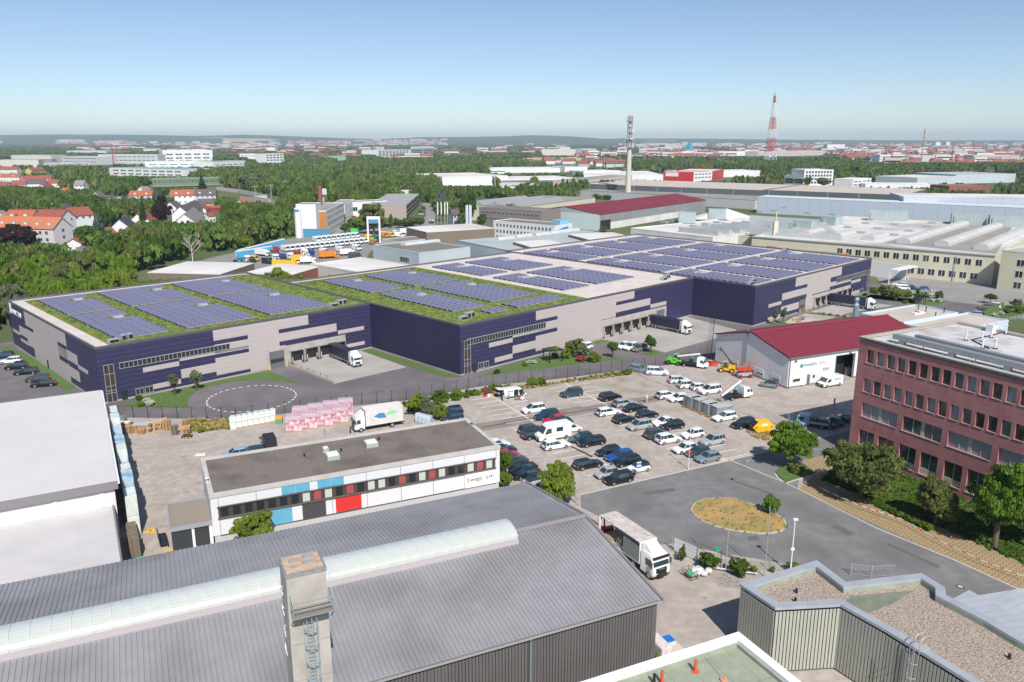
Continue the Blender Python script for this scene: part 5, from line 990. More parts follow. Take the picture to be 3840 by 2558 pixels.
# ---- campus and industry in the background: label, view, ground left, ground right, top left, depth, wall, roof, window rows
bl = [('white multi-storey campus block with ribbon windows and penthouses','D1',1372,345,1790,340,255,60,'w','w',[(.55,5),(.2,5)]),('lower white campus wing in front of the multi-storey block','D1',1220,400,1780,395,348,40,'w','b',[(.4,6)]),('white campus wing at the right with dark windows','D1',1790,405,2065,392,352,40,'w','b',[(.4,5)]),
('long white laboratory with blue-green roof','D1',925,480,1560,500,402,45,'w','bl',[(.7,9),(.35,9)]),('grey office row with many small windows','D1',528,372,830,378,305,40,'lg','w',[(.7,12),(.3,12)]),('grey penthouse block above the office row','D1',565,300,895,300,258,60,'lg','w',[]),('pale office wing behind the red crane','D1',830,370,1330,372,290,30,'lg','w',[(.7,12),(.35,12)]),
('long pale hall with green-grey roofs at the left','D1',-40,400,330,398,335,90,'c','gg',[]),('second pale hall with green-grey roof','D1',100,350,435,352,295,50,'c','gg',[]),('low building with curved white canopy','D1',360,395,760,385,362,30,'lg','w',[(.4,8)]),('white block with dark glass corner','D2',215,370,370,365,285,30,'w','w',[(.8,5),(.55,5),(.3,5)]),
('dark glass office cube','D2',138,360,215,362,300,40,'dg','w',[]),('white wing left of the dark glass cube','D2',0,335,138,335,285,30,'w','w',[(.6,4)]),('white long slab hospital block on the wooded plain','D2',1150,320,1430,310,255,50,'w','w',[(.8,9),(.6,9),(.4,9),(.2,9)]),('white striped office right of the slab block','D2',1440,308,1625,300,252,50,'w','w',[(.8,1),(.5,1),(.2,1)]),
('green-sided hall in the trees','D2',795,348,890,345,305,40,'gn','w',[]),('orange-roofed white block','D2',225,280,295,280,232,40,'w','o',[]),('big white flat hall complex','D2',1700,560,2250,545,478,90,'w','w',[]),('white office strip behind the flat halls','D2',1930,455,2240,450,425,30,'w','b',[(.5,1)]),
('white plant with rooftop tower','D3',405,525,690,525,470,60,'c','w',[]),('white plant tower block','D3',555,500,645,500,450,30,'c','w',[]),('pale glass office','D3',750,500,865,498,465,40,'lg','w',[]),('long white logistics hall','D3',20,670,570,665,632,60,'w','w',[]),('white hall right of the logistics hall','D3',600,668,790,664,618,40,'w','b',[]),
('white stepped office with pale blue top','D3',760,712,1065,705,655,40,'w','w',[(.5,10)]),('wide white roof in front of the red building','D3',760,735,1440,735,685,120,'w','w',[]),('beige office strip','D3',708,795,1165,740,735,30,'pk','b',[(.5,10)]),('two-storey office with dark ribbon windows','D3',60,850,350,855,790,50,'w','f',[(.6,1),(.2,1)]),
('low white hall with long white roof','D3',70,770,710,755,722,60,'w','w',[]),('dark block on the flat roofs','D3',405,800,500,800,742,30,'dg','f',[]),('grey flat hall at the left of the silver roofs','D3',55,790,330,790,748,60,'lg','f',[]),
('bright red building with white sign','D3',1425,735,1680,742,657,50,'rd','w',[]),('white middle part of the red building','D3',1680,742,1835,735,662,48,'w','w',[(.7,5),(.35,5)]),('right part of the bright red building','D3',1835,735,1932,712,655,45,'rd','w',[]),('long low white hall right of the red building','D3',1932,705,2240,700,652,40,'w','w',[]),
('big white store with red band','D3',1280,530,1900,535,500,150,'w','w',[]),('turquoise pyramid-roofed pavilion','D3',1615,492,1700,492,478,60,'tq','tq',[]),('long white hall near the city','D3',1890,525,2210,525,490,120,'w','w',[]),
('white office tower in the trees with blue logo','D4',415,690,628,688,562,28,'w','w',[(.8,9),(.6,9),(.4,9),(.2,9)]),('lower white office wing left of the tower','D4',275,680,415,690,600,26,'w','w',[(.6,1),(.3,1)]),('white cube house with dark windows','D4',775,692,912,680,632,20,'w','w',[(.6,4),(.2,4)]),('low white strip building','D4',870,695,1400,700,665,30,'w','w',[]),
('grey-blue hall group at the right','D4',1530,665,1970,655,598,60,'lb','b2',[]),('pale hall left of the grey-blue group','D4',1250,680,1530,665,620,50,'lb','w',[]),('small red brick shed with dark roof','D4',1485,720,1780,715,680,26,'rb','f',[]),('brick building at the right edge','D4',1850,760,2040,765,722,30,'rb','f',[(.5,6)]),
('white power plant block on the city edge','D4',568,440,755,445,405,80,'w','w',[]),('white power plant tower','D4',590,420,718,420,376,50,'w','w',[]),('long pinkish housing row','D4',80,470,560,455,430,40,'pk','w',[(.5,12)]),('pink apartment slab','D4',1660,505,2000,505,455,40,'pk','w',[(.7,9),(.35,9)]),
('white high-rise in the city, left one','D4',1385,405,1420,405,358,40,'w','w',[]),('white high-rise in the city, right one','D4',1465,390,1490,390,356,40,'w','w',[]),('scaffolded building below the orange crane','D4',1215,505,1420,500,460,60,'lg','w',[]),('white apartment block near the small red crane','D4',975,510,1050,510,452,40,'w','w',[(.7,5),(.4,5)]),('white apartment row near the scaffolding','D4',1100,500,1190,500,470,40,'w','o',[])]
cm_ = dict(w=WHITE,lg=LGR,c=M('pale stone',(0.56,0.53,0.48)),dg=M('dark glass front',(0.05,.07,.09),rough=.2),gn=M('mint green wall',(0.30,.50,.36)),pk=PINK,rd=REDW,lb=LBL,rb=REDB,tq=M('turquoise roof',(0.03,.26,.36)),y=YELW)
cr_ = dict(w=RWH,b=FELT,bl=BLR,gg=M('green-grey roof',(0.27,.34,.31)),o=TILE,f=FELTD,b2=M('blue-grey roof sheet',(0,0,0)),tq=cm_['tq'])
for lb,k,x0,y0,x1,y1,yt,d_,wm,rm,rw in bl:
    p = at(k,x0,y0); q = at(k,x1,y1); hh = htop(k,x0,y0,yt); W_ = math.dist(p,q)
    if len(lb.split()) < 5: lb += ' in the background'
    sp = [('f',hh*f_,max(1.2,hh*.12),n,(W_/n)*.62 if n > 1 else W_*.9) for f_, n in rw]
    t_ = blk('building', lb, 'building', p, ang(p,q), W_, d_, hh, cm_[wm], cr_[rm], sp, par=.6)
    if 'pyramid' in lb: part('pyramid_roof', MB().cyl(W_/2,d_/2,hh,hh+40,W_*.6,4,r2=1), t_, cm_['tq'])
    if 'with white sign' in lb: part('sign_board', MB().box(3,-.3,hh*.5,W_*.5,-.1,hh*.92), t_, WHITE); 
# ------------------------------------------------------------------ trees and shrubs
LM = {'m': leafmat('maple leaves', (0.045,0.10,0.012), (0.22,0.35,0.045)), 'd': leafmat('dark leaves', (0.03,0.07,0.015), (0.15,0.24,0.045)), 'y': leafmat('yellow-green leaves', (0.085,0.14,0.02), (0.27,0.355,0.055)),
 'o': leafmat('olive leaves', (0.08,0.115,0.03), (0.25,0.28,0.09)), 'p': leafmat('copper beech leaves', (0.018,0.012,0.014), (0.06,0.03,0.03), .15), 'b': leafmat('blue conifer needles', (0.05,0.09,0.075), (0.14,0.19,0.165), .15),
 'c': leafmat('conifer needles', (0.015,0.035,0.015), (0.05,0.085,0.03), .15), 'w': leafmat('white blossom', (0.35,0.38,0.28), (0.75,0.75,0.68), .2), 'r': leafmat('red blossom', (0.25,0.03,0.05), (0.45,0.12,0.13), .2),
 'g': leafmat('grey-green leaves', (0.10,0.13,0.07), (0.23,0.26,0.15)), 'sed': leafmat('sedum leaves', (0.13,0.22,0.035), (0.29,0.34,0.08), .3), 't': leafmat('wheat-coloured weeds', (0.34,0.26,0.10), (0.60,0.44,0.18), .3), 'wood': leafmat('woodland leaves', (0.04,0.085,0.02), (0.19,0.29,0.065), .28)}
def leafarr(seed, n_cl, n_lf, size, shape='round'):
    """leaf quads gathered in clumps through a unit crown: x, y in -1..1, z in 0..1"""
    g_ = np.random.default_rng(seed); C_ = []
    while len(C_) < n_cl:
        d = g_.normal(size=3); d /= np.linalg.norm(d); r_ = g_.uniform(.35, 1.05) ** .6
        if shape == 'cone': z = g_.uniform(0,1)**1.4; t = g_.uniform(0,6.283); k = (1-z)*.92+.04; C_.append((k*math.cos(t)*g_.uniform(.5,1), k*math.sin(t)*g_.uniform(.5,1), z)); continue
        if shape == 'col': z = g_.uniform(.02,.98); t = g_.uniform(0,6.283); k = (1-abs(2*z-.9)**2.2*.75); C_.append((k*math.cos(t)*g_.uniform(.4,.9), k*math.sin(t)*g_.uniform(.4,.9), z)); continue
        lump = 1 + .30*math.sin(3.1*d[0]+seed*1.7+2*d[2])*math.cos(2.6*d[1]+seed); p = d*r_*lump*.86
        if p[2] < -.75: continue
        C_.append((p[0], p[1], .5+.5*p[2]))
    C_ = np.array(C_); cr = g_.uniform(.14, .26, n_cl) * (1 if shape == 'round' else .75)
    P = []; idx = np.repeat(np.arange(n_cl), n_lf); N = len(idx)
    d = g_.normal(size=(N,3)); d /= np.linalg.norm(d, axis=1)[:,None]; d[:,2] = np.abs(d[:,2])*.85 - .15
    pos = C_[idx] + d * (cr[idx]*g_.uniform(.55,1.05,N))[:,None] * np.array([1,1,.55])
    nrm = d*1.0 + g_.normal(size=(N,3))*.55; nrm /= np.linalg.norm(nrm, axis=1)[:,None]
    a = np.cross(nrm, g_.normal(size=(N,3))); a /= np.linalg.norm(a, axis=1)[:,None]; b = np.cross(nrm, a)
    s_ = size * g_.uniform(.6,1.3,N)[:,None]
    V4 = np.stack([pos-a*s_-b*s_*.6, pos+a*s_-b*s_*.6, pos+a*s_+b*s_*.6, pos-a*s_+b*s_*.6], 1)
    return V4.reshape(-1,3)
def quadmesh(name, v, mat):
    me = bpy.data.meshes.new(name); n = len(v)//4; me.vertices.add(len(v)); me.vertices.foreach_set('co', v.astype(np.float32).ravel())
    me.loops.add(4*n); me.loops.foreach_set('vertex_index', np.arange(4*n, dtype=np.int32)); me.polygons.add(n); me.polygons.foreach_set('loop_start', np.arange(0,4*n,4, dtype=np.int32)); me.polygons.foreach_set('loop_total', np.full(n,4,dtype=np.int32))
    me.materials.append(mat); me.update(calc_edges=True); return me
CRN = {}
def crown(kind, seed, q):
    sh = {'c':'cone','b':'cone','k':'col'}.get(kind,'round'); key = (sh, seed, q)
    if key not in CRN:
        n_cl, n_lf, sz = {'hi':(170,110,.03),'mid':(80,60,.06),'lo':(44,34,.095),'bush':(60,45,.075)}[q]
        if sh != 'round': sz *= 1.1; n_cl = int(n_cl*1.2)
        CRN[key] = quadmesh('crown', leafarr(seed*7+3, n_cl, n_lf, sz, sh), LM['m'])
    return CRN[key]
def trunkmesh(seed, cz=.45):
    key = ('trunk', seed)
    if key not in CRN:
        q = random.Random(seed); m = MB(); m.tube((0,0,-.02),(0.01,0,.35),.032,8,r2=.024); m.tube((0.01,0,.35),(.0,.02,.8),.024,6,r2=.008)
        for i in range(7):
            t = q.uniform(0,6.28); z = q.uniform(.28,.6); m.tube((0,0,z),(.28*math.cos(t),.28*math.sin(t),z+q.uniform(.12,.25)),.013,5,r2=.004)
        CRN[key] = m.mesh('trunk', BARK)
    return CRN[key]
NT = [0]
def tree(x, y, h_, r_, kind, label, q='mid', group=None, cat='tree', name='tree', bare=.22):
    NT[0] += 1; sd_ = rnd.randrange(5); t = thing(name, label, cat, (x,y,0), rnd.uniform(0,360), group)
    mk_ = 'm' if kind == 'k' else kind
    cb = h_*bare if kind not in 'cb' else h_*.06
    part('crown', crown(kind, sd_, q), t, LM[mk_], p=(0,0,cb), s=(r_,r_,h_-cb))
    part('trunk', trunkmesh(sd_), t, p=(0,0,0), s=(h_,h_,h_*.95))
    return t
def T(label, k, xb, yb, yt, hw, kind='m', q='mid', group=None, **kw):
    x, y = at(k, xb, yb); h_ = htop(k, xb, yb, yt); r_ = hw / V[k][2] / FPX * math.hypot(y, CAMH)
    return tree(x, y, h_, r_, kind, label, q, group, **kw)
def bush(label, k, xb, yb, yt, hw, kind='m', group=None):
    x, y = at(k, xb, yb); h_ = max(.5, htop(k, xb, yb, yt)*.95); r_ = hw / V[k][2] / FPX * math.hypot(y, CAMH)
    return solo('shrub', crown('m', rnd.randrange(5), 'bush'), label, 'shrub', LM[kind], (x,y,.02), rnd.uniform(0,360), group, (r_,r_,h_))
T('round bright green maple on the grass bed by the street corner','B4',548,322,-35,168,'m','hi',bare=.2)
T('wide airy olive-green tree in front of the red office','B4',1090,560,110,300,'o','hi',bare=.15)
T('smaller airy olive-green tree between the wide one and the dark maple','B4',1660,760,405,165,'o','hi',bare=.15)
T('big dense green maple at the right edge in front of the red office','B4',2125,940,285,245,'m','hi',bare=.22)
T('second dense maple cut off by the right picture edge','B4',2400,960,300,210,'m','hi',bare=.2)
T('small young tree on the dry roundabout island','E4',1935,340,140,75,'m','mid',bare=.12)
T('conical lime tree beside the grey hall and the parking lot','B3',800,1395,1020,165,'y','hi',bare=.05)
p = wld((4.5,-3.0), oo, HA); tree(*p, 5.2, 2.7, 'y', 'small light green tree in front of the white office, half behind the grey hall', 'mid')
p = wld((7.3,15.5), oo, HA); tree(*p, 6.0, 1.7, 'y', 'bright green tree behind the left end of the white office', 'mid')
T('green tree at the right end of the white office','B3',340,1140,915,75,'m'); T('low light green tree below the white office sign','B3',330,1235,1110,90,'y'); T('small leafy shrub tree by the hall corner','B3',240,1260,1170,55,'y')
T('thin-stemmed tree beside the white box truck','A2',1615,1130,920,90,'y'); T('grey-green bushy tree next to the black van','A2',1735,1140,965,75,'g',bare=.05); T('bright green bushy tree in front of the dark parked cars','A2',1840,1165,1020,75,'y',bare=.05); T('dark shrub tree along the fence','A2',1850,985,890,62,'d',bare=.05); T('round green shrub tree along the fence','A2',1995,960,875,55,'y',bare=.05)
for i,(k,xb,yb,yt,hw) in enumerate([('A1',1608,942,730,52),('A1',1808,897,695,52),('E2',375,1342,1135,48),('E2',492,1330,1112,52)]): T(['slim young tree on the lawn left of the turning circle, the nearer one','slim young tree on the lawn left of the turning circle, the farther one','slim young tree at the right warehouse unit, left one','slim young tree at the right warehouse unit, right one'][i],k,xb,yb,yt,hw,'g',bare=.35)
T('small round street tree left of the warehouse car spaces','A3',1218,597,435,55,'d',bare=.4); T('small round street tree right of the warehouse car spaces','A3',1562,547,385,60,'d',bare=.35)
T('airy shrub-like tree behind the green-roofed shelter','A3',870,575,405,95,'o',bare=.02); T('airy pink-flecked tree beside the yellow-green bush','A3',935,575,460,75,'g',bare=.02)
T('multi-stem tree near the right warehouse corner','E2',1890,978,790,100,'o',bare=.1); T('second multi-stem tree near the right warehouse corner','E2',2040,1012,812,100,'o',bare=.1)
T('small round tree by the black fence near the far car spaces','K',1060,312,220,45,'d',bare=.35); T('small flowering tree at the right picture edge','K',1270,352,270,52,'g',bare=.15)
bs_ = [('A1',1283,985,930,38,'d','dark round shrub by the office windows of the left unit'),('A1',1295,1040,986,40,'y','yellow-green round shrub in front of the dark one'),('A1',1345,1005,962,48,'w','white flowering shrub on the left lawn, farther one'),('A1',1385,1032,975,48,'w','white flowering shrub on the left lawn, nearer one'),
('A3',155,740,690,30,'d','small dark round shrub at the start of the long lawn'),('A3',415,670,625,32,'y','small yellow-green shrub on the long lawn'),('A3',455,648,612,32,'w','white flowering shrub on the long lawn, left one'),('A3',497,648,610,30,'w','white flowering shrub on the long lawn, right one'),('A3',785,602,505,55,'y','big yellow-green round shrub beside the shelter'),('A3',1045,632,528,67,'y','bigger yellow-green round shrub right of the red one'),('A3',925,627,568,52,'r','red flowering shrub between the yellow-green ones'),('A3',690,590,545,40,'g','pale shrub behind the shelter posts'),
('E2',1615,948,900,32,'d','dark clipped shrub at the right warehouse corner'),('E2',2190,962,860,72,'y','yellow-green shrub near the white ramp'),('E2',1770,915,830,60,'y','green shrub at the glass corner of the warehouse'),('E2',1715,890,825,36,'d','dark shrub against the warehouse corner'),('E2',2170,1052,1000,40,'y','low light shrub in front of the multi-stem trees'),('K',510,250,180,40,'w','white flowering shrub behind the glass shelter, left one'),('K',560,265,185,45,'w','white flowering shrub behind the glass shelter, middle one'),('K',630,270,200,38,'g','pale shrub behind the glass shelter, right one'),('K',405,240,200,30,'w','white-flecked shrub left of the glass shelter'),('K',465,235,175,30,'m','green shrub behind the glass shelter roof'),
('K',570,295,268,22,'w','low pale shrub by the lawn path, left one'),('K',635,300,262,25,'w','low white shrub by the lawn path, right one'),('K',1305,390,325,48,'y','yellow-green shrub at the right picture edge'),('K',1205,395,340,38,'o','brownish shrub between hedge and yellow-green shrub'),('K',1100,420,390,32,'w','white flower clump behind the hedge, left one'),('K',1150,405,375,30,'w','white flower clump behind the hedge, right one'),
('E4',1320,872,700,105,'d','large dark shrub behind the plastic sheeting'),('E4',1615,935,735,98,'d','round dark shrub at the base of the first flagpole'),('E4',1765,915,840,42,'m','small shrub between the two flagpoles'),('E4',2140,885,800,72,'m','shrub behind the zigzag roof corner by the lamp'),('E4',1950,910,840,26,'y','slim light shrub by the wire fence'),('E4',1060,800,640,45,'o','thin young shrub behind the front of the white truck'),('B4',590,360,285,68,'o','low spreading shrub under the round maple'),
('F8',390,475,370,72,'y','bright leafy bush by the fence above the parking lot, left one'),('F8',480,465,380,58,'m','darker leafy bush by the fence above the parking lot, right one'),('F8',30,535,455,60,'m','ivy-like bush behind the open white van, left one'),('F8',130,520,450,60,'m','ivy-like bush behind the open white van, right one'),('A3',1350,745,695,55,'y','leafy bush in the corner behind the silver estate car'),('A1',1855,1278,1225,42,'m','weedy green tuft by the pallet stacks'),('A1',1880,1200,1165,40,'m','weedy green tuft under the black fence'),('D3',920,1178,1118,38,'g','pale round bush beside the open hall gate')]
for k,xb,yb,yt,hw,kd,lb in bs_: bush(lb,k,xb,yb,yt,hw,kd)
for i in range(9): bush('small flowering shrub in the low border by the right docks','E2',1000+i*48,1195+i*6,1168+i*6,30,'wy'[i%2],'flowering border shrubs by the right docks')
for i in range(9): bush('low clipped shrub of the hedge row under the office trees','B4',1180+i*55,600+i*26,560+i*24,38,'m','hedge row under the office trees')
hd = MB().prism([at('K',985,412),at('K',1010,422),at('K',1172,335),at('K',1150,330)],0,1.2); solo('hedge', hd.mesh('hedge',[M('hedge green',(0.07,.13,.03),(0.11,.18,.05),ns=4,rough=1,bump=1,bs=8)]), 'clipped green box hedge beside the far car spaces', 'hedge')
ms = [('D2',1125,965,690,122,'o','broad olive tree between the workshop and the parking garage'),('D2',888,965,862,46,'d','dark round tree in front of the white wing'),('D2',872,882,780,22,'k','slim columnar tree at the white wing'),('D2',1270,910,795,22,'k','slim columnar tree left of the garage shrubs'),('D2',1340,908,835,46,'d','dark dome-shaped tree below the garage wall'),('D2',1430,905,800,55,'o','olive tree below the garage corner, left one'),('D2',1510,905,815,50,'d','olive tree below the garage corner, right one'),('D2',1695,770,575,80,'b','large blue-grey cedar behind the hipped-roof house'),('D2',1765,770,640,65,'o','brownish tree right of the cedar'),('D2',1912,895,612,92,'d','tall rounded tree near the striped banner'),
('D2',1690,850,705,48,'m','light tree behind the flag poles'),('D2',1880,915,775,45,'o','tree beside the striped banner'),('D2',2030,918,785,46,'d','dark oval tree in front of the brown-grey office'),('D3',655,865,752,78,'d','large dark tree before the long lower annex'),('D3',385,865,800,48,'d','dark tree left of the large one by the annex'),('D3',530,865,785,62,'o','brownish tree beside the large dark one'),('D3',25,845,680,38,'y','tall pale tree at the white lamp pole'),
('D1',150,1130,862,168,'p','big dark purple copper beech in front of the long apartment house'),('D1',1378,935,652,82,'p','tall dark copper beech among the white houses'),('D1',848,1050,800,85,'b','blue-grey cedar beside the gabled houses'),('D1',1050,790,640,60,'b','blue-grey spruce behind the navy-roofed house'),('D1',1185,700,640,22,'b','slim blue spruce in front of the orange roof'),('D1',1310,700,585,60,'b','tall blue-green fir left of the copper beech'),('D1',770,500,395,45,'c','dark pine pair in the village wood'),('D1',1700,580,470,38,'c','dark conifer before the truss bridge'),('D1',2065,1095,960,62,'y','bright yellow-green tree near the blue toilets'),('D1',765,1120,905,85,'d','dark round tree left of the little white gable'),('D1',2110,600,435,122,'g','wide grey-green willow near the railway'),('D1',640,480,430,35,'g','grey-green tree near the grey-roofed house'),('D4',1045,1320,1168,42,'o','half-bare tree against the cream factory wall'),('D4',560,1170,1112,42,'m','light green tree in front of the cream factory, left'),
('D4',800,640,520,60,'m','big pale green dome-shaped tree right of the mast'),('D4',445,690,610,32,'d','tree in front of the white tower, left one'),('D4',560,700,615,55,'g','tree in front of the white tower, right one'),('D1',1215,920,690,45,'c','tall dark conifer behind the white gable')]
for k,xb,yb,yt,hw,kd,lb in ms: T(lb,k,xb,yb,yt,hw,kd)
for i,(x,yb,yt) in enumerate([(1470,850,805),(1560,860,828),(1640,890,838),(1740,905,852),(1830,925,862),(1930,945,868),(2050,955,885),(2160,960,880),(960,895,850),(870,890,845)]): T('green street tree in the row behind the red-roofed hall','D3',x,yb,yt,48,'d' if i%3 else 'm',group='tree row behind the red-roofed hall')
x,y = at('D1',1620,1195); hB = htop('D1',1620,1195,950); q_ = random.Random(5); m = MB().tube((0,0,0),(0,0,hB*.55),.28,8,r2=.16)
def twig(m, p, d, L, r_, n):
    e = p + d*L; m.tube(p, e, r_, 5, r2=r_*.6)
    if n: 
        for _ in range(3): twig(m, p+d*L*q_.uniform(.5,1), (d+Vector((q_.uniform(-.7,.7),q_.uniform(-.7,.7),q_.uniform(-.05,.5)))).normalized(), L*.62, r_*.55, n-1)
for i in range(7): twig(m, Vector((0,0,hB*(.25+.05*i))), Vector((math.cos(i*2.2),math.sin(i*2.2),1.1)).normalized(), hB*.3, .14, 3)
solo('bare_tree', m.mesh('bare_tree',M('pale dead wood',(0.50,.44,.37),rough=.9)), 'bare dead white-barked tree at the edge of the wood', 'tree', p=(x,y,0))
# ---- woods: the largest trees are individuals, the rest one mass
FP.append([(58,150),(330,150),(330,335),(100,335)])
FP += [[(-60,225),(250,215),(400,400),(420,640),(60,770),(35,560),(-10,450)], [(-95,135),(-90,20),(140,20),(140,190),(60,230)], [at('W' if 0 else 'D4',*q) for q in [(-200,1000),(2300,1100),(2300,1700),(600,1600)]]]
FP.append([at('D1',*q) for q in [(1560,1330),(2240,1330),(2240,1190),(1900,1195),(1250,1195),(1230,1330)]])
CLR = [[at(k,*q) for q in P_] for k,P_ in [('D3',[(300,612),(860,610),(1000,575),(880,530),(330,545),(100,560)]),('D3',[(0,865),(800,872),(2240,915),(2240,700),(1900,640),(1100,640),(0,650)]),('D4',[(0,760),(2038,790),(2038,590),(1500,600),(1150,690),(0,690)]),('D1',[(0,600),(500,590),(480,400),(0,400)]),('D1',[(-50,410),(500,410),(900,470),(1400,500),(2050,410),(2050,360),(1100,340),(-50,350)]),('D2',[(-50,365),(370,372),(370,335),(-50,335)]),('D1',[(1090,700),(1500,760),(1560,900),(1760,900),(1860,640),(1100,620)]),('D1',[(0,1090),(560,1085),(560,960),(0,960)]),('D2',[(1650,560),(2240,560),(2240,470),(1650,470)])]]
def inpoly(x, y, P):
    c_ = False; n = len(P); j = n-1
    for i in range(n):
        xi, yi = P[i]; xj, yj = P[j]
        if (yi > y) != (yj > y) and x < (xj-xi)*(y-yi)/(yj-yi)+xi: c_ = not c_
        j = i
    return c_
BBX = [(min(p[0] for p in P), max(p[0] for p in P), min(p[1] for p in P), max(p[1] for p in P), P) for P in FP]
BBC = [(min(p[0] for p in P), max(p[0] for p in P), min(p[1] for p in P), max(p[1] for p in P), P) for P in CLR]
def hit(x, y, L): return any(b[0] <= x <= b[1] and b[2] <= y <= b[3] and inpoly(x, y, b[4]) for b in L)
tr = random.Random(11); pts = []
PROT = [(V[k][0]+x0/V[k][2], V[k][1]+y0/V[k][2], V[k][0]+x1/V[k][2], V[k][1]+y1/V[k][2]) for k,x0,y0,x1,y1 in [
 ('D1',870,630,1000,665),('D1',1175,545,1240,590),('D1',795,590,855,630),('D1',515,560,575,600),('D1',2005,655,2065,690),('D1',875,895,935,930),('D1',-60,395,200,450),('D1',190,395,350,440),('D1',-60,450,180,515),('D1',180,465,430,520),('D1',-60,520,220,560),('D1',215,500,495,570),('D1',635,505,770,585),('D1',1090,595,1285,665),('D1',1425,585,1830,650),('D1',1420,670,1830,870),('D1',960,810,1110,950),('D1',1140,765,1300,860),
 ('D1',-60,750,740,900),('D1',-60,820,610,1050),('D1',610,985,740,1110),('D1',1290,495,1850,570),('D1',1820,590,2240,660),('D1',-60,295,440,380),('D1',360,280,900,385),('D1',830,290,1340,370),('D1',1220,345,2065,395),('D1',1370,250,1800,340),('D1',925,400,1560,478),('D2',130,285,370,365),
 ('D1',1195,1190,2240,1350),('D2',480,1135,1500,1330),('D2',-420,1010,1000,1215),('D2',0,610,330,700),('D2',480,700,880,985),('D2',870,700,1240,830),('D2',1215,600,1560,830),('D2',670,550,735,680),('D2',1150,255,1625,318),('D2',795,305,890,345),('D2',1700,470,2240,560),('D2',1810,625,2240,700),
 ('D3',0,620,570,670),('D3',595,620,790,665),('D3',400,450,870,525),('D3',760,640,1440,730),('D3',1425,650,1932,740),('D3',1930,650,2240,700),('D3',1180,480,2240,530),('D3',300,530,1000,575),('D3',440,570,1110,625),('D4',275,550,628,685),('D4',775,630,1400,695),('D4',1250,595,1975,660),('D4',1485,665,1790,715),('D4',560,375,760,445),('D4',80,420,560,465),('D4',900,440,2038,510),('D3',1100,430,1160,880)]]
def sight(X_, Y_, h_):
    """greatest height that keeps the houses behind in view"""
    d0 = Y_*CP+CAMH*SP; px = CX+FPX*X_/d0; hw = 4.5*FPX/d0; best = h_
    zt_ = lambda z: CY-FPX*((Y_*SP+(z-CAMH)*CP)/(Y_*CP-(z-CAMH)*SP))
    y0_, yt = zt_(0), zt_(h_)
    for a0,b0,a1,b1 in PROT:
        if px+hw > a0 and px-hw < a1 and yt < b1 and y0_ > b1-2: best = min(best, h_*(y0_-b1)/(y0_-yt)+.5)
        elif px+hw > a0 and px-hw < a1 and y0_ <= b1-2 and y0_ > b0+(b1-b0)*.45: return 0
    return best
def hsh(x, y): return math.sin(x*.013+1.3)*math.cos(y*.011+.4)+.5*math.sin(x*.031-y*.027)
y = 205.0
while y < 6500:
    sp_ = 7.4 if y < 480 else (9.5 if y < 800 else (13 if y < 1600 else (24 if y < 3000 else 48)))
    x = -(y*.66+60)
    while x < y*.66+60:
        X_, Y_ = x+tr.uniform(-.45,.45)*sp_, y+tr.uniform(-.45,.45)*sp_; x += sp_
        if hit(X_, Y_, BBX): continue
        if hit(X_, Y_, BBC) and tr.random() > .10: continue
        if X_ > .1*Y_ and Y_ > 1500 and tr.random() < (.72 if Y_ < 3000 else .8): continue
        if Y_ > 2300 and hsh(X_*.35, Y_*.35) > .75: continue
        h0 = tr.uniform(8.5,14.5)*(.7 if Y_ > 1600 else 1); hs_ = sight(X_, Y_, h0)
        if hs_ < 2.6: continue
        pts.append((X_, Y_, sp_, hs_))
    y += sp_*.92
KN = dict(y='yellow-green broad tree', m='fresh green broad tree', o='olive-green broad tree', g='grey-green broad tree', d='dark green broad tree', k='narrow columnar tree', c='dark conifer')
print('tree points', len(pts))
pts.sort(key=lambda p: p[1]); nind = 285 - NT[0]; lead = [p for p in pts if p[0] < 40][:max(0,nind)]; ls_ = set(lead)
rest = [p for p in pts if p not in ls_]
for (X_, Y_, sp_, hh) in lead:
    near = Y_ < 290; kd = tr.choice('yymmogm' if near else 'mdmoddkcyo')
    tree(X_, Y_, hh, (tr.uniform(3.6,5.2) if kd not in 'kc' else 2.6)*min(1,.35+hh/15), kd, KN[kd]+(' in the dense wood left of the green-roofed warehouse' if near else (' in the mixed wood around the village houses' if X_ < -95 else ' in the wood between the van yard and the railway')), 'mid', KN[kd]+(' of the near wood' if near else ' of the village wood' if X_ < -95 else ' of the yard wood'), bare=.1)
def forest(name, P, protos, mat, hr, rr):
    out = []
    for i, (X_, Y_, sp_, hq) in enumerate(P):
        v = protos[i % len(protos)]; t = tr.uniform(0,6.283); c_, s_ = math.cos(t), math.sin(t); k = sp_/9.5
        h_ = hq; r_ = tr.uniform(*rr)*max(1,k*.95)*min(1,.35+hq/13)
        o = np.empty_like(v); o[:,0] = (v[:,0]*c_-v[:,1]*s_)*r_+X_; o[:,1] = (v[:,0]*s_+v[:,1]*c_)*r_+Y_; o[:,2] = v[:,2]*h_; out.append(o)
    stuff(part(name, quadmesh(name, np.concatenate(out), mat)))
pA = [leafarr(30+i, 26, 22, .13) for i in range(5)] + [leafarr(40, 26, 22, .12, 'cone')]
pB = [leafarr(50+i, 14, 9, .22) for i in range(5)]
pC = [leafarr(60+i, 10, 5, .32) for i in range(4)]
fA = [p for p in rest if p[1] < 750]; fB = [p for p in rest if 750 <= p[1] < 1800]; fC = [p for p in rest if p[1] >= 1800]
for nm, P_, pr_ in (('woodland', fA, pA), ('woodland', fB, pB), ('woodland', fC, pC)):
    k3 = [P_[0::3], P_[1::3], P_[2::3]]
    for j, mt in enumerate(('wood','d','o')):
        if k3[j]: forest(nm, k3[j], pr_, LM[mt], (8.5,14.5), (4.2,6.4))
print('wood', len(fA), len(fB), len(fC))
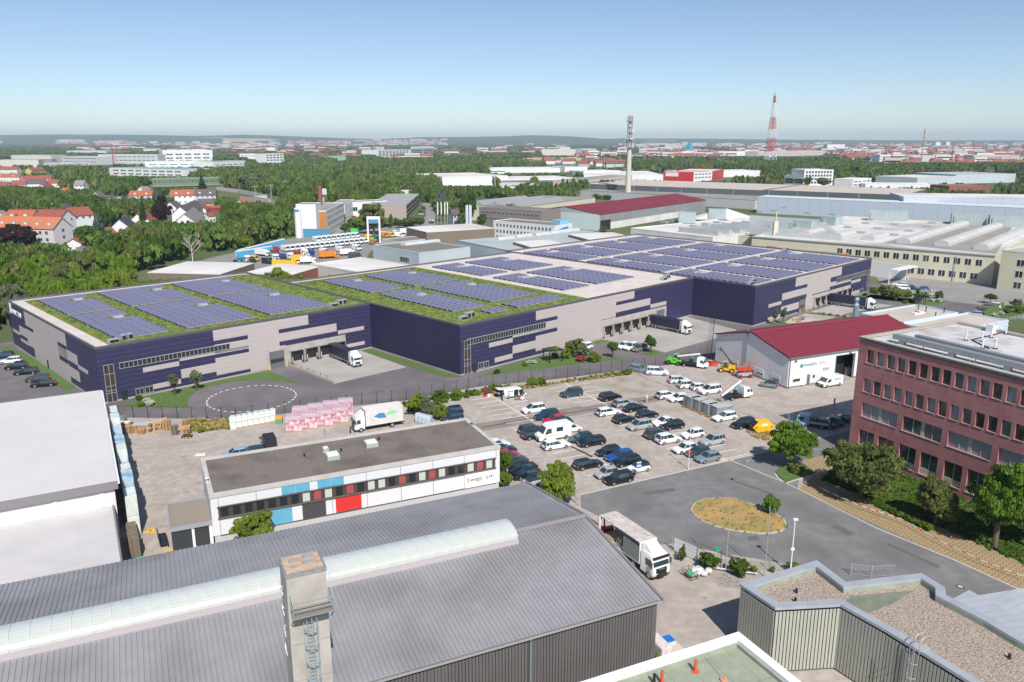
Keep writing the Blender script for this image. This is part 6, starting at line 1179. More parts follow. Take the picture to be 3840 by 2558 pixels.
# weeds and grass tufts along the fence and round the skip
def tufts(name, poly, n, r_, h_, kind, seed):
    q_ = random.Random(seed); xs = [p[0] for p in poly]; ys = [p[1] for p in poly]; v = leafarr(seed, 8, 9, .2); out = []; c_ = 0
    while c_ < n:
        X_, Y_ = q_.uniform(min(xs),max(xs)), q_.uniform(min(ys),max(ys))
        if not inpoly(X_,Y_,poly): continue
        c_ += 1; s_ = q_.uniform(.5,1.2); out.append(v*np.array([r_*s_,r_*s_,h_*s_])+np.array([X_,Y_,0.02]))
    stuff(part(name, quadmesh(name, np.concatenate(out), LM[kind])))
wp = [at(k,*q) for k,q in [('A1',(1700,1165)),('A1',(2170,1172)),('A1',(2160,1250)),('A1',(1750,1290))]]
tufts('weeds', wp, 160, .5, .5, 't', 1); tufts('weeds', wp, 60, .4, .4, 'm', 2)
wp = [at('A3',*q) for q in [(-100,905),(400,860),(700,830),(1400,715),(1400,745),(1150,775),(700,835),(420,880),(0,930)]]
tufts('weeds', wp, 300, .6, .45, 't', 3); tufts('weeds', wp, 70, .6, .6, 'm', 4)
wp = [at('E3',*q) for q in [(1200,1260),(1560,1230),(1520,1400),(1250,1320)]]; tufts('weeds', wp, 60, .5, .45, 't', 5)
wp = [at('E3',*q) for q in [(240,870),(680,1030),(640,1060),(200,880)]]; tufts('weeds', wp, 60, .4, .3, 't', 6)
tufts('dry_grass', IP, 700, .35, .22, 't', 7); tufts('dry_grass', IP, 70, .4, .3, 'o', 8); tufts('dry_grass', IP, 160, .4, .25, 'm', 18)
bp_ = [at('B4',*q) for q in [(790,408),(900,345),(1010,318),(1500,390),(2354,705),(2600,860),(2600,1180),(2354,1055),(1400,645)]]; tufts('ground_cover', bp_, 900, .8, .45, 'd', 12); tufts('ground_cover', bp_, 200, .7, .4, 'm', 13)
wp = [at('A2',*q) for q in [(1500,1020),(2200,900),(2350,860),(2350,900),(1900,1010),(1560,1100)]]; tufts('weeds', wp, 150, .7, .8, 'm', 9)
# planting on the two green roofs
for nm_, u0, u1, v0, v1, n in (('left', 3, 60.9, .8, 61.6, 5200), ('middle', 62.3, 104, -32.1, 38.8, 4400)):
    un = UA if nm_ == 'left' else UB; g9 = np.random.default_rng(n); v = leafarr(77, 6, 5, .3); out = []
    for i in range(n): s_ = g9.uniform(.5,1.2); out.append(v*np.array([.42*s_,.42*s_,.11*s_])+np.array([g9.uniform(u0+.3,u1-.3),g9.uniform(v0+.3,v1-.3),11.0]))
    stuff(part('sedum', quadmesh('sedum', np.concatenate(out), LM['sed']), un))
# ------------------------------------------------------------------ hills and distant town
def zat(py, Yd): q = -(py-CY)/FPX; return CAMH + Yd*(-SP+q*CP)/(CP+q*SP)
sk_ = [(-900,508),(0,508),(250,505),(500,505),(640,506),(800,510),(900,508),(967,505),(1065,508),(1200,513),(1346,519),(1435,521),(1547,518),(1596,514),(1750,514),(1900,511),(1984,507),(2080,509),(2160,514),(2250,521),(2320,519),(2600,520),(2850,524),(3300,526),(3840,527),(4700,527)]
hv = []; hf = []; ROWS = [(6300,0),(7000,.12),(8000,.42),(9000,.78),(9800,1.0),(10600,.8),(12000,.1)]
def hillz(X_, Yd):
    px = CX + X_*FPX*CP/Yd
    for (a0,b0),(a1,b1) in zip(sk_, sk_[1:]):
        if a0 <= px <= a1: py = b0+(b1-b0)*(px-a0)/(a1-a0); break
    else: py = 520
    for (r0,f0),(r1,f1) in zip(ROWS, ROWS[1:]):
        if r0 <= Yd <= r1: return zat(py,9800)*(f0+(f1-f0)*(Yd-r0)/(r1-r0))
    return 0
def onhill(k, x, y):
    o = V[k]; px, py = o[0]+x/o[2], o[1]+y/o[2]; Yd = 6300
    while Yd < 9800:
        X_ = (px-CX)/FPX*Yd/CP; z = hillz(X_,Yd)
        if CY - FPX*((Yd*SP+(z-CAMH)*CP)/(Yd*CP-(z-CAMH)*SP)) <= py: return (X_,Yd,z)
        Yd += 60
    return None
for Yd, f_ in ROWS:
    for px, py in sk_: hv.append(((px-CX)/FPX*Yd/CP, Yd, zat(py,9800)*f_))
W_ = len(sk_)
for i in range(len(ROWS)-1):
    for j in range(W_-1): hf.append((i*W_+j, i*W_+j+1, (i+1)*W_+j+1, (i+1)*W_+j))
me = bpy.data.meshes.new('hills'); me.from_pydata(hv, [], hf); me.materials.append(M('wooded hills',(0.025,0.06,0.028),(0.04,0.085,0.035), ns=.004, rough=1, detail=10, c3=(0.08,0.11,0.045), ns3=.0011)); me.polygons.foreach_set('use_smooth',[True]*len(hf))
o_ = bpy.data.objects.new('hills', me); C.objects.link(o_); o_['kind'] = 'structure'
def hm(wm, rm, flat):
    m = MB().box(-.5,-.5,0,.5,.5,.6 if not flat else 1)
    if not flat: m.hexa([(-.53,-.55,.58),(.53,-.55,.58),(.53,.55,.58),(-.53,.55,.58),(-.53,-.02,1),(.53,-.02,1),(.53,.02,1),(-.53,.02,1)],1)
    else: m.box(-.5,-.5,1,.5,.5,1.03,1).box(-.46,-.505,.2,.46,-.501,.35,2).box(-.46,-.505,.6,.46,-.501,.75,2)
    return m.mesh('town_house',[wm,rm,GLASS])
HM = [hm(OFFW,TILE2,0),hm(PINK,TILE2,0),hm(CREAM,TILE2,0),hm(OFFW,FELT,1),hm(PINK,FELT,1),hm(LGR,TILED,0)]
tw = random.Random(21); pl_ = []
def town(k, x0, x1, y0, y1, n, size=1.0, flat=.2):
    for _ in range(n):
        x, y = tw.uniform(x0,x1), tw.uniform(y0,y1); p = at(k,x,y)
        if p[1] < 0 or p[1] > 6300:
            p = onhill(k,x,y)
            if p is None: continue
        elif hit(*p, BBX): continue
        else: p = (*p,0)
        f_ = tw.random() < flat; kd = tw.choice((3,4,3)) if f_ else tw.choice((0,0,1,2,5)); pl_.append((p, kd, tw.uniform(14,26)*size*(1.8 if f_ else 1), tw.uniform(10,13)*size, tw.uniform(8.5,13)*(1.5 if f_ else 1)))
town('D4',0,2038,372,400,300,1.6,.12); town('D4',60,2038,395,450,520,1.1,.1); town('D4',700,2038,440,500,260,.95,.1); town('D4',1000,2038,500,560,50,.9,.2)
town('D3',1200,2240,430,460,90,1.8,.4); town('D3',1250,1900,500,555,70,1.1,.1); town('D3',700,1250,520,545,30,1.1,.2); town('D3',760,1110,585,625,22,1.0,0); town('D3',440,700,580,600,8,1,0)
town('D2',520,1000,178,232,260,1.4,.1); town('D2',0,450,200,250,90,1.5,.2); town('D2',0,2240,238,330,150,1.1,.15); town('D1',700,2240,196,300,130,1.3,.2); town('D3',0,2240,440,530,200,1.2,.15); town('D2',1100,1750,168,225,120,1.9,.2); town('D2',380,800,250,300,24,1.2,.1); town('D1',1030,1300,180,225,60,1.9,.2); town('D1',0,240,188,210,40,2.2,.5); town('D1',1440,2240,195,260,110,1.6,.3); town('D1',730,900,178,200,16,2.2,.9)
pl_.sort(key=lambda t: -t[2]*t[4]/(t[0][1]**2))
for i, (p, kd, a_, b_, h_) in enumerate(pl_[:290]):
    f_ = kd in (3,4); lb = ['white house with red roof in the distant town','pinkish house with red roof in the distant town','cream house with red-brown roof in the distant town','white flat-roofed block in the distant town','pinkish flat-roofed block in the distant town','grey house with dark roof in the distant town'][kd]
    solo('town_house', HM[kd], lb, 'house', p=p, rz=tw.uniform(-30,30), group='distant town: '+lb, s=(a_,b_,h_))
for kd in range(6):
    mb = MB()
    for (p, k2, a_, b_, h_) in pl_[290:]:
        if k2 != kd: continue
        t = tw.uniform(-.5,.5); c_, s_ = math.cos(t), math.sin(t); i0 = len(mb.v); me = HM[kd]
        for v in me.vertices: mb.v.append((p[0]+(v.co.x*a_*c_-v.co.y*b_*s_), p[1]+(v.co.x*a_*s_+v.co.y*b_*c_), p[2]+v.co.z*h_))
        for f_ in me.polygons: mb.f.append(tuple(i0+j for j in f_.vertices)); mb.m.append(f_.material_index)
    if mb.f: stuff(part('distant_town', mb.mesh('distant_town', list(HM[kd].materials))))
FLD = M('stubble field', (0.42,0.31,0.16),(0.50,0.39,0.22), ns=.01, rough=1)
for k,P_ in [('D3',[(330,560),(1000,575),(900,535),(330,532)]),('D3',[(60,555),(330,552),(330,545),(80,547)]),('D2',[(1900,380),(2100,380),(2080,345),(1950,345)])]: sheet('field', k, P_, 1.2, FLD, 2)
for k,P_ in [('D2',[(0,192),(230,186),(460,178),(380,163),(200,160),(0,163)]),('D2',[(1030,187),(1140,186),(1230,182),(1200,174),(1050,174)]),('D1',[(1780,152),(2000,160),(2240,178),(2240,168),(2100,160),(1950,150)]),('D3',[(1180,402),(1330,407),(1460,410),(1440,403),(1250,397)])]:
    q_ = [onhill(k,*p) for p in P_]
    if all(q_): struct('field', MB().face([(a_,b_,c_+5) for a_,b_,c_ in q_]), FLD)
# ------------------------------------------------------------------ vehicles: nose towards +x, origin on the ground in the middle
GLC = M('car glass', (0.025,0.052,0.06), rough=0.05, spec=1.0); LAMP = M('headlight glass', (0.65,0.68,0.70), rough=.15, metal=.3); TAIL = M('tail light red', (0.35,0.01,0.015), rough=.2); PLATE = M('number plate white', (0.75,.75,.73)); BLKP = M('black plastic', (0.022,0.023,0.025), rough=.6)  # car glass base lightened to teal, sky reflection put into its colour
PAINT = {}
def paint(c):
    if c not in PAINT: PAINT[c] = M('car paint '+str(len(PAINT)), c, rough=.28, spec=.5, coat=.6)
    return PAINT[c]
W_C=(.78,.79,.80); BK=(.008,.009,.012); NV=(.006,.02,.045); DG=(.05,.055,.065); SI=(.36,.39,.42); SB_=(.20,.245,.29); TL=(.008,.045,.055); DB=(.01,.035,.075); BL=(.01,.07,.28); RD=(.50,.01,.025); SL=(.03,.055,.075); OL=(.17,.165,.12); BW=(.25,.42,.58)
WHM = MB(); WHM.tube((0,-.11,0),(0,.11,0),.335,18); WHM = WHM.mesh('wheel', RUB)
RMM = MB().tube((0,-.118,0),(0,.118,0),.21,10).mesh('rim', RIM)
def wheel(root, x, y, r_=.335, wd=.22):
    w_ = part('wheel', WHM, root, p=(x,y,r_), s=(r_/.335, wd/.22, r_/.335)); part('rim', RMM, w_); return w_
TY = dict(hatch=(4.15,1.79,1.47,.03,.13,.52,.71,.62),wagon=(4.75,1.84,1.48,.02,.085,.50,.68,.61),sedan=(4.75,1.85,1.44,.15,.29,.53,.70,.62),suv=(4.5,1.88,1.66,.025,.09,.53,.71,.60),mpv=(4.5,1.83,1.64,.02,.07,.57,.79,.60),mini=(3.65,1.66,1.48,.03,.12,.57,.74,.60),smart=(2.7,1.58,1.54,.03,.10,.60,.82,.58))
CMESH = {}
def carmesh(ty):
    if ty in CMESH: return CMESH[ty]
    L, W, H, br, tr_, tf, bf, bt = TY[ty]; X = lambda f: (f-.5)*L; zb = H*bt; w2 = W/2; m = MB()
    def sec(x, z0, z1, k): return [(x,-w2*k*.93,z0),(x,-w2*k,z0+(z1-z0)*.30),(x,-w2*k*.985,z0+(z1-z0)*.72),(x,-w2*k*.90,z1),(x,w2*k*.90,z1),(x,w2*k*.985,z0+(z1-z0)*.72),(x,w2*k,z0+(z1-z0)*.30),(x,w2*k*.93,z0)]
    hb = zb if ty != 'sedan' else zb*.99
    m.loft([sec(X(0),.36,hb-.22,.86),sec(X(.02),.24,hb-.06,.93),sec(X(.10),.20,hb,.99),sec(X(.5),.19,zb,1),sec(X(bf),.19,zb-.02,1),sec(X(bf+(1-bf)*.55),.19,zb-.10,.98),sec(X(.975),.22,zb-.22,.92),sec(X(1),.34,zb-.36,.84)])
    body = m.mesh('body', [paint(W_C)], smooth=38, bevel=.035)
    b_ = [(X(br),w2*.86,zb-.03),(X(bf),w2*.88,zb-.03)]; t_ = [(X(tr_),w2*.69,H-.05),(X(tf),w2*.70,H-.05)]
    m = MB().hexa([(b_[0][0],-b_[0][1],zb-.03),(b_[1][0],-b_[1][1],zb-.03),(b_[1][0],b_[1][1],zb-.03),(b_[0][0],b_[0][1],zb-.03),(t_[0][0],-t_[0][1],H-.05),(t_[1][0],-t_[1][1],H-.05),(t_[1][0],t_[1][1],H-.05),(t_[0][0],t_[0][1],H-.05)])
    glass = m.mesh('windows', GLC, bevel=.02, smooth=30)
    m = MB(); n_ = 6; ss = []
    for i in range(n_+1):
        x = t_[0][0]-.03+(t_[1][0]-t_[0][0]+.10)*i/n_; cr_ = .045*math.sin(math.pi*i/n_); k = 1.0 if 0<i<n_ else .93
        ss.append([(x,-w2*.73*k,H-.085),(x,-w2*.62*k,H-.025+cr_*.5),(x,0,H-.01+cr_*.5),(x,w2*.62*k,H-.025+cr_*.5),(x,w2*.73*k,H-.085)])
    m.loft(ss)
    for s_ in (-1,1):
        for f_ in (0,1): m.bar((b_[f_][0],s_*b_[f_][1],zb-.03),(t_[f_][0],s_*t_[f_][1],H-.06),.05)
        f_ = .5; xb = b_[0][0]+(b_[1][0]-b_[0][0])*.47; xt = t_[0][0]+(t_[1][0]-t_[0][0])*.52; m.bar((xb,s_*w2*.875,zb-.03),(xt,s_*w2*.70,H-.06),.05)
        if L > 4.3 and ty != 'sedan': m.bar((X(.17),s_*w2*.865,zb-.03),(X(.20),s_*w2*.70,H-.06),.05)
        m.box(X(bf)-.45,s_*w2*.93,zb,X(bf)-.27,s_*w2*1.10,zb+.13)
    roof = m.mesh('roof', [paint(W_C)], smooth=30)
    m = MB().box(X(1)-.03,-w2*.62,.30,X(1)+.015,w2*.62,zb-.47).box(X(0)-.015,-w2*.75,.28,X(0)+.1,w2*.75,.42); trim = m.mesh('bumper', BLKP)
    hl = MB().hexa([(X(.945),0,zb-.37),(X(.99),0,zb-.41),(X(.96),.34,zb-.41),(X(.90),.36,zb-.36),(X(.945),0,zb-.21),(X(.985),0,zb-.27),(X(.955),.345,zb-.26),(X(.90),.37,zb-.19)]).mesh('headlight', LAMP)
    tl = MB().box(X(0)-.02,0,zb-.34,X(0)+.22,.28,zb-.08).mesh('tail_light', TAIL); pl = MB().box(0,-.26,0,.02,.26,.12).mesh('number_plate', PLATE)
    CMESH[ty] = (body, glass, roof, trim, hl, tl, pl, X, w2, zb, L); return CMESH[ty]
def car(label, ty, col, x, y, a, roofc=None, group=None, s=1.0, rack=False):
    body, glass, roof, trim, hl, tl, pl, X, w2, zb, L = carmesh(ty)
    t = thing('parked_car', label, 'car', (x,y,.045), a, group); t.scale = (s,s,s); pc = paint(col)
    part('body', body, t, pc); part('windows', glass, t); part('roof', roof, t, paint(roofc) if roofc else pc); part('bumper', trim, t)
    for sx in (.185,.80):
        for sy in (-1,1): wheel(t, X(sx), sy*(w2-.10), .33 if ty not in ('mini','smart') else .30)
    for sy in (-1,1):
        part('headlight', hl, t, p=(0, w2*.50 if sy > 0 else -w2*.50, 0), s=(1,sy,1)); part('tail_light', tl, t, p=(0,sy*w2*.62 if sy>0 else -w2*.62,0), s=(1,sy,1))
    part('number_plate', pl, t, p=(X(1)+.02,0,.42)); part('number_plate', pl, t, p=(X(0)-.04,0,.62 if ty!='sedan' else .7))
    if rack: part('roof_rail', MB().box(X(.2),-w2*.62,TY[ty][2],X(.5),-w2*.58,TY[ty][2]+.06).box(X(.2),w2*.58,TY[ty][2],X(.5),w2*.62,TY[ty][2]+.06), t, BLKP)
    return t
def pcar(label, k, px, py, ty, col, d, **kw):
    x, y = at(k, px, py, .75); a = {'L':205.5,'R':25.5}.get(d, d); return car(label, ty, col, x, y, a, **kw)
cl = [(925,405,'suv',SL,'L','dark blue-grey crossover standing alone in the far part of the lot'),(1268,438,'mpv',BK,'R','black people carrier alone near the dark lane'),(590,545,'mpv',W_C,'L','white compact people carrier, topmost of the left row'),(708,600,'suv',DB,'L','dark blue crossover between the white and the red car'),(778,640,'hatch',RD,'L','bright red hatchback in the left row'),(835,668,'hatch',TL,'L','dark teal hatchback half hidden behind the white camper van'),
(572,728,'mpv',DG,'R','dark grey people carrier behind the camper van, rear to the left'),(605,768,'wagon',BK,'R','black estate car tucked against the white camper van'),(925,712,'mini',W_C,'R','small white round car behind the camper van'),(787,858,'wagon',W_C,'R','white estate car in front of the camper van'),(1012,797,'hatch',TL,'L','dark teal small car beside the black estate'),(1103,832,'wagon',BK,'L','black estate car with wheels turned towards the lane'),
(1252,568,'wagon',W_C,'R','white estate car at the lane below the silver one'),(1397,492,'wagon',SI,'R','silver estate car at the edge of the dark lane'),(1485,532,'sedan',BK,'R','black saloon beside the walking person'),(1390,632,'hatch',BK,'R','black hatchback with red rear lights above the silver people carrier'),(1595,590,'hatch',BK,'R','black coupe-like hatchback at the right of the middle row'),(1525,690,'mpv',SI,'L','silver people carrier with a sunshade in the windscreen'),
(1745,655,'sedan',W_C,'L','white saloon behind the black hatchback'),(1820,687,'hatch',BK,'L','black hatchback right of the white saloon'),(1682,765,'suv',DG,'R','dark grey crossover beside the white one'),(1778,807,'suv',W_C,'R','white crossover in the row above the lamp post'),(1995,762,'hatch',W_C,'L','white hatchback behind the top of the lamp post'),(2170,822,'suv',SI,'L','large silver-grey off-roader at the right end of the lot'),
(1925,890,'hatch',W_C,'L','white hatchback in front of the lamp post'),(2040,922,'hatch',DG,'L','dark grey hatchback between the white and the blue-grey one'),(2130,970,'hatch',SB_,'L','blue-grey three-door hatchback nearest the street'),(1252,915,'hatch',BK,'L','black hatchback at the head of the near row'),(1345,957,'wagon',BL,'L','bright blue estate car'),(1410,1003,'wagon',BK,'L','black estate car below the bright blue one'),
(1072,1027,'wagon',BK,'R','black estate car with chrome roof rails, rear to the left'),(1235,1108,'mini',SI,'L','small silver city car near the street'),(1340,1157,'suv',BK,'L','black compact crossover at the street kerb'),(1518,1058,'mini',W_C,'L','small white round car with a black roof at the parking sign'),
(268,850,'hatch',W_C,'R','white car just behind the office corner'),(330,902,'hatch',NV,'R','navy car second from the office corner'),(360,950,'hatch',RD,'R','dark red car third from the office corner'),(420,998,'mpv',DG,'R','grey-black car fourth from the office corner'),(488,1058,'sedan',BK,'L','black saloon fifth from the office corner'),(530,1112,'sedan',BK,'L','black saloon beside the tiny silver car'),(572,1182,'smart',SI,'L','tiny silver two-seater with black top beside the lime tree'),
(1528,192,'wagon',SB_,-38,'silver-blue estate car in the yard corner by the fence'),(1682,218,'mpv',W_C,-8,'white compact van beside the silver-blue estate'),(1880,292,'suv',W_C,5,'white estate car with dark roof carrier in the yard row'),(1960,332,'suv',W_C,12,'second white off-roader in the yard row'),(2065,350,'hatch',W_C,15,'third white car in the yard row'),(2148,380,'mpv',W_C,'L','white small van with red lettering at the end of the yard row'),
(1772,420,'wagon',W_C,'R','white estate car at the right end of the dark lane'),(1868,447,'hatch',W_C,'L','white hatchback in front of the grey containers'),(2275,612,'wagon',W_C,'L','white estate car below the grey containers')]
for px,py,ty,c_,d,lb in cl:
    kw = {}
    if 'black roof' in lb: kw['roofc'] = BK
    if 'black top' in lb: kw['roofc'] = BK
    if 'carrier' in lb and 'dark roof' in lb: kw['rack'] = True
    if 'lettering' in lb or 'compact van' in lb: kw['s'] = 1.08
    pcar(lb,'B3',px,py,ty,c_,d,**kw)
for k,px,py,ty,c_,d,lb in [('E3',1130,1125,'suv',BK,'L','black off-roader beside the yellow skip'),('E3',1500,542,'mini',SB_,150,'grey small car with black roof at the white workshop wall'),('A4',560,1240,'mpv',BW,150,'pale blue car behind the round maple'),('A4',792,1208,'sedan',NV,150,'dark blue saloon right of the flatbed pickup'),('A4',862,1192,'hatch',NV,150,'navy hatchback at the red office corner, nearer one'),('A4',952,1168,'hatch',DB,150,'dark blue car closest to the red office'),
('A2',1935,1085,'suv',BK,'L','black off-roader behind the bushes'),('A2',1945,1128,'hatch',NV,'L','navy car behind the bright green bushes'),('B1',1972,668,'hatch',BW,'L','pale blue car behind the left end of the office roof'),('A2',95,1452,'wagon',TL,'L','dark teal car behind the office roof'),
('A3',1318,475,'hatch',W_C,225,'white car, left one of three below the right docks'),('A3',1388,488,'suv',W_C,225,'white off-roader, middle one of three below the right docks'),('A3',1465,500,'mpv',OL,225,'olive-brown van-like car below the right docks'),('A3',965,490,'suv',W_C,225,'white car half behind the airy shrub trees'),
('A1',92,612,'wagon',W_C,200,'white estate car at the shaded side of the left unit'),('A1',20,568,'wagon',DB,200,'blue car cut off by the left picture edge'),('A1',148,665,'suv',BK,200,'black car half behind the small tree at the left unit'),('A1',237,712,'wagon',BK,200,'black estate car next to the small tree at the left unit'),('A1',345,775,'suv',DG,200,'dark grey off-roader at the left unit'),('A1',398,822,'sedan',BK,200,'black car nearest the white hall roof at the left unit'),
('K',1028,335,'mpv',OL,150,'grey-brown van behind the box hedge'),('K',1080,325,'suv',W_C,150,'white car at the end of the row behind the box hedge'),('K',965,377,'hatch',BK,150,'black hatchback behind the box hedge'),('K',920,392,'wagon',SI,150,'silver car half hidden by the flat roof'),('K',300,147,'wagon',W_C,160,'white car by the white ramp'),('K',332,175,'hatch',W_C,160,'second white car by the white ramp'),('K',385,172,'sedan',NV,160,'dark blue car by the white ramp'),('K',490,182,'hatch',BL,160,'blue car beyond the flowering shrubs')]:
    pcar(lb,k,px,py,ty,c_,d,roofc=BK if 'black roof' in lb else None)
# vans
VM = {}
def vanmesh(key, L, W, H, camp=False):
    if key in VM: return VM[key]
    w2 = W/2; X = lambda f: (f-.5)*L; zh = H*.47; m = MB()
    def s_(x, z1, k, z0=.3, kt=.9): return [(x,-w2*k,z0),(x,-w2*k,z0+(z1-z0)*.5),(x,-w2*k*.97,z1-.25*(z1-z0)*.4),(x,-w2*k*kt*.9,z1),(x,w2*k*kt*.9,z1),(x,w2*k*.97,z1-.25*(z1-z0)*.4),(x,w2*k,z0+(z1-z0)*.5),(x,w2*k,z0)]
    m.loft([s_(X(0),H-.12,.94),s_(X(.02),H-.02,.99),s_(X(.10),H,1),s_(X(.64),H,1),s_(X(.735),H-.12,.98),s_(X(.79),H*.80,.98),s_(X(.86),zh+.12,.98),s_(X(.97),zh-.15,.93,.3,.95),s_(X(1),zh-.4,.86,.35,.95)])
    body = m.mesh('body',[paint(W_C)],smooth=35,bevel=.03)
    m = MB().hexa([(X(.775),-w2*.80,H*.86),(X(.872),-w2*.88,zh+.12),(X(.872),w2*.88,zh+.12),(X(.775),w2*.80,H*.86),(X(.785),-w2*.80,H*.875),(X(.882),-w2*.88,zh+.13),(X(.882),w2*.88,zh+.13),(X(.785),w2*.80,H*.875)])
    ws = m.mesh('windscreen', GLC)
    m = MB()
    for s in (-1,1):
        y0 = s*w2*.995; y1 = s*(w2+.012); m.hexa([(X(.63),min(y0,y1),zh+.08),(X(.83),min(y0,y1),zh+.05),(X(.83),max(y0,y1),zh+.05),(X(.63),max(y0,y1),zh+.08),(X(.63),min(y0,y1),H*.80),(X(.755),min(y0,y1),H*.80),(X(.755),max(y0,y1),H*.80),(X(.63),max(y0,y1),H*.80)])
        if camp: m.box(X(.28),min(y0,y1),zh+.2,X(.48),max(y0,y1),H*.80)
        m.box(X(.76),s*(w2-.02),zh+.12,X(.785),s*(w2+.2),zh+.45)
    sw = m.mesh('side_window', GLC); bp = MB().box(X(1)-.12,-w2*.84,.32,X(1)+.03,w2*.84,.72).box(X(0)-.03,-w2*.9,.3,X(0)+.06,w2*.9,.5).box(X(.25),-w2*1.01,.36,X(.68),w2*1.01,.42).mesh('bumper',BLKP)
    hl = MB().box(X(.955),-.02,zh-.45,X(.99),.3,zh-.2).mesh('headlight',LAMP)
    VM[key] = (body,ws,sw,bp,hl,X,w2,zh,L,H); return VM[key]
def van(label, x, y, a, col=W_C, key='van', dims=(5.9,2.0,2.6), lite=False, group=None, camp=False, s=1, cat='van'):
    body,ws,sw,bp,hl,X,w2,zh,L,H = vanmesh(key,*dims,camp); t = thing('van', label, cat, (x,y,.07), a, group); t.scale = (s,s,s)
    part('body', body, t, paint(col)); part('windscreen', ws, t); part('side_window', sw, t); part('bumper', bp, t)
    for fx in (.18,.82):
        for sy in (-1,1):
            if lite: part('wheel', WHM, t, p=(X(fx),sy*(w2-.09),.34))
            else: wheel(t, X(fx), sy*(w2-.09), .35)
    if not lite:
        for sy in (-1,1): part('headlight', hl, t, p=(0,sy*w2*.62,0), s=(1,sy,1)); part('tail_light', MB().box(X(0)-.01,sy*(w2-.16),.9,X(0)+.05,sy*(w2-.02),1.5), t, TAIL)
        part('number_plate', MB().box(X(1)+.031,-.26,.42,X(1)+.04,.26,.54), t, PLATE)
    return t
def pvan(label,k,px,py,d,zc=1.2,**kw): x,y = at(k,px,py,zc); return van(label,x,y,{'L':205.5,'R':25.5}.get(d,d),**kw)
v_ = pvan('big white high-roofed camper van in the middle of the lot','B3',762,748,'L',1.35,key='camper',dims=(6.2,2.05,2.85),camp=True)
for sy in (-1,1): part('reflective_stripe', MB().box(-.2,sy*1.03,.95,2.2,sy*1.035,1.05), v_, YEL)
v_ = pvan('white delivery van parked in front of the white workshop hall','F1',1885,1015,'L',1.2,dims=(5.4,2.0,2.2),key='delivery'); text('sign','FRANKEN',.42,v_,TEAL,(-1.9,1.035,1.45),(R(90),0,R(180)),.006,'RIGHT')
v_ = pvan('white van with open rear door and open side doors by the bushes','B3',415,400,'R',1.0,key='open van',dims=(5.0,1.95,1.95))
part('tailgate', MB().hexa([(-2.5,-.8,1.9),(-3.7,-.8,2.05),(-3.7,.8,2.05),(-2.5,.8,1.9),(-2.5,-.8,1.97),(-3.7,-.8,2.12),(-3.7,.8,2.12),(-2.5,.8,1.97)]), v_, WHITE); part('cargo_opening', MB().box(-2.53,-.8,.5,-2.49,.8,1.8).box(-.4,-.995,.45,.55,-.97,1.7).box(.8,-.995,.45,1.5,-.97,1.6), v_, DARK); part('front_door', MB().box(1.5,-1.75,.4,1.56,-.98,1.6), v_, WHITE)
for x in (-1.6,-1.2,-.8): part('logo_dot', MB().tube((x,-.985,1.45),(x,-.999,1.45),.14,10), v_, DARK)
part('green_lettering', MB().box(-1.7,-.999,.8,-1.25,-.985,1.15), v_, M('mint lettering',(0.1,.5,.3)))
# trucks
def wheels(root, L_, w2, r_=.48):
    for x in L_:
        for sy in (-1,1): wheel(root, x, sy*(w2-.15), r_, .3)
def cab(root, x0, L, W, H, col, deflector=True, z0=.55, name='cab', grille=DARK):
    w2 = W/2; x1 = x0+L; m = MB()
    def s_(x,z1,k): return [(x,-w2*k,z0),(x,-w2*k,z1-.25),(x,-w2*k*.86,z1),(x,w2*k*.86,z1),(x,w2*k,z1-.25),(x,w2*k,z0)]
    m.loft([s_(x0,H,.97),s_(x0+L*.55,H,1),s_(x1-.28,H-.16,1),s_(x1-.07,H*.62,.98),s_(x1,z0+.75,.97),s_(x1+.03,z0+.1,.95)])
    c_ = part(name, m.mesh(name,[paint(col)],smooth=35,bevel=.03), root)
    part('windscreen', MB().hexa([(x1-.09,-w2*.90,H*.57),(x1-.02,-w2*.90,H*.57),(x1-.02,w2*.90,H*.57),(x1-.09,w2*.90,H*.57),(x1-.30,-w2*.86,H*.84),(x1-.22,-w2*.86,H*.84),(x1-.22,w2*.86,H*.84),(x1-.30,w2*.86,H*.84)]), c_, GLC)
    m = MB()
    for sy in (-1,1): m.box(x0+L*.42,sy*w2*.99,H*.55,x1-.35,sy*(w2+.015),H*.82); m.box(x1-.2,sy*(w2+.03),H*.55,x1-.05,sy*(w2+.26),H*.78)
    part('side_window', m, c_, GLC); part('grille', MB().box(x1-.02,-w2*.62,z0+.35,x1+.05,w2*.62,z0+.95).box(x1-.1,-w2*.96,z0-.12,x1+.07,w2*.96,z0+.22), c_, grille)
    for sy in (-1,1): part('headlight', MB().box(x1-.05,sy*w2*.62,z0+.1,x1+.08,sy*w2*.92,z0+.32), c_, LAMP)
    if deflector: part('wind_deflector', MB().hexa([(x0,-w2*.8,H-.02),(x0+L*.75,-w2*.7,H-.02),(x0+L*.75,w2*.7,H-.02),(x0,w2*.8,H-.02),(x0,-w2*.75,H+.75),(x0+.35,-w2*.6,H+.72),(x0+.35,w2*.6,H+.72),(x0,w2*.75,H+.75)]), c_, paint(col))
    part('number_plate', MB().box(x1+.071,-.26,z0-.05,x1+.08,.26,z0+.07), c_, PLATE); return c_
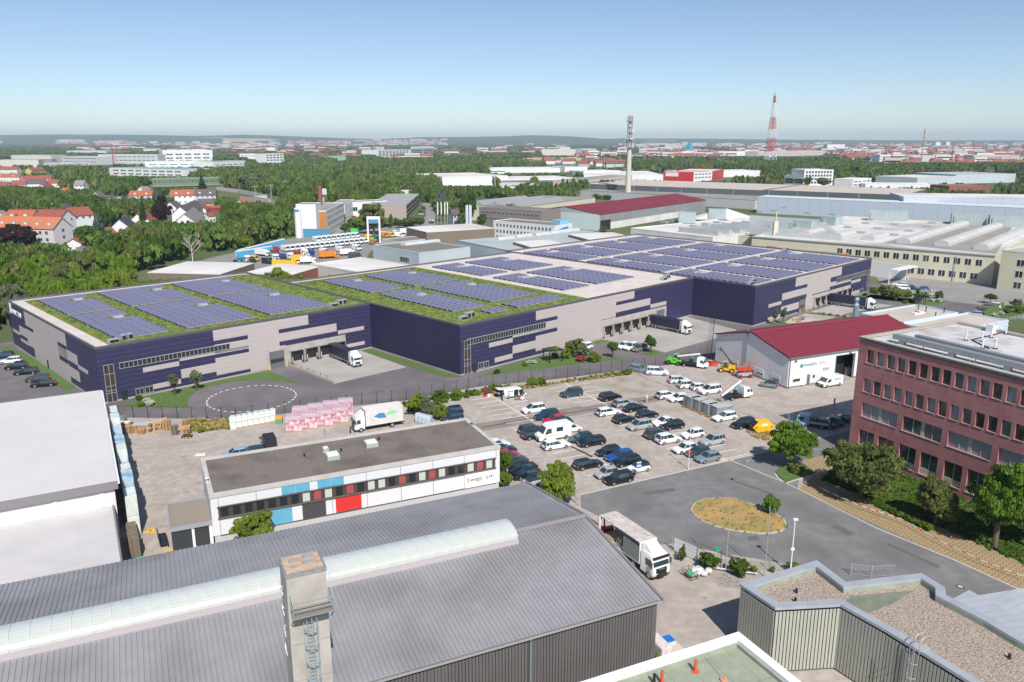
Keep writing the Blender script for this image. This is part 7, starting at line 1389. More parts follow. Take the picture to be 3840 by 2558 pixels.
def semi(label, x, y, a, s=1.0):
    t = thing('semi_truck', label, 'truck', (x,y,.05), a, 'dark navy articulated trucks at the docks'); t.scale = (s,s,s)
    b_ = part('trailer', MB().box(-9.6,-1.27,1.15,3.9,1.27,3.95).mesh('trailer',[M('dark navy trailer curtain',(0.02,0.018,0.05),rough=.5)],bevel=.04), t)
    part('trailer_frame', MB().box(-9.6,-1.29,1.0,3.9,1.29,1.148).box(3.86,-1.29,1.15,3.92,1.29,4.0).box(-6.5,-1.1,.5,-1,-1.05,.9), t, GREYM)
    for x_ in (-8.2,-6.9,-5.6): 
        for sy in (-1,1): wheel(t, x_, sy*1.1, .5, .3)
    wheels(t,(3.2,6.0),1.25,.5); part('chassis', MB().box(1.5,-.5,.5,6.5,.5,1.0).box(3.9,-1.2,.5,5.3,1.2,.95), t, DARK); cab(t,4.45,2.2,2.5,3.5,W_C); return t
semi('navy articulated truck backed to the docks of the left warehouse unit', *wf(50.0,-6.2), 44.1-95, .82)
semi('navy articulated truck at the docks of the middle warehouse unit', *wf(128.5,-39.8), 44.1-93, .84)
semi('navy articulated truck at the right warehouse unit, its cab behind the flat roof', *wf(193.5,-60.5), 44.1-90, .84)
bt = thing('box_truck', 'white curtain-sided box truck with blue and green smear logo by the pink pallets', 'truck', (*at('A2',1250,1235),.04), 205.5+2)
part('cargo_box', MB().box(-4.6,-1.25,1.1,2.1,1.25,3.75).mesh('cargo_box',[M('dirty white curtain',(0.66,.645,.62),(0.56,.54,.51),ns=.8,rough=.6)],bevel=.03), bt); part('box_frame', MB().box(-4.65,-1.27,3.7,2.15,1.27,3.8).box(-4.65,-1.27,.95,2.15,1.27,1.12).box(2.06,-1.27,1.12,2.14,1.27,3.7), bt, OFFW)
for c_,pts_ in ((M('logo blue',(0.05,.2,.5)),[(-1.6,2.0),(-.2,2.1),(.7,2.5),(-.2,3.0),(-1.2,2.9)]),(M('logo green',(0.25,.6,.3)),[(-3.6,2.6),(-1.6,2.4),(-1.4,2.6),(-2.0,3.1),(-3.2,3.2)])):
    part('logo', MB().prism([(-x_,z_) for x_, z_ in pts_],0,.01), bt, c_, p=(0,1.255,0), rot=(R(90),0,R(180)))
wheels(bt,(-2.6,3.0),1.2,.42); part('chassis', MB().box(-4.5,-.45,.5,3.5,.45,1.0).box(-4.9,-1,.55,-4.6,1,.7), bt, DARK); cab(bt,2.3,1.75,2.3,2.75,W_C)
# large flat-nosed truck with an open side, being unloaded
xm, ym = at('C3',1300,600); mn = thing('curtain_truck', 'large white truck with open side curtain and worn pale roof beside the grey hall', 'truck', (*at('C3',1415,600),.05), -60.5)
part('truck_roof', MB().box(-9.2,-1.27,3.75,-1.2,1.27,3.85).mesh('truck_roof',[M('worn tarpaulin roof',(0.60,.565,.53),(0.40,.36,.33),ns=1.2,rough=.8,detail=9,lines=[(0,.62,.06,(.68,.65,.62))])],bevel=.01), mn)
part('load_floor', MB().box(-9.2,-1.27,1.05,-1.2,1.27,1.2), mn, M('worn truck floor',(0.42,.38,.33),(0.55,.5,.44),ns=2)); part('side_panel', MB().box(-9.2,1.22,1.2,-1.2,1.27,3.75).box(-1.25,-1.27,1.2,-1.18,1.27,3.75), mn, OFFW)
part('board', MB().box(-4.3,-1.25,1.2,-1.25,-1.2,3.2), mn, M('greenish board',(0.20,.30,.27),(0.30,.33,.33),ns=1,lines=[(2,.5,.05,(.1,.1,.1))])); part('gathered_curtain', MB().loft([[(-9.0+.25*math.cos(t)*k,-1.35+.18*math.sin(t)*k,z) for t in [6.283*i/8 for i in range(8)]] for z,k in ((1.0,1.1),(2.0,.8),(3.0,1.1),(3.7,.7))]), mn, OFFW)
m = MB(); [m.box(-8.3+i*.55,-1.15,1.2,-7.85+i*.55,-.7,1.6+.1*(i%2)) for i in range(3)]; part('cardboard_box', m, mn, WOOD)
m = MB().bar((-5.9,-1.35,1.25),(-6.6,-2.0,0),.05).bar((-5.4,-1.35,1.25),(-6.1,-2.0,0),.05).bar((-5.2,-1.2,2.6),(-5.9,-1.35,1.25),.05).bar((-4.8,-1.2,2.6),(-5.4,-1.35,1.25),.05)
for i in range(7): m.bar((-6.45+i*.2,-1.9+i*.12,.2+i*.33),(-5.95+i*.2,-1.9+i*.12,.2+i*.33),.035)
solo('ladder', m.mesh('ladder',GREYM), 'aluminium ladder leaning on the open side of the large white truck', 'ladder', p=(*at('C3',1415,600),.06), rz=-60.5)
part('loading_crane', MB().box(-9.9,-1.2,.8,-9.3,1.2,1.6).bar((-9.6,0,1.2),(-9.6,-.3,3.6),.16).bar((-9.6,-.3,3.6),(-9.7,-1.1,2.2),.12), mn, RED)
wheels(mn,(-7.4,-6.1,-2.3,.6),1.25,.5); part('chassis', MB().box(-9.2,-.5,.5,1.6,.5,1.04).box(-5.3,-1.2,.45,-3.4,1.2,1.0), mn, DARK); c_ = cab(mn,-1.0,2.3,2.5,3.05,W_C); text('badge','MAN',.34,c_,STEEL,(1.36,-.38,1.28),(R(90),0,R(90)),.01)
part('sun_visor', MB().box(1.0,-1.15,2.72,1.35,1.15,2.85), c_, DARK)
def boomtruck(label, k, px, py, d, blue_up):
    x, y = at(k,px,py); t = thing('boom_truck', label, 'truck', (x,y,.04), d)
    c_ = cab(t,.8,1.7,2.0,2.35,W_C,False,.4); part('hood', MB().hexa([(2.45,-.9,.5),(3.2,-.8,.5),(3.2,.8,.5),(2.45,.9,.5),(2.45,-.88,1.3),(3.1,-.75,1.05),(3.1,.75,1.05),(2.45,.88,1.3)]), c_, paint(W_C))
    part('chassis', MB().box(-3.3,-.4,.45,2.4,.4,.75).box(-3.4,-1,.75,.7,1,.85), t, DARK); wheels(t,(-2.0,2.2),.98,.36)
    part('turret', MB().cyl(-.6,0,.85,1.7,.4,10), t, DARK)
    B0 = Vector((-.3,0,2.2)); Bt = Vector((1.2,0,3.1)) if blue_up else Vector((.6,0,3.4)); E_ = Vector((-3.8,0,1.0 if not blue_up else 2.0))
    part('lower_boom', MB().tube(B0+Vector((-.2,.3,-.4)),Bt+Vector((0,.3,0)),.2,6), t, M('turquoise boom',(0.02,.33,.50),rough=.4)); part('upper_boom', MB().tube(Bt,E_,.24,6,r2=.17), t, WHITE)
    part('basket', MB().box(E_.x-.7,-.6,E_.z-.6,E_.x-.1,.6,E_.z-.5).bar((E_.x-.7,-.6,E_.z-.5),(E_.x-.7,-.6,E_.z+.5),.04).bar((E_.x-.7,.6,E_.z-.5),(E_.x-.7,.6,E_.z+.5),.04).bar((E_.x-.7,-.6,E_.z+.5),(E_.x-.7,.6,E_.z+.5),.04).bar((E_.x-.1,-.6,E_.z+.5),(E_.x-.7,-.6,E_.z+.5),.04), t, GREYM); return t
boomtruck('white platform truck with white and turquoise boom beside the grey containers','E3',1035,760,25,False)
boomtruck('white platform truck with folded blue boom beside the green telehandler','E3',400,300,-25,True)
def telehandler(label, k, px, py, d, col, boom, rim):
    x, y = at(k,px,py); t = thing('telehandler', label, 'telehandler', (x,y,.04), d); cm = paint(col)
    part('chassis', MB().box(-1.7,-.75,.45,1.7,.75,1.0).hexa([(-1.8,-.85,.9),(-.3,-.85,.9),(-.3,.85,.9),(-1.8,.85,.9),(-1.7,-.75,1.5),(-.4,-.75,1.6),(-.4,.75,1.6),(-1.7,.75,1.5)]), t, cm)
    part('cab', MB().hexa([(-.3,-.2,1.0),(1.0,-.2,1.0),(1.0,.75,1.0),(-.3,.75,1.0),(-.1,-.15,2.3),(.7,-.15,2.3),(.7,.7,2.3),(-.1,.7,2.3)]), t, GLC)
    m = MB().box(-.15,-.2,2.3,.75,.75,2.4)
    for a_ in ((-.3,-.2,-.1,-.15),(1.0,-.2,.7,-.15),(1.0,.75,.7,.7),(-.3,.75,-.1,.7)): m.bar((a_[0],a_[1],1.0),(a_[2],a_[3],2.32),.07)
    part('cab_frame', m, t, cm)
    for x_ in (-1.15,1.15):
        for sy in (-1,1):
            w_ = part('wheel', WHM, t, p=(x_,sy*.95,.5), s=(.5/.335,1.7,.5/.335)); part('rim', MB().tube((0,-.12,0),(0,.12,0),.19,10), w_, rim)
    p0, p1 = Vector((-1.3,-.45,1.5)), Vector(boom); part('boom', MB().tube(p0,p1,.16,6), t, cm if boom[2] < 2.5 else DARK)
    part('fork_carriage', MB().box(p1.x-.05,-.9,p1.z-.35,p1.x+.08,.2,p1.z+.35).bar((p1.x,-.8,p1.z-.3),(p1.x+.8,-.8,p1.z+.1),.06).bar((p1.x,.1,p1.z-.3),(p1.x+.8,.1,p1.z+.1),.06), t, DARK)
telehandler('bright green compact telehandler beside the white platform truck','E3',115,260,-30,(.10,.62,.02),(1.9,-.45,.9),M('green rim',(0.1,.1,.1)))
telehandler('yellow and black telehandler with its boom raised by the white wall','E3',885,370,160,(.70,.42,.01),(1.6,-.45,4.9),M('yellow rim',(0.8,.5,.02)))
x, y = at('E3',1130,450); t = thing('scissor_lift', 'red scissor lift with railing cage by the white workshop wall', 'scissor lift', (x,y,.04), 10)
part('base', MB().box(-1.5,-.8,.4,1.5,.8,1.1), t, GREYM); part('platform', MB().box(-1.6,-.85,1.7,1.6,.85,1.95), t, M('orange-red machine paint',(0.62,.06,.02),rough=.4)); m = MB()
for s in (-1,1): m.bar((-1.3,s*.6,1.1),(1.3,s*.6,1.75),.08).bar((1.3,s*.6,1.1),(-1.3,s*.6,1.75),.08); m.bar((-1.8*s,-.9,0),(-1.8*s,-.9,.9),.12).bar((-1.8*s,.9,0),(-1.8*s,.9,.9),.12)
part('scissor_arm', m, t, MC['orange-red machine paint']); m = MB()
for z in (2.4,2.9):
    for a_,b_ in (((-1.6,-.85),(1.6,-.85)),((1.6,-.85),(1.6,.85)),((1.6,.85),(-1.6,.85)),((-1.6,.85),(-1.6,-.85))): m.bar((*a_,z),(*b_,z),.045)
for x_ in (-1.6,-.55,.55,1.6):
    for y_ in (-.85,.85): m.bar((x_,y_,1.95),(x_,y_,2.9),.045)
part('railing', m, t, MC['orange-red machine paint'])
for x_ in (-1.1,1.1):
    for sy in (-1,1): w_ = part('wheel', WHM, t, p=(x_,sy*.85,.38), s=1.1); part('rim', MB().tube((0,-.12,0),(0,.12,0),.17,10), w_, RED)
solo('snow_plough', MB().loft([[(x_,.0,.1),(x_,.35,.15),(x_,.5,.5),(x_,.3,.9),(x_,.2,.85),(x_,.35,.5),(x_,.25,.25),(x_,.0,.2)] for x_ in (-1.4,0,1.4)]).box(-.2,-1.2,.2,.2,.1,.5).mesh('snow_plough',MC['orange-red machine paint']), 'orange-red snow plough blade lying by the white workshop wall', 'snow plough', p=(*at('E3',660,275),.03), rz=-20)
solo('grey_cabinet', MB().box(-.6,-.4,0,.6,.4,1.8).cyl(0,0,1.8,2.2,.12).mesh('grey_cabinet',GREYM), 'grey machine cabinet standing in the open gate of the red-roofed workshop', 'cabinet', p=at('F1',2130,945), rz=20)
# flatbed pickup and covered pickup
x, y = at('A4',705,1235); t = thing('pickup_truck', 'light blue double-cab flatbed pickup in the shade by the fence', 'pickup truck', (x,y,.04), 150); part('bed', MB().box(-3,-1,.75,.1,1,.85).box(-3,-1,.85,.1,-.94,1.2).box(-3,.94,.85,.1,1,1.2).box(-3,-.94,.85,-2.94,.94,1.2), t, GREYM); cab(t,.2,2.3,1.95,2.1,BW,False,.4); part('chassis', MB().box(-3,-.4,.4,2.3,.4,.74), t, DARK); wheels(t,(-1.9,1.7),.98,.36); part('tool_box', MB().box(-.9,-.9,.86,0,.9,1.5), t, DARK)
x, y = at('A2',265,1365,1.2); t = thing('covered_pickup', 'black tarpaulin-covered pickup behind the white office roof', 'pickup truck', (x,y,.04), 115); part('tarpaulin_body', MB().hexa([(-2.6,-1,.9),(.6,-1,.9),(.6,1,.9),(-2.6,1,.9),(-2.5,-.9,2.6),(.5,-.9,2.6),(.5,.9,2.6),(-2.5,.9,2.6)]).mesh('tarpaulin_body',[DARK],bevel=.1), t); cab(t,.7,1.6,1.9,1.9,BK,False,.4); part('chassis', MB().box(-2.5,-.4,.4,2,.4,.89), t, DARK); wheels(t,(-1.6,1.5),.95,.36)
# ---- van rental yard
def tfac(label, k, px, py, a, col, boxc, L=7.0, zc=1.5, s=1, box=True):
    x, y = at(k,px,py,zc); t = thing('rental_truck', label, 'truck', (x,y,.07), a); t.scale = (s,s,s)
    if box: part('cargo_box', MB().box(-L*.62,-1.2,1.0,L*.1,1.2,3.5).mesh('cargo_box',[boxc]), t)
    part('chassis', MB().box(-L*.62,-.45,.45,L*.3,.45,.98), t, DARK); wheels(t,(-L*.4,L*.25),1.15,.45); cab(t,L*.12,1.9,2.35,3.1 if not box else 2.8,col,False); return t
R3 = [((905,325),(2065,205),17,'second row of white rental vans, noses to the lower right'),((1365,190),(1940,125),9,'farthest row of white rental vans by the orange office'),((1240,395),(1960,310),4,'nearest white rental vans beside the orange box truck')]
for a0,b0,n,lb in R3:
    for i in range(n):
        f_ = i/(n-1); x, y = at('E5',a0[0]+(b0[0]-a0[0])*f_,a0[1]+(b0[1]-a0[1])*f_,1.4); van('white rental van in the '+lb, x-1.8, y+1.8, -48, lite=True, group=lb)
for i,(px,py) in enumerate([(1300,950),(1390,935),(1450,960),(1500,940),(1540,965),(1600,950),(1690,935),(1720,960),(1780,985),(1840,975),(1880,1000),(1920,1010),(1340,965),(1215,960)]):
    x, y = at('D2',px,py,1.2); van('white rental van in the crowded far corner of the yard', x, y, -40+rnd.uniform(-25,25), lite=True, group='white vans in the far corner of the yard')
for px,py,c_,lb in [(1090,985,YEL,'yellow van behind the white steel gate frame'),(1130,1028,ORG,'orange van at the blue-grey hall'),(1215,965,M('orange stripe',(0.7,.25,.03)),'orange-striped van behind the steel gate frame'),(1260,965,YEL,'small yellow van right of the orange-striped one'),(1600,930,YEL,'yellow box van in the far yard'),(1155,990,M('green tarp',(0.02,.22,.12)),'dark green van beside the yellow one'),(970,1140,M('dark grey paint',(0.06,.065,.075)),'dark grey van beside the blue-grey hall wall')]:
    x, y = at('D2',px,py,1.2); t = van(lb, x, y, -40 if 'dark grey' not in lb else -15, lite=True); t.children[0].material_slots[0].material = c_
OB = M('orange box', (0.70,.20,.015),rough=.5); YB = M('yellow box', (0.72,.43,.03),rough=.5); WB = M('white box', (0.72,.72,.72),rough=.5)
tfac('orange box truck in the van yard','E5',1540,415,20,(.68,.2,.02),OB,9.5,s=.9); tfac('yellow box truck with red and blue cabs behind it','E5',1120,465,15,(.72,.43,.03),YB,9,s=.85); tfac('yellow truck container at the lower end of the yard','E5',840,540,10,(.72,.43,.03),YB,9,s=.8); tfac('yellow and orange truck container by the red loading crane','E5',990,545,10,(.70,.3,.03),YB,9,s=.8); tfac('white box truck in front of the orange one','E5',1230,490,8,W_C,WB,8,s=.8)
tfac('white box truck right of the orange one','E5',1810,375,15,W_C,WB,8,s=.85); tfac('white truck tractor beside the orange-striped ones','E5',560,385,-25,W_C,WB,9,s=.85)
for px,py,c_,lb in [(700,340,(.5,.01,.02),'bright red truck cab at the left end of the second van row'),(1005,395,(.5,.01,.02),'bright red truck cab behind the yellow box truck'),(1215,385,(.01,.07,.35),'blue truck cab beside the white van'),(690,450,W_C,'white truck cab, leftmost of the four in the middle of the yard'),(790,445,(.02,.06,.2),'dark blue and white truck cab'),(905,430,W_C,'white truck cab beside the red one'),(1110,375,W_C,'white truck cab behind the red one'),(175,480,(.05,.35,.55),'blue, white and yellow truck cab at the left end of the yard'),(275,470,W_C,'white and blue truck cab second from the left of the yard')]: tfac(lb,'E5',px,py,-42,c_,WB,6,box=False,s=.95)
for px,py,c_,lb in [(355,490,(.03,.03,.035),'black van between the striped truck cabs'),(400,470,(.72,.43,.03),'yellow van behind the black one'),(600,510,(.02,.02,.025),'black flatbed tow truck at the lower left of the yard')]: x,y = at('E5',px,py,1); van(lb,x,y,-30,col=c_,lite=True,s=.9)
TB = MB().box(-.5,-.5,0,.5,.5,1.8,0).box(-.56,-.56,1.8,.56,.56,2.2,1).box(-.3,-.53,.1,.3,-.501,1.7,1).mesh('portable_toilet',[M('toilet blue',(0.06,.36,.60),rough=.4),WHITE])
for r_,(a0,b0) in enumerate([((150,400),(640,325)),((180,378),(830,215))]):
    for i in range(22):
        f_ = i/21; x, y = at('E5',a0[0]+(b0[0]-a0[0])*f_,a0[1]+(b0[1]-a0[1])*f_,1); solo('portable_toilet', TB, 'blue portable toilet with white roof in the long rows at the yard edge', 'portable toilet', p=(x,y,.06), rz=-40+rnd.uniform(-6,6), group='blue portable toilets along the van yard')
gf = at('D2',1080,1035); gt = thing('gantry','white steel gantry frame with blue banner in the van yard','gantry',gf,ang(gf,at('D2',1178,1035))); Wg = math.dist(gf,at('D2',1178,1035)); part('post', MB().box(-.4,-.4,0,.4,.4,13), gt, WHITE); part('post', MB().box(Wg-.4,-.4,0,Wg+.4,.4,13), gt, WHITE); part('crossbeam', MB().box(0,-.3,11.5,Wg,.3,13), gt, WHITE); part('banner', MB().box(.6,-.2,9.6,Wg-.6,.2,11.3), gt, M('banner blue',(0.08,.25,.42)))
solo('green_tarp_container', MB().box(0,0,0,5,2.4,1.6).hexa([(0,0,1.6),(5,0,1.6),(5,2.4,1.6),(0,2.4,1.6),(0,1.1,2.2),(5,1.1,2.2),(5,1.3,2.2),(0,1.3,2.2)]).mesh('green_tarp_container',M('vivid green',(0.04,.5,.12))), 'container with vivid green cover behind the white vans', 'container', p=(*at('D2',930,950),.1), rz=10)
for i,x_ in enumerate((1660,1690,1720,1742)): x,y = at('D2',x_,905); solo('flag_pole', MB().cyl(0,0,0,15,.07,6).box(.1,-.03,7.5,.55,.03,14.5).mesh('flag_pole',[WHITE]), 'white flag pole with long white flag, number in a group of four at the side street'.replace(', number','') , 'flag pole', p=(x,y,0), group='four white flags by the side street')
for i,x_ in enumerate((1912,1935)): x,y = at('D2',x_,965); solo('banner_mast', MB().cyl(0,0,0,16,.15,6).box(-.9,-.04,3,.9,.04,15.5,1).mesh('banner_mast',[WHITE,M('pale blue banner',(0.35,.45,.55),(0.5,.55,.6),ns=.3)]), 'pale blue-grey hanging banner on a mast, '+('left' if i == 0 else 'right')+' of two before the brown-grey office', 'banner', p=(x,y,0))
cr_ = [W_C,BK,SI,DG,W_C,DB,TL]
for i,(px,py) in enumerate([(1990,1000),(2030,975),(2060,945),(2110,960),(1990,910),(1965,905),(2090,1005),(2020,1010),(1300,700+0),(1530,715),(1545,740),(1520,790),(1525,770),(1610,860),(1605,840),(960,815),(1000,880),(985,885)]):
    if px == 1300: continue
    x, y = at('D2',px,py,.7); t = car('parked car in the streets beyond the van yard', 'hatch', RD if (px,py)==(960,815) else cr_[i%7], x, y, rnd.choice([30,60,-40,140]), group='cars parked beyond the van yard'); 
    if px == 960: t['label'] = 'red van-like car before the low white workshop'; del t['group']
# ------------------------------------------------------------------ fences
def fence(label, P, h_, mat, gap=2.5, bars=.25, name='fence', cat='fence', rails=(.1,1.0), br=.012):
    t = thing(name, label, cat, (P[0][0],P[0][1],0)); m = MB(); pm_ = MB().box(-.04,-.04,0,.04,.04,h_+.1).mesh('post', mat); o = Vector((*P[0],0))
    n_ = 0
    for a_, b_ in zip(P, P[1:]):
        A_, B_ = Vector((*a_,.03))-o, Vector((*b_,.03))-o; L = (B_-A_).length; d = (B_-A_)/L
        k = max(1,int(L/gap))
        for i in range(k):
            if n_ < 96: part('post', pm_, t, p=tuple(A_+d*L*i/k)); n_ += 1
        for r_ in rails: m.bar(A_+Vector((0,0,h_*r_)), B_+Vector((0,0,h_*r_)), br*1.3)
        q = bars
        while q < L: c_ = A_+d*q; m.bar(c_+Vector((0,0,.08)), c_+Vector((0,0,h_)), br); q += bars
    part('fence_mesh', m, t, mat); return t
fence('long black bar fence between the warehouse road and the yards', FL+[FR], 2.3, BLACKF, 2.6, .24)
fence('low wire fence between the parking lot and the red-roofed workshop yard', [at('A3',*q) for q in [(1405,715),(1550,800),(1870,910),(2220,1040),(2352,1110)]], 1.9, GREYM, 3.2, .35, rails=(.05,.5,1), br=.012)
fence('wire fence behind the skip and the dark cars', [at('E3',*q) for q in [(830,905),(1230,1020),(1450,1090),(1690,1180)]]+[at('F1',*q) for q in [(1310,1620),(1930,1480),(2200,1560)]], 1.9, GREYM, 3.0, .4, rails=(.05,.5,1), br=.012)
sf = fence('grey double-wire fence along the street with white privacy strips', [at('E4',*q) for q in [(965,690),(1210,800),(1440,850),(1920,890),(2221,915)]], 1.9, STEEL, 2.4, .5, rails=(.05,.25,.5,.75,1), br=.015)
P_ = [at('E4',*q) for q in [(985,700),(1210,800)]]; o = Vector((*at('E4',965,690),0)); m = MB()
for i in range(7): m.hexa([(P_[0][0]-o.x,P_[0][1]-o.y,.15+i*.25),(P_[1][0]-o.x,P_[1][1]-o.y,.15+i*.25),(P_[1][0]-o.x,P_[1][1]-o.y+.03,.15+i*.25),(P_[0][0]-o.x,P_[0][1]-o.y+.03,.15+i*.25),(P_[0][0]-o.x,P_[0][1]-o.y,.36+i*.25),(P_[1][0]-o.x,P_[1][1]-o.y,.36+i*.25),(P_[1][0]-o.x,P_[1][1]-o.y+.03,.36+i*.25),(P_[0][0]-o.x,P_[0][1]-o.y+.03,.36+i*.25)])
part('privacy_strip', m, sf, WHITE)
fence('white sliding gate behind the zigzag roof', [at('B4',*q) for q in [(1010,1150),(1170,1170),(1350,1160)]], 1.5, GREYM, 2.5, .16, 'gate', 'gate', (.1,.95), .03)
fence('grey mesh gate at the corner of the lime tree', [at('B3',*q) for q in [(900,1340),(960,1385),(990,1412)]], 2.0, GREYM, 1.2, .14, 'gate', 'gate', (.05,.5,1), .02)
fence('black railing fence by the far car spaces', [at('K',*q) for q in [(1003,310),(1110,320),(1225,330)]], 1.8, BLACKF, 2.0, .3)
fence('black railing at the left docks ramp', [at('A2',*q) for q in [(450,668),(868,825)]], 1.0, BLACKF, 2.5, .6, 'railing', 'railing', (.5,1))
fence('green mesh fence behind the hedge at the right edge', [at('K',*q) for q in [(1110,470),(1345,440)]], 2.2, M('olive fence',(0.10,.14,.05)), 1.5, .15)
rw = MB(); strip(rw, [at('A2',448,668), at('A2',870,830)], .35, .55, .6); solo('ramp_wall', rw.mesh('ramp_wall',[CONCP]), 'low white concrete wall beside the left loading docks', 'wall')
rt = MB(); strip(rt, [at('B4',*q) for q in [(765,505),(900,570),(1100,655),(1400,755),(1440,775)]], .09, .75, .07); strip(rt, [at('B4',*q) for q in [(1440,775),(1700,925),(2000,1070),(2354,1205)]], .07, .75, .07)
solo('barrier_tape', rt.mesh('barrier_tape',[M('red and white tape',(0.75,.74,.72),rough=.6,lines=[(0,.8,.3,(0.6,.06,.04))])]), 'red and white barrier tape strung along the brown grass pavers', 'barrier tape')
# ------------------------------------------------------------------ lamps, poles, signs
def pole(label, k, xb, yb, yt, name='lamp_post', cat='street lamp', r_=.06, head='globe', mat=WHITE, disc=None):
    x, y = at(k,xb,yb); h_ = htop(k,xb,yb,yt); t = thing(name, label, cat, (x,y,.03)); part('pole', MB().cyl(0,0,0,h_,r_,8,r2=r_*.7), t, mat)
    if head == 'box': part('lamp_head', MB().box(-.2,-.1,h_-.05,.35,.25,h_+.12), t, mat)
    if head == 'globe': part('lamp_head', MB().cyl(0,0,h_-.1,h_+.1,.14,8), t, mat)
    if disc: part('sign_disc', MB().tube((0,-.09,disc),(0,-.12,disc),.24,14), t, M('round sign red',(0.6,.1,.08)) if 'lot' in label else WHITE)
    return t
pole('white street lamp between the cars at the lot edge','B3',1957,1085,735,disc=2.9); pole('white street lamp with box head behind the zigzag roof','B4',543,1140,725,head='box',r_=.09,disc=3.2)
pole('bare grey flagpole beside the round bush','B4',43,1125,590,'flagpole','flagpole',.06,None,GREYM); pole('bare grey flagpole nearest the zigzag roof','B4',343,1165,622,'flagpole','flagpole',.06,None,GREYM)
pole('slim lamp pole in front of the pink pallets','A2',787,1330,1130,r_=.05,mat=GREYM); pole('short dark post lamp by the box truck','A2',1015,1290,1225,r_=.12,head=None,mat=DARK); pole('thin metal post in front of the camper row by the hedge','B3',357,1170,1090,r_=.04,mat=GREYM)
pole('tall white lamp pole beside the pale tree behind the flat halls','D3',15,850,700,r_=.25)
x,y = at('B3',1515,1168); t = thing('parking_sign','white and blue parking sign on a post at the lot kerb','sign',(x,y,.04),15); part('post', MB().cyl(0,0,0,2.6,.05,8), t, GREYM); part('board', MB().box(-.35,-.07,1.5,.35,-.055,2.7), t, WHITE); part('board_stripe', MB().box(-.33,-.085,1.75,.33,-.071,1.95).box(-.33,-.085,2.25,.33,-.071,2.5), t, M('sign blue',(0.02,.10,.45)))
x,y = at('F1',1930,1480); solo('warning_board', MB().box(-.15,-.03,1.0,.15,.03,3.0).mesh('warning_board',[M('red white stripes',(0.7,.7,.7),lines=[(2,.5,.25,(.5,.02,.02))])]), 'red and white striped warning board on the fence by the red office', 'sign', p=(x,y,.05))
x,y = at('E4',1405,860); t = thing('green_sign','small green assembly point sign on a post behind the plastic sheeting','sign',(x,y,.04)); part('post', MB().cyl(0,0,0,2.6,.04,8), t, GREYM); part('board', MB().box(-.28,-.06,2.1,.28,-.045,2.7), t, M('emergency green',(0.01,.35,.15)))
# ------------------------------------------------------------------ containers, skip, small things of the lot
def container(label, k, px, py, L=2.6, W=2.2, H=2.25, a=-65):
    x, y = at(k,px,py); t = thing('container', label, 'container', (x,y,.04), a, 'grey steel containers by the lot fence'); m = MB(); 
    part('body', MB().box(.04,.04,.1,L-.04,W-.04,H-.12), t, M('grey container steel',(0.23,.265,.285),(0.28,.31,.33),ns=1,rough=.5)); m = MB(); ribbed(m,(0,0,.1),(1,0,0),(0,0,1),(0,-1,0),L,H-.2,.22,.1,.06)
    ribbed(m,(L,0,.1),(0,1,0),(0,0,1),(1,0,0),W,H-.2,.22,.1,.06); ribbed(m,(0,W,.1),(0,-1,0),(0,0,1),(-1,0,0),W,H-.2,.22,.1,.06)
    part('ribbed_side', m, t, MC['grey container steel']); part('roof', MB().box(-.03,-.03,H-.12,L+.03,W+.03,H), t, M('container roof',(0.40,.42,.43),(0.46,.47,.48),ns=1)); part('door_bar', MB().box(L*.45,-.09,.2,L*.48,-.05,H-.2), t, DARK)
cp = [(235,870),(345,912),(475,965),(600,1010)]
for i,(px,py) in enumerate(cp): container(['grey ribbed container, first of the row, beside the white hatchback','grey ribbed container with faded red lettering, second of the row','grey ribbed container, third of the row','grey ribbed container with rusty roof patch, fourth of the row'][i],'E3',px,py,2.55)
container('smaller grey container behind the end of the row','E3',760,985,1.8,1.8,1.9)
x,y = at('E3',1390,1230,.2); t = thing('skip', 'yellow covered waste skip beside the black off-roader', 'skip', (x,y,.04), 10); YS = M('skip yellow',(0.80,.50,.02),(0.72,.43,.02),ns=1,rough=.5)
part('tub', MB().hexa([(-1.1,-.85,.1),(1.1,-.85,.1),(1.1,.85,.1),(-1.1,.85,.1),(-2.0,-.95,1.1),(2.0,-.95,1.1),(2.0,.95,1.1),(-2.0,.95,1.1)]).hexa([(-2.0,-.95,1.1),(2.0,-.95,1.1),(2.0,.95,1.1),(-2.0,.95,1.1),(-1.1,-.9,1.95),(1.1,-.9,1.95),(1.1,.9,1.95),(-1.1,.9,1.95)]), t, YS)
part('lid', MB().hexa([(-2.05,-.9,1.16),(-1.15,-.85,1.98),(-1.15,.85,1.98),(-2.05,.9,1.16),(-2.0,-.9,1.22),(-1.1,-.85,2.04),(-1.1,.85,2.04),(-2.0,.9,1.22)]), t, BLKP); part('label_plate', MB().box(-.5,-.96,1.3,.6,-.93,1.65), t, WHITE); part('reflector', MB().box(-1.6,-1.0,1.0,-1.2,-.96,1.2).box(1.2,-1.0,1.0,1.6,-.96,1.2), t, M('red white stripes',(0,0,0)))
solo('scrap_bin', MB().box(-.6,-.4,0,.6,.4,.4).mesh('scrap_bin',YS), 'small yellow bin half hidden by the round maple', 'bin', p=(*at('E3',1570,1320),.04), rz=20)
x,y = at('F8',88,630); solo('grey_bin', MB().hexa([(-.25,-.25,0),(.25,-.25,0),(.25,.25,0),(-.25,.25,0),(-.32,-.32,1.0),(.32,-.32,1.0),(.32,.32,1.0),(-.32,.32,1.0)]).box(-.34,-.34,1.0,.34,.34,1.08).mesh('grey_bin',GREYM), 'grey wheeled bin behind the open white van', 'bin', p=(x,y,.04))
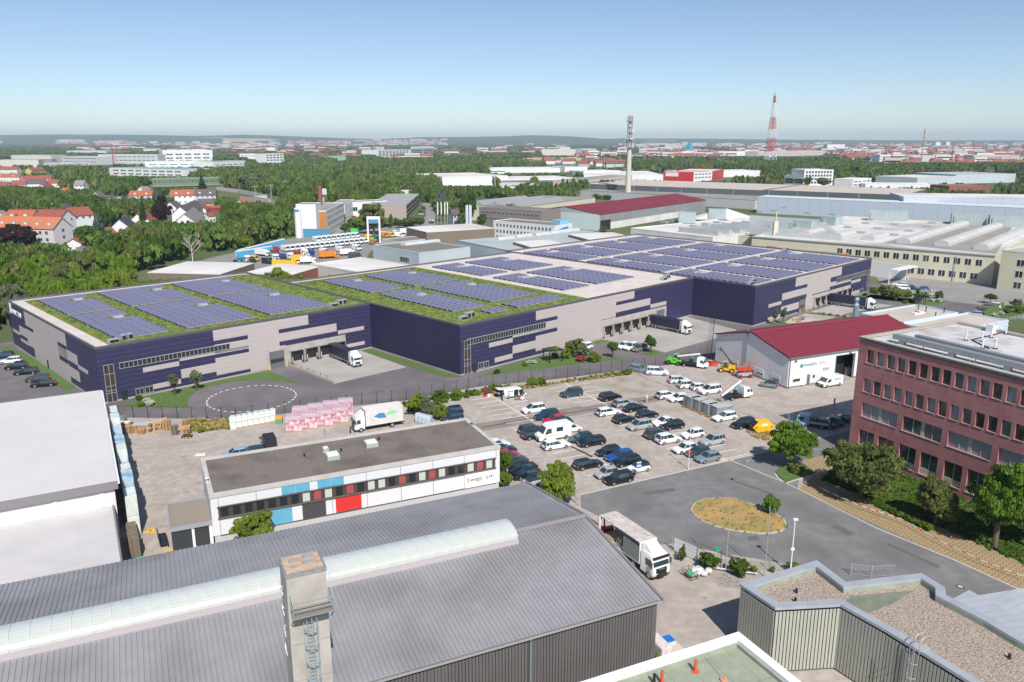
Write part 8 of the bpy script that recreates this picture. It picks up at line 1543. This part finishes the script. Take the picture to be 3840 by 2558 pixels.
for i,(px,py,c_,lb) in enumerate([(215,618,'g','green bag on the ground beside the open white van'),(242,615,'r','red toolbox beside the open white van'),(272,615,'w','pale sack beside the open white van'),(752,420,'r','red bag on the ground at the top of the lot'),(792,420,'w','orange and white bundle on the ground at the top of the lot'),(828,410,'k','dark bundle on the ground at the top of the lot')]):
    x,y = at('F8',px,py); solo('bag', MB().ball(0,0,.3,.38,.3,.32,8,5).box(-.1,-.05,.5,.1,.05,.72).mesh('bag',{'g':M('emergency green',(0,0,0)),'r':RED,'w':OFFW,'k':DARK}[c_]), lb, 'bag', p=(x,y,.03))
x,y = at('B3',190,430); t = thing('work_trolley','open red-framed folding board with tools behind the open white van','work bench',(x,y,.04),20); t.scale = (.7,.7,.7); part('board', MB().hexa([(-.9,0,.5),(.9,0,.5),(.9,.1,.5),(-.9,.1,.5),(-.9,.5,2.0),(.9,.5,2.0),(.9,.6,2.0),(-.9,.6,2.0)]), t, DARK); part('frame', MB().bar((-.9,0,.5),(-.9,.5,2.0),.06).bar((.9,0,.5),(.9,.5,2.0),.06).bar((-.9,.5,2.0),(.9,.5,2.0),.1).bar((-.9,0,.5),(-.9,0,0),.05).bar((.9,0,.5),(.9,0,0),.05), t, RED)
q_ = random.Random(4)
for i,(dx,c_,lb) in enumerate([(-1.2,RED,'red tool case left of the folding board'),(.3,OFFW,'white canister below the folding board'),(1.5,YEL,'yellow tool box right of the folding board'),(2.3,RED,'red-orange bag near the bushes'),(3.0,DARK,'black tool case behind the open white van')]):
    xx,yy = at('B3',190+dx*24,440-dx*2); solo('tool_case', MB().box(-.3,-.2,0,.3,.2,.42).box(-.08,-.03,.42,.08,.03,.5).mesh('tool_case',c_), lb, 'tool case', p=(xx,yy,.04), rz=q_.uniform(0,90))
# people
def person(label, x, y, a, shirt, trou, pose=0):
    J = dict(pel=(0,0,.95),chest=(0,0,1.35),neck=(0,0,1.52),head=(.02,0,1.66),top=(.02,0,1.78),sl=(0,.19,1.43),el=(.03,.27,1.15),hl=(.14,.27,.92),sr=(0,-.19,1.43),er=(.05,-.27,1.16),hr=(.20,-.24,.95),kl=(.04+.1*pose,.11,.50),fl=(0,.11,.06),tl=(.16,.12,.04),kr=(.06,-.11,.50),fr=(-.08-.1*pose,-.11,.06),tr=(.08-.1*pose,-.12,.04))
    E_ = [('pel','chest'),('chest','neck'),('neck','head'),('head','top'),('chest','sl'),('sl','el'),('el','hl'),('chest','sr'),('sr','er'),('er','hr'),('pel','kl'),('kl','fl'),('fl','tl'),('pel','kr'),('kr','fr'),('fr','tr')]
    rad = dict(pel=.145,chest=.15,neck=.06,head=.095,top=.06,sl=.07,el=.048,hl=.04,sr=.07,er=.048,hr=.04,kl=.07,fl=.05,tl=.045,kr=.07,fr=.05,tr=.045)
    ks = list(J); me = bpy.data.meshes.new('person'); me.from_pydata([J[k] for k in ks], [(ks.index(a_),ks.index(b_)) for a_, b_ in E_], [])
    o = bpy.data.objects.new('person', me); C.objects.link(o); md = o.modifiers.new('skin','SKIN'); sv_ = me.skin_vertices[0].data
    for i,k in enumerate(ks): sv_[i].radius = (rad[k],rad[k]); sv_[i].use_root = (k == 'pel')
    o.modifiers.new('sub','SUBSURF').levels = 1
    bpy.context.view_layer.update(); dg = bpy.context.evaluated_depsgraph_get(); m2 = bpy.data.meshes.new_from_object(o.evaluated_get(dg)); o.modifiers.clear(); o.data = m2
    m2.materials.clear(); [m2.materials.append(t_) for t_ in (shirt, trou, M('skin',(0.50,.30,.22)), M('hair brown',(0.06,.04,.025)))]
    for p in m2.polygons: z = p.center.z; p.material_index = 3 if z > 1.72 else (2 if z > 1.5 or (abs(p.center.y) > .2 and z < 1.2 and z > .8) else (0 if z > .98 else 1)); p.use_smooth = True
    o.location = (x,y,.045); o.rotation_euler = (0,0,R(a)); return tag(o,label,'person')
person('person in a white shirt walking along the dark lane beside the black saloon', *at('B3',1587,498), 60, WHITE, M('light trousers',(0.45,.42,.38)), 1)
person('person in dark clothes working behind the open white van', *at('F8',72,622), 30, DARK, M('dark trousers',(0.03,.03,.045)))
person('person in white trousers standing at the side door of the open white van', *at('F8',292,610), 120, M('blue shirt',(0.08,.12,.25)), WHITE)
# ------------------------------------------------------------------ storage yard: pallets, wrapped goods
PLM = MB(); [PLM.box(-.6,-.4+i*.17,.10,.6,-.28+i*.17,.125) for i in range(5)]; [PLM.box(-.6+i*.525,-.4,.025,-.45+i*.525,.4,.10) for i in range(3)]; [PLM.box(-.6,-.4+i*.34,0,.6,-.28+i*.34,.024) for i in range(3)]
PLM = PLM.mesh('pallet', WOOD)
def stack(k, px, py, n, a, lb, mat=None, grp=None, s=1.0, z0=.03, jit=4):
    x, y = at(k,px,py)
    for i in range(n): solo('pallet', PLM, 'wooden pallet in the '+lb, 'pallet', mat, (x+rnd.uniform(-.03,.03),y+rnd.uniform(-.03,.03),z0+i*.127*s), a+rnd.uniform(-jit,jit), 'pallets in the '+lb, (s*1.0,s,s))
stack('B1',1472,515,13,20,'grey-brown stack in front of the tilted pallets',WOODG); stack('B1',1570,500,18,15,'tall stack topped by a tilted pallet',M('warm pallet wood',(0.42,.25,.12),(0.30,.17,.08),ns=3)); stack('B1',1572,545,5,10,'low stack at the right end'); stack('B1',1405,478,15,12,'stack beside the timber frames'); stack('B1',1190,510,7,8,'low stack between the timber heaps'); stack('B1',1090,505,11,8,'stack at the white hall corner'); stack('B1',1030,505,10,5,'leftmost stack at the white hall corner'); stack('B1',1340,470,9,15,'stack behind the timber frames')
x,y = at('B1',1548,460,2.4); solo('pallet', PLM, 'large pallet lying tilted on top of the tall stack', 'pallet', None, (x,y,2.45), 15, None, (1.5,1.6,1)).rotation_euler.x = R(14)
for i,(px,py,L,lb) in enumerate([(1040,440,2.6,'long timber bundle with boards on top near the white hall'),(1190,455,3.0,'timber bundle with grey boards on top'),(1005,395,1.9,'timber crate with blue sheet at the fence')]):
    x,y = at('B1',px,py,.8); m = MB()
    for z in range(6): m.box(-L/2,-.7,z*.22,L/2,.7,z*.22+.1); [m.box(-L/2+j*L/5,-.72,z*.22+.1,-L/2+j*L/5+.12,.72,z*.22+.22) for j in range(6)]
    t = thing('timber_stack', lb, 'timber stack', (x,y,.04), 6); part('timber', m, t, WOOD); part('top_boards', MB().box(-L/2+.1,-.6,1.33,L/2-.2,.6,1.45), t, {0:OFFW,1:M('grey-blue board',(0.42,.47,.52)),2:M('blue sheet',(0.05,.3,.5))}[i])
for i,(px,py) in enumerate([(1275,505),(1330,490),(1375,470)]):
    x,y = at('B1',px,py); m = MB(); 
    for s in (-.5,.5): m.bar((s,-.4,0),(s,-.4,2.2),.07).bar((s,.4,0),(s,.4,1.5),.07).bar((s,-.4,2.2),(s,.4,.2),.06)
    for z in (.2,1.1,2.1): m.bar((-.5,-.4,z),(.5,-.4,z),.07)
    solo('transport_frame', m.mesh('transport_frame',M('fresh timber',(0.72,.50,.26))), 'upright open timber transport frame between the pallet stacks', 'timber frame', p=(x,y,.04), rz=10+i*14, group='upright timber transport frames')
WRP = M('white wrapped goods', (0.66,.69,.66), (0.52,.60,.56), ns=3, rough=.3, detail=8, c3=(.75,.77,.75), ns3=1.5); PKW = M('pink wrapped goods', (0.45,.15,.22), (0.58,.40,.45), ns=2.5, rough=.3, detail=9, c3=(0.72,.62,.66), ns3=1.2); FILM = M('crumpled film', (0.52,.46,.51), (0.55,.33,.40), ns=3, rough=.25, bump=1, bs=6); BLW = M('blue-white wrapped goods', (0.58,.64,.68), (0.16,.36,.50), ns=.7, rough=.35, detail=8)
def wrapped(lb, k, px, py, a, L, W, H, mat, grp, two=True, film=False):
    x,y = at(k,px,py); t = thing('wrapped_pallet', lb, 'wrapped pallet', (x,y,.04), a, grp)
    part('pallet_base', MB().box(-L/2,-W/2,0,L/2,W/2,.12), t, WOOD)
    for i in range(2 if two else 1):
        h_ = H/2 if two else H; part('goods', MB().box(-L/2+.02,-W/2+.02,.121+i*h_,L/2-.02,W/2-.02,.08+(i+1)*h_).mesh('goods',[mat],bevel=.05), t)
    if film: part('film_cover', MB().loft([[(sx*(L/2+.03)*k_,sy*(W/2+.03)*k_,z) for sx,sy in ((-1,-1),(1,-1),(1,1),(-1,1))] for z,k_ in ((H*.86,1.0),(H+.12,.98),(H+.22,.8))]), t, FILM)
for i in range(8):
    f_ = i/7; wrapped('pallet of white sacks wrapped in film, in the white row under the fence','A2',-55+f_*360,1240-f_*65,8,1.15,1.3,2.1,WRP,'white wrapped pallets under the fence')
for i in range(4): wrapped('film-wrapped block of pink insulation, '+['left end','second from the left','third from the left','nearest the box truck'][i]+' of the pink row','A2',500+i*142,1262-i*28,12,2.7,2.0,2.6,PKW,'pink film-wrapped blocks',False,True)
for i in range(4): wrapped('film-wrapped block of pink insulation in the rear row','A2',560+i*138,1195-i*26,12,2.7,1.6,2.9,PKW,'rear row of pink film-wrapped blocks',False,True)
for i in range(4): wrapped('blue-white wrapped stack by the hedge behind the box truck','A2',1640+i*34,1190+i*9,-20,.9,1.0,1.7,BLW,'blue-white wrapped stacks by the hedge')
solo('orange_crate', MB().box(-.6,-.5,0,.6,.5,.9,0).box(-.62,-.52,.9,.62,.52,1.15,1).mesh('orange_crate',[M('green crate',(0.12,.3,.15)),M('orange crate lid',(0.75,.33,.03))]), 'green crate with orange lid between the white and pink pallets', 'crate', p=(*at('A2',360,1195),.04), rz=8)
for k,px,py,L,lb in [('A1',2130,1250,1.6,'white slab pack lying left of the white pallets'),('B1',1685,690,1.6,'small white sack pile behind the office corner')]: solo('slab_pack', MB().box(-L/2,-.4,0,L/2,.4,.25).mesh('slab_pack',[WRP],bevel=.05), lb, 'pack', p=(*at(k,px,py),.04), rz=8)
# tall rack of wrapped goods along the white hall
q0 = at('B1',915,240); wr0 = at('B1',985,905,9.0)
for i in range(11):
    f_ = i/10; u_, v_ = 1.3, 4.0+f_*36.5; p = wld((u_,v_), wo, wa2-90); H_ = 5.6+(.7 if i%3 else 0)+.5*math.sin(i*1.7)
    wrapped('tall blue and white film-wrapped stack along the side of the white hall', 'B1', 0, 0, 0, 1.4, 3.0, H_, BLW if i%2 else WRP, 'wrapped stacks along the white hall')
    o_ = [o for o in C.objects if o.name.startswith('wrapped_pallet')][-1]
    t_ = bpy.data.objects[sorted([o.name for o in C.objects if o.name.startswith('wrapped_pallet')])[-1]]; t_.location = (*p,.04); t_.rotation_euler = (0,0,R(wa2-90))
def wst(v, n, mat, lb):
    p = wld((.9,v), wo, wa2-90)
    for i in range(n): solo('pallet', PLM, 'weathered pallet in the '+lb, 'pallet', mat, (p[0]+rnd.uniform(-.04,.04),p[1]+rnd.uniform(-.04,.04),.03+i*.127), wa2+rnd.uniform(-3,3), 'pallets in the '+lb, (1.1,1.35,1))
wst(1.2,20,WOODG,'stack at the white hall corner below the wrapped goods'); wst(-1.4,22,WOODG,'second stack along the white annex'); wst(-3.4,24,WOODG,'third stack along the white annex')
p = wld((.9,-6.3), wo, wa2-90); solo('blue_bin', MB().box(-.6,-.7,0,.6,.7,1.2,0).box(-.62,-.75,1.2,.62,.1,1.32,1).box(-.62,.1,1.2,.62,.75,1.32,2).mesh('blue_bin',[DARK,M('vivid green',(0,0,0)),M('sign blue',(0,0,0))]), 'waste bin with blue and green lid beside the annex wall', 'bin', p=(*p,.03), rz=wa2)
p = wld((4.2,-.6), wo, wa2-90); solo('dark_trolley', MB().box(-.5,-1.6,.4,.5,1.6,.55).box(-.5,-1.6,.55,-.42,1.6,1.4).box(-.5,1.4,0,-.4,1.6,.4).box(.4,-1.6,0,.5,-1.4,.4).mesh('dark_trolley',DARK), 'dark transport trolley in the shade of the white hall', 'trolley', p=(*p,.03), rz=wa2-90)
x,y = at('B1',1265,1325); solo('yellow_triangle', MB().prism([(-.9,-.6),(.9,-.5),(0,.9)],0,.06).prism([(-.06,-.35),(.06,-.35),(.06,.3),(-.06,.3)],.061,.07,1).mesh('yellow_triangle',[YEL,DARK]), 'yellow triangular warning marking lying in the yard', 'marking', p=(x,y,.04))
# by the street fence and grey hall
x,y = at('E4',1140,955); t = thing('mesh_crate','steel mesh crate full of green straps beside the white truck front','crate',(x,y,.04),-60); m = MB()
for z in (.15,.55,1.0):
    for a_,b_ in (((-.8,-.5),(.8,-.5)),((.8,-.5),(.8,.5)),((.8,.5),(-.8,.5)),((-.8,.5),(-.8,-.5))): m.bar((*a_,z),(*b_,z),.04)
for a_ in ((-.8,-.5),(.8,-.5),(.8,.5),(-.8,.5)): m.bar((*a_,0),(*a_,1.0),.05)
part('frame', m, t, M('rusty steel',(0.20,.12,.08))); part('straps', MB().ball(0,0,.45,.65,.4,.35,10,6), t, M('green straps',(0.05,.33,.17),(0.12,.45,.25),ns=6))
x,y = at('E4',1240,930); m = MB(); q_ = random.Random(8)
for i in range(9): m.ball(q_.uniform(-.9,.9),q_.uniform(-.5,.5),.3+q_.uniform(0,.9)*(1-abs(i-4)/6),.5,.4,.35,8,5)
solo('plastic_sheeting', m.mesh('plastic_sheeting',M('translucent crumpled plastic',(0.62,.64,.66),(0.5,.53,.56),ns=4,rough=.2,bump=1,bs=5),smooth=30), 'heap of crumpled clear plastic sheeting beside the mesh crate', 'plastic sheeting', p=(x,y,.04))
pp_ = [at('E4',*q) for q in [(1400,890),(1530,910),(1800,945)]]; m = MB(); strip(m,pp_,.12,.45,.12); solo('white_rail', m.mesh('white_rail',WHITE), 'low white rail along the planting behind the yard', 'rail')
x,y = at('C3',1445,1290); t = thing('goods_pallet','pallet of white and pink sacks at the grey hall corner','pallet load',(x,y,.04),HA); part('sacks', MB().box(-.6,-1.6,.12,.6,1.0,1.5).mesh('sacks',[M('pinkish sacks',(0.62,.5,.52),(0.72,.7,.7),ns=3)],bevel=.06), t); part('pallet_base', MB().box(-.6,-1.6,0,.6,1.0,.119), t, WOOD)
x,y = at('C3',1530,1235); t = thing('canister_pallet','pallet of white canisters with bright blue caps by the grey hall corner','pallet load',(x,y,.04),HA); part('pallet_base', MB().box(-.7,-.6,0,.7,.6,.12), t, WOOD); m = MB(); m2 = MB()
for i in range(5):
    for j in range(4): m.box(-.66+i*.27,-.56+j*.28,.121,-.44+i*.27,-.32+j*.28,.75); m2.cyl(-.55+i*.27,-.44+j*.28,.751,.9,.11,8)
part('canister', m, t, OFFW); part('cap', m2, t, M('bright blue cap',(0.02,.20,.62)))
x,y = at('C3',1550,1290); solo('board_stack', MB().box(-1.3,-.7,0,1.3,.7,.5).mesh('board_stack',[M('pale board',(0.58,.5,.42))],bevel=.02), 'low stack of pale boards in front of the canister pallet', 'board stack', p=(x,y,.04), rz=HA)
bush('leafy weed at the bottom of the grey hall corner','C3',1440,1350,1280,25,'y')
# green-roofed shelters, benches
def shelter(lb, k, px, py, a, L, W, glass=False):
    x,y = at(k,px,py); t = thing('shelter', lb, 'shelter', (x,y,.06), a); m = MB()
    for sx in (0,L):
        for sy in (0,W): m.box(sx-.08,sy-.08,0,sx+.08,sy+.08,2.7)
    part('post', m, t, BLACKF); part('roof', MB().box(-.3,-.3,2.7,L+.3,W+.3,2.85), t, BLACKF); part('roof_planting', quadmesh('roof_planting', leafarr(9,60,30,.06)*np.array([L*.55,W*.6,.5]), LM['m']), t, p=(L/2,W/2,2.75))
    if glass: part('glass_wall', MB().box(0,W,.2,L,W+.03,2.6).box(0,0,.2,.03,W,2.6), t, M('shelter glass',(0.16,.18,.18),rough=.1)); part('bench', MB().box(.4,W-.7,.4,L-.4,W-.3,.48), t, WOOD)
shelter('black-framed shelter with planted roof on the long lawn','A3',640,645,30,3.3,2.6); shelter('glass-walled shelter with planted roof near the right warehouse corner','K',425,318,-15,2.9,2.2,True)
for i,(px,py) in enumerate([(665,1285),(715,1305)]): x,y = at('E2',px,py); solo('bench', MB().box(-1,-.25,.4,1,.25,.48).box(-.9,-.2,0,-.8,.2,.4).box(.8,-.2,0,.9,.2,.4).mesh('bench',WOOD), ['wooden bench at the picnic spot of the right unit, farther one','wooden bench at the picnic spot of the right unit, nearer one'][i], 'bench', p=(x,y,.07), rz=30+i*10)
x,y = at('E2',765,1275); solo('round_table', MB().cyl(0,0,.7,.78,1.0,16).cyl(0,0,0,.7,.1).mesh('round_table',WOODG), 'round picnic table between the benches at the right unit', 'table', p=(x,y,.07))
sheet('picnic_gravel','E2',[(520,1310),(650,1240),(930,1275),(900,1300),(560,1325)],.07,M('sand beige',(0.5,.41,.33)))
solo('bench', MB().box(-1,-.25,.4,1,.25,.48).box(-.9,-.2,0,-.8,.2,.4).box(.8,-.2,0,.9,.2,.4).mesh('bench',WHITE), 'white bench at the workshop wall beside the door', 'bench', p=(*at('F1',1475,1105),.04), rz=25)
for k,px,py,yt in [('D4',715,1170+60,1130),('D4',1515,1385,1195),('D4',1805,1400,1215)]: pole('lamp arm pole along the cream factory wall',k,px,py,yt,r_=.12,mat=GREYM)
for i,n in enumerate([o for o in C.objects if o.get('label')=='lamp arm pole along the cream factory wall']): n['label'] = 'grey lamp pole at the cream factory wall, '+['behind the half-bare tree','middle one','right one'][i]
# overhead line masts along the railway
for i,(px,py,yt) in enumerate([(130,650,550),(395,655,505),(475,650,570),(385,640,515),(265,660,540),(850,600,555),(757,480,405),(1345,545,450),(540,380,330)]):
    x,y = at('D2',px,py); h_ = htop('D2',px,py,yt); solo('line_mast', MB().cyl(0,0,0,h_,.35,5,r2=.2).box(-3,-.15,h_-1,3,.15,h_-.7).mesh('line_mast',GREYM), 'thin grey overhead line mast rising above the trees by the railway', 'mast', p=(x,y,0), group='overhead line masts above the trees')
# ------------------------------------------------------------------ haze
hz = MB().box(-11200,-1000,-4.5,11200,13700,150); o_ = part('haze', hz, None, None) if False else None
me = hz.mesh('haze', bpy.data.materials.new('haze air')); hm_ = me.materials[0]; hm_.use_nodes = True; t_ = hm_.node_tree; t_.nodes.clear()
pv = t_.nodes.new('ShaderNodeVolumePrincipled'); pv.inputs['Color'].default_value = (.66,.83,1,1); pv.inputs['Density'].default_value = HAZE_D; pv.inputs['Anisotropy'].default_value = -.05
out_ = t_.nodes.new('ShaderNodeOutputMaterial'); t_.links.new(pv.outputs[0], out_.inputs['Volume'])
o_ = bpy.data.objects.new('haze', me); C.objects.link(o_); o_['kind'] = 'stuff'
print('objects', len(bpy.data.objects))
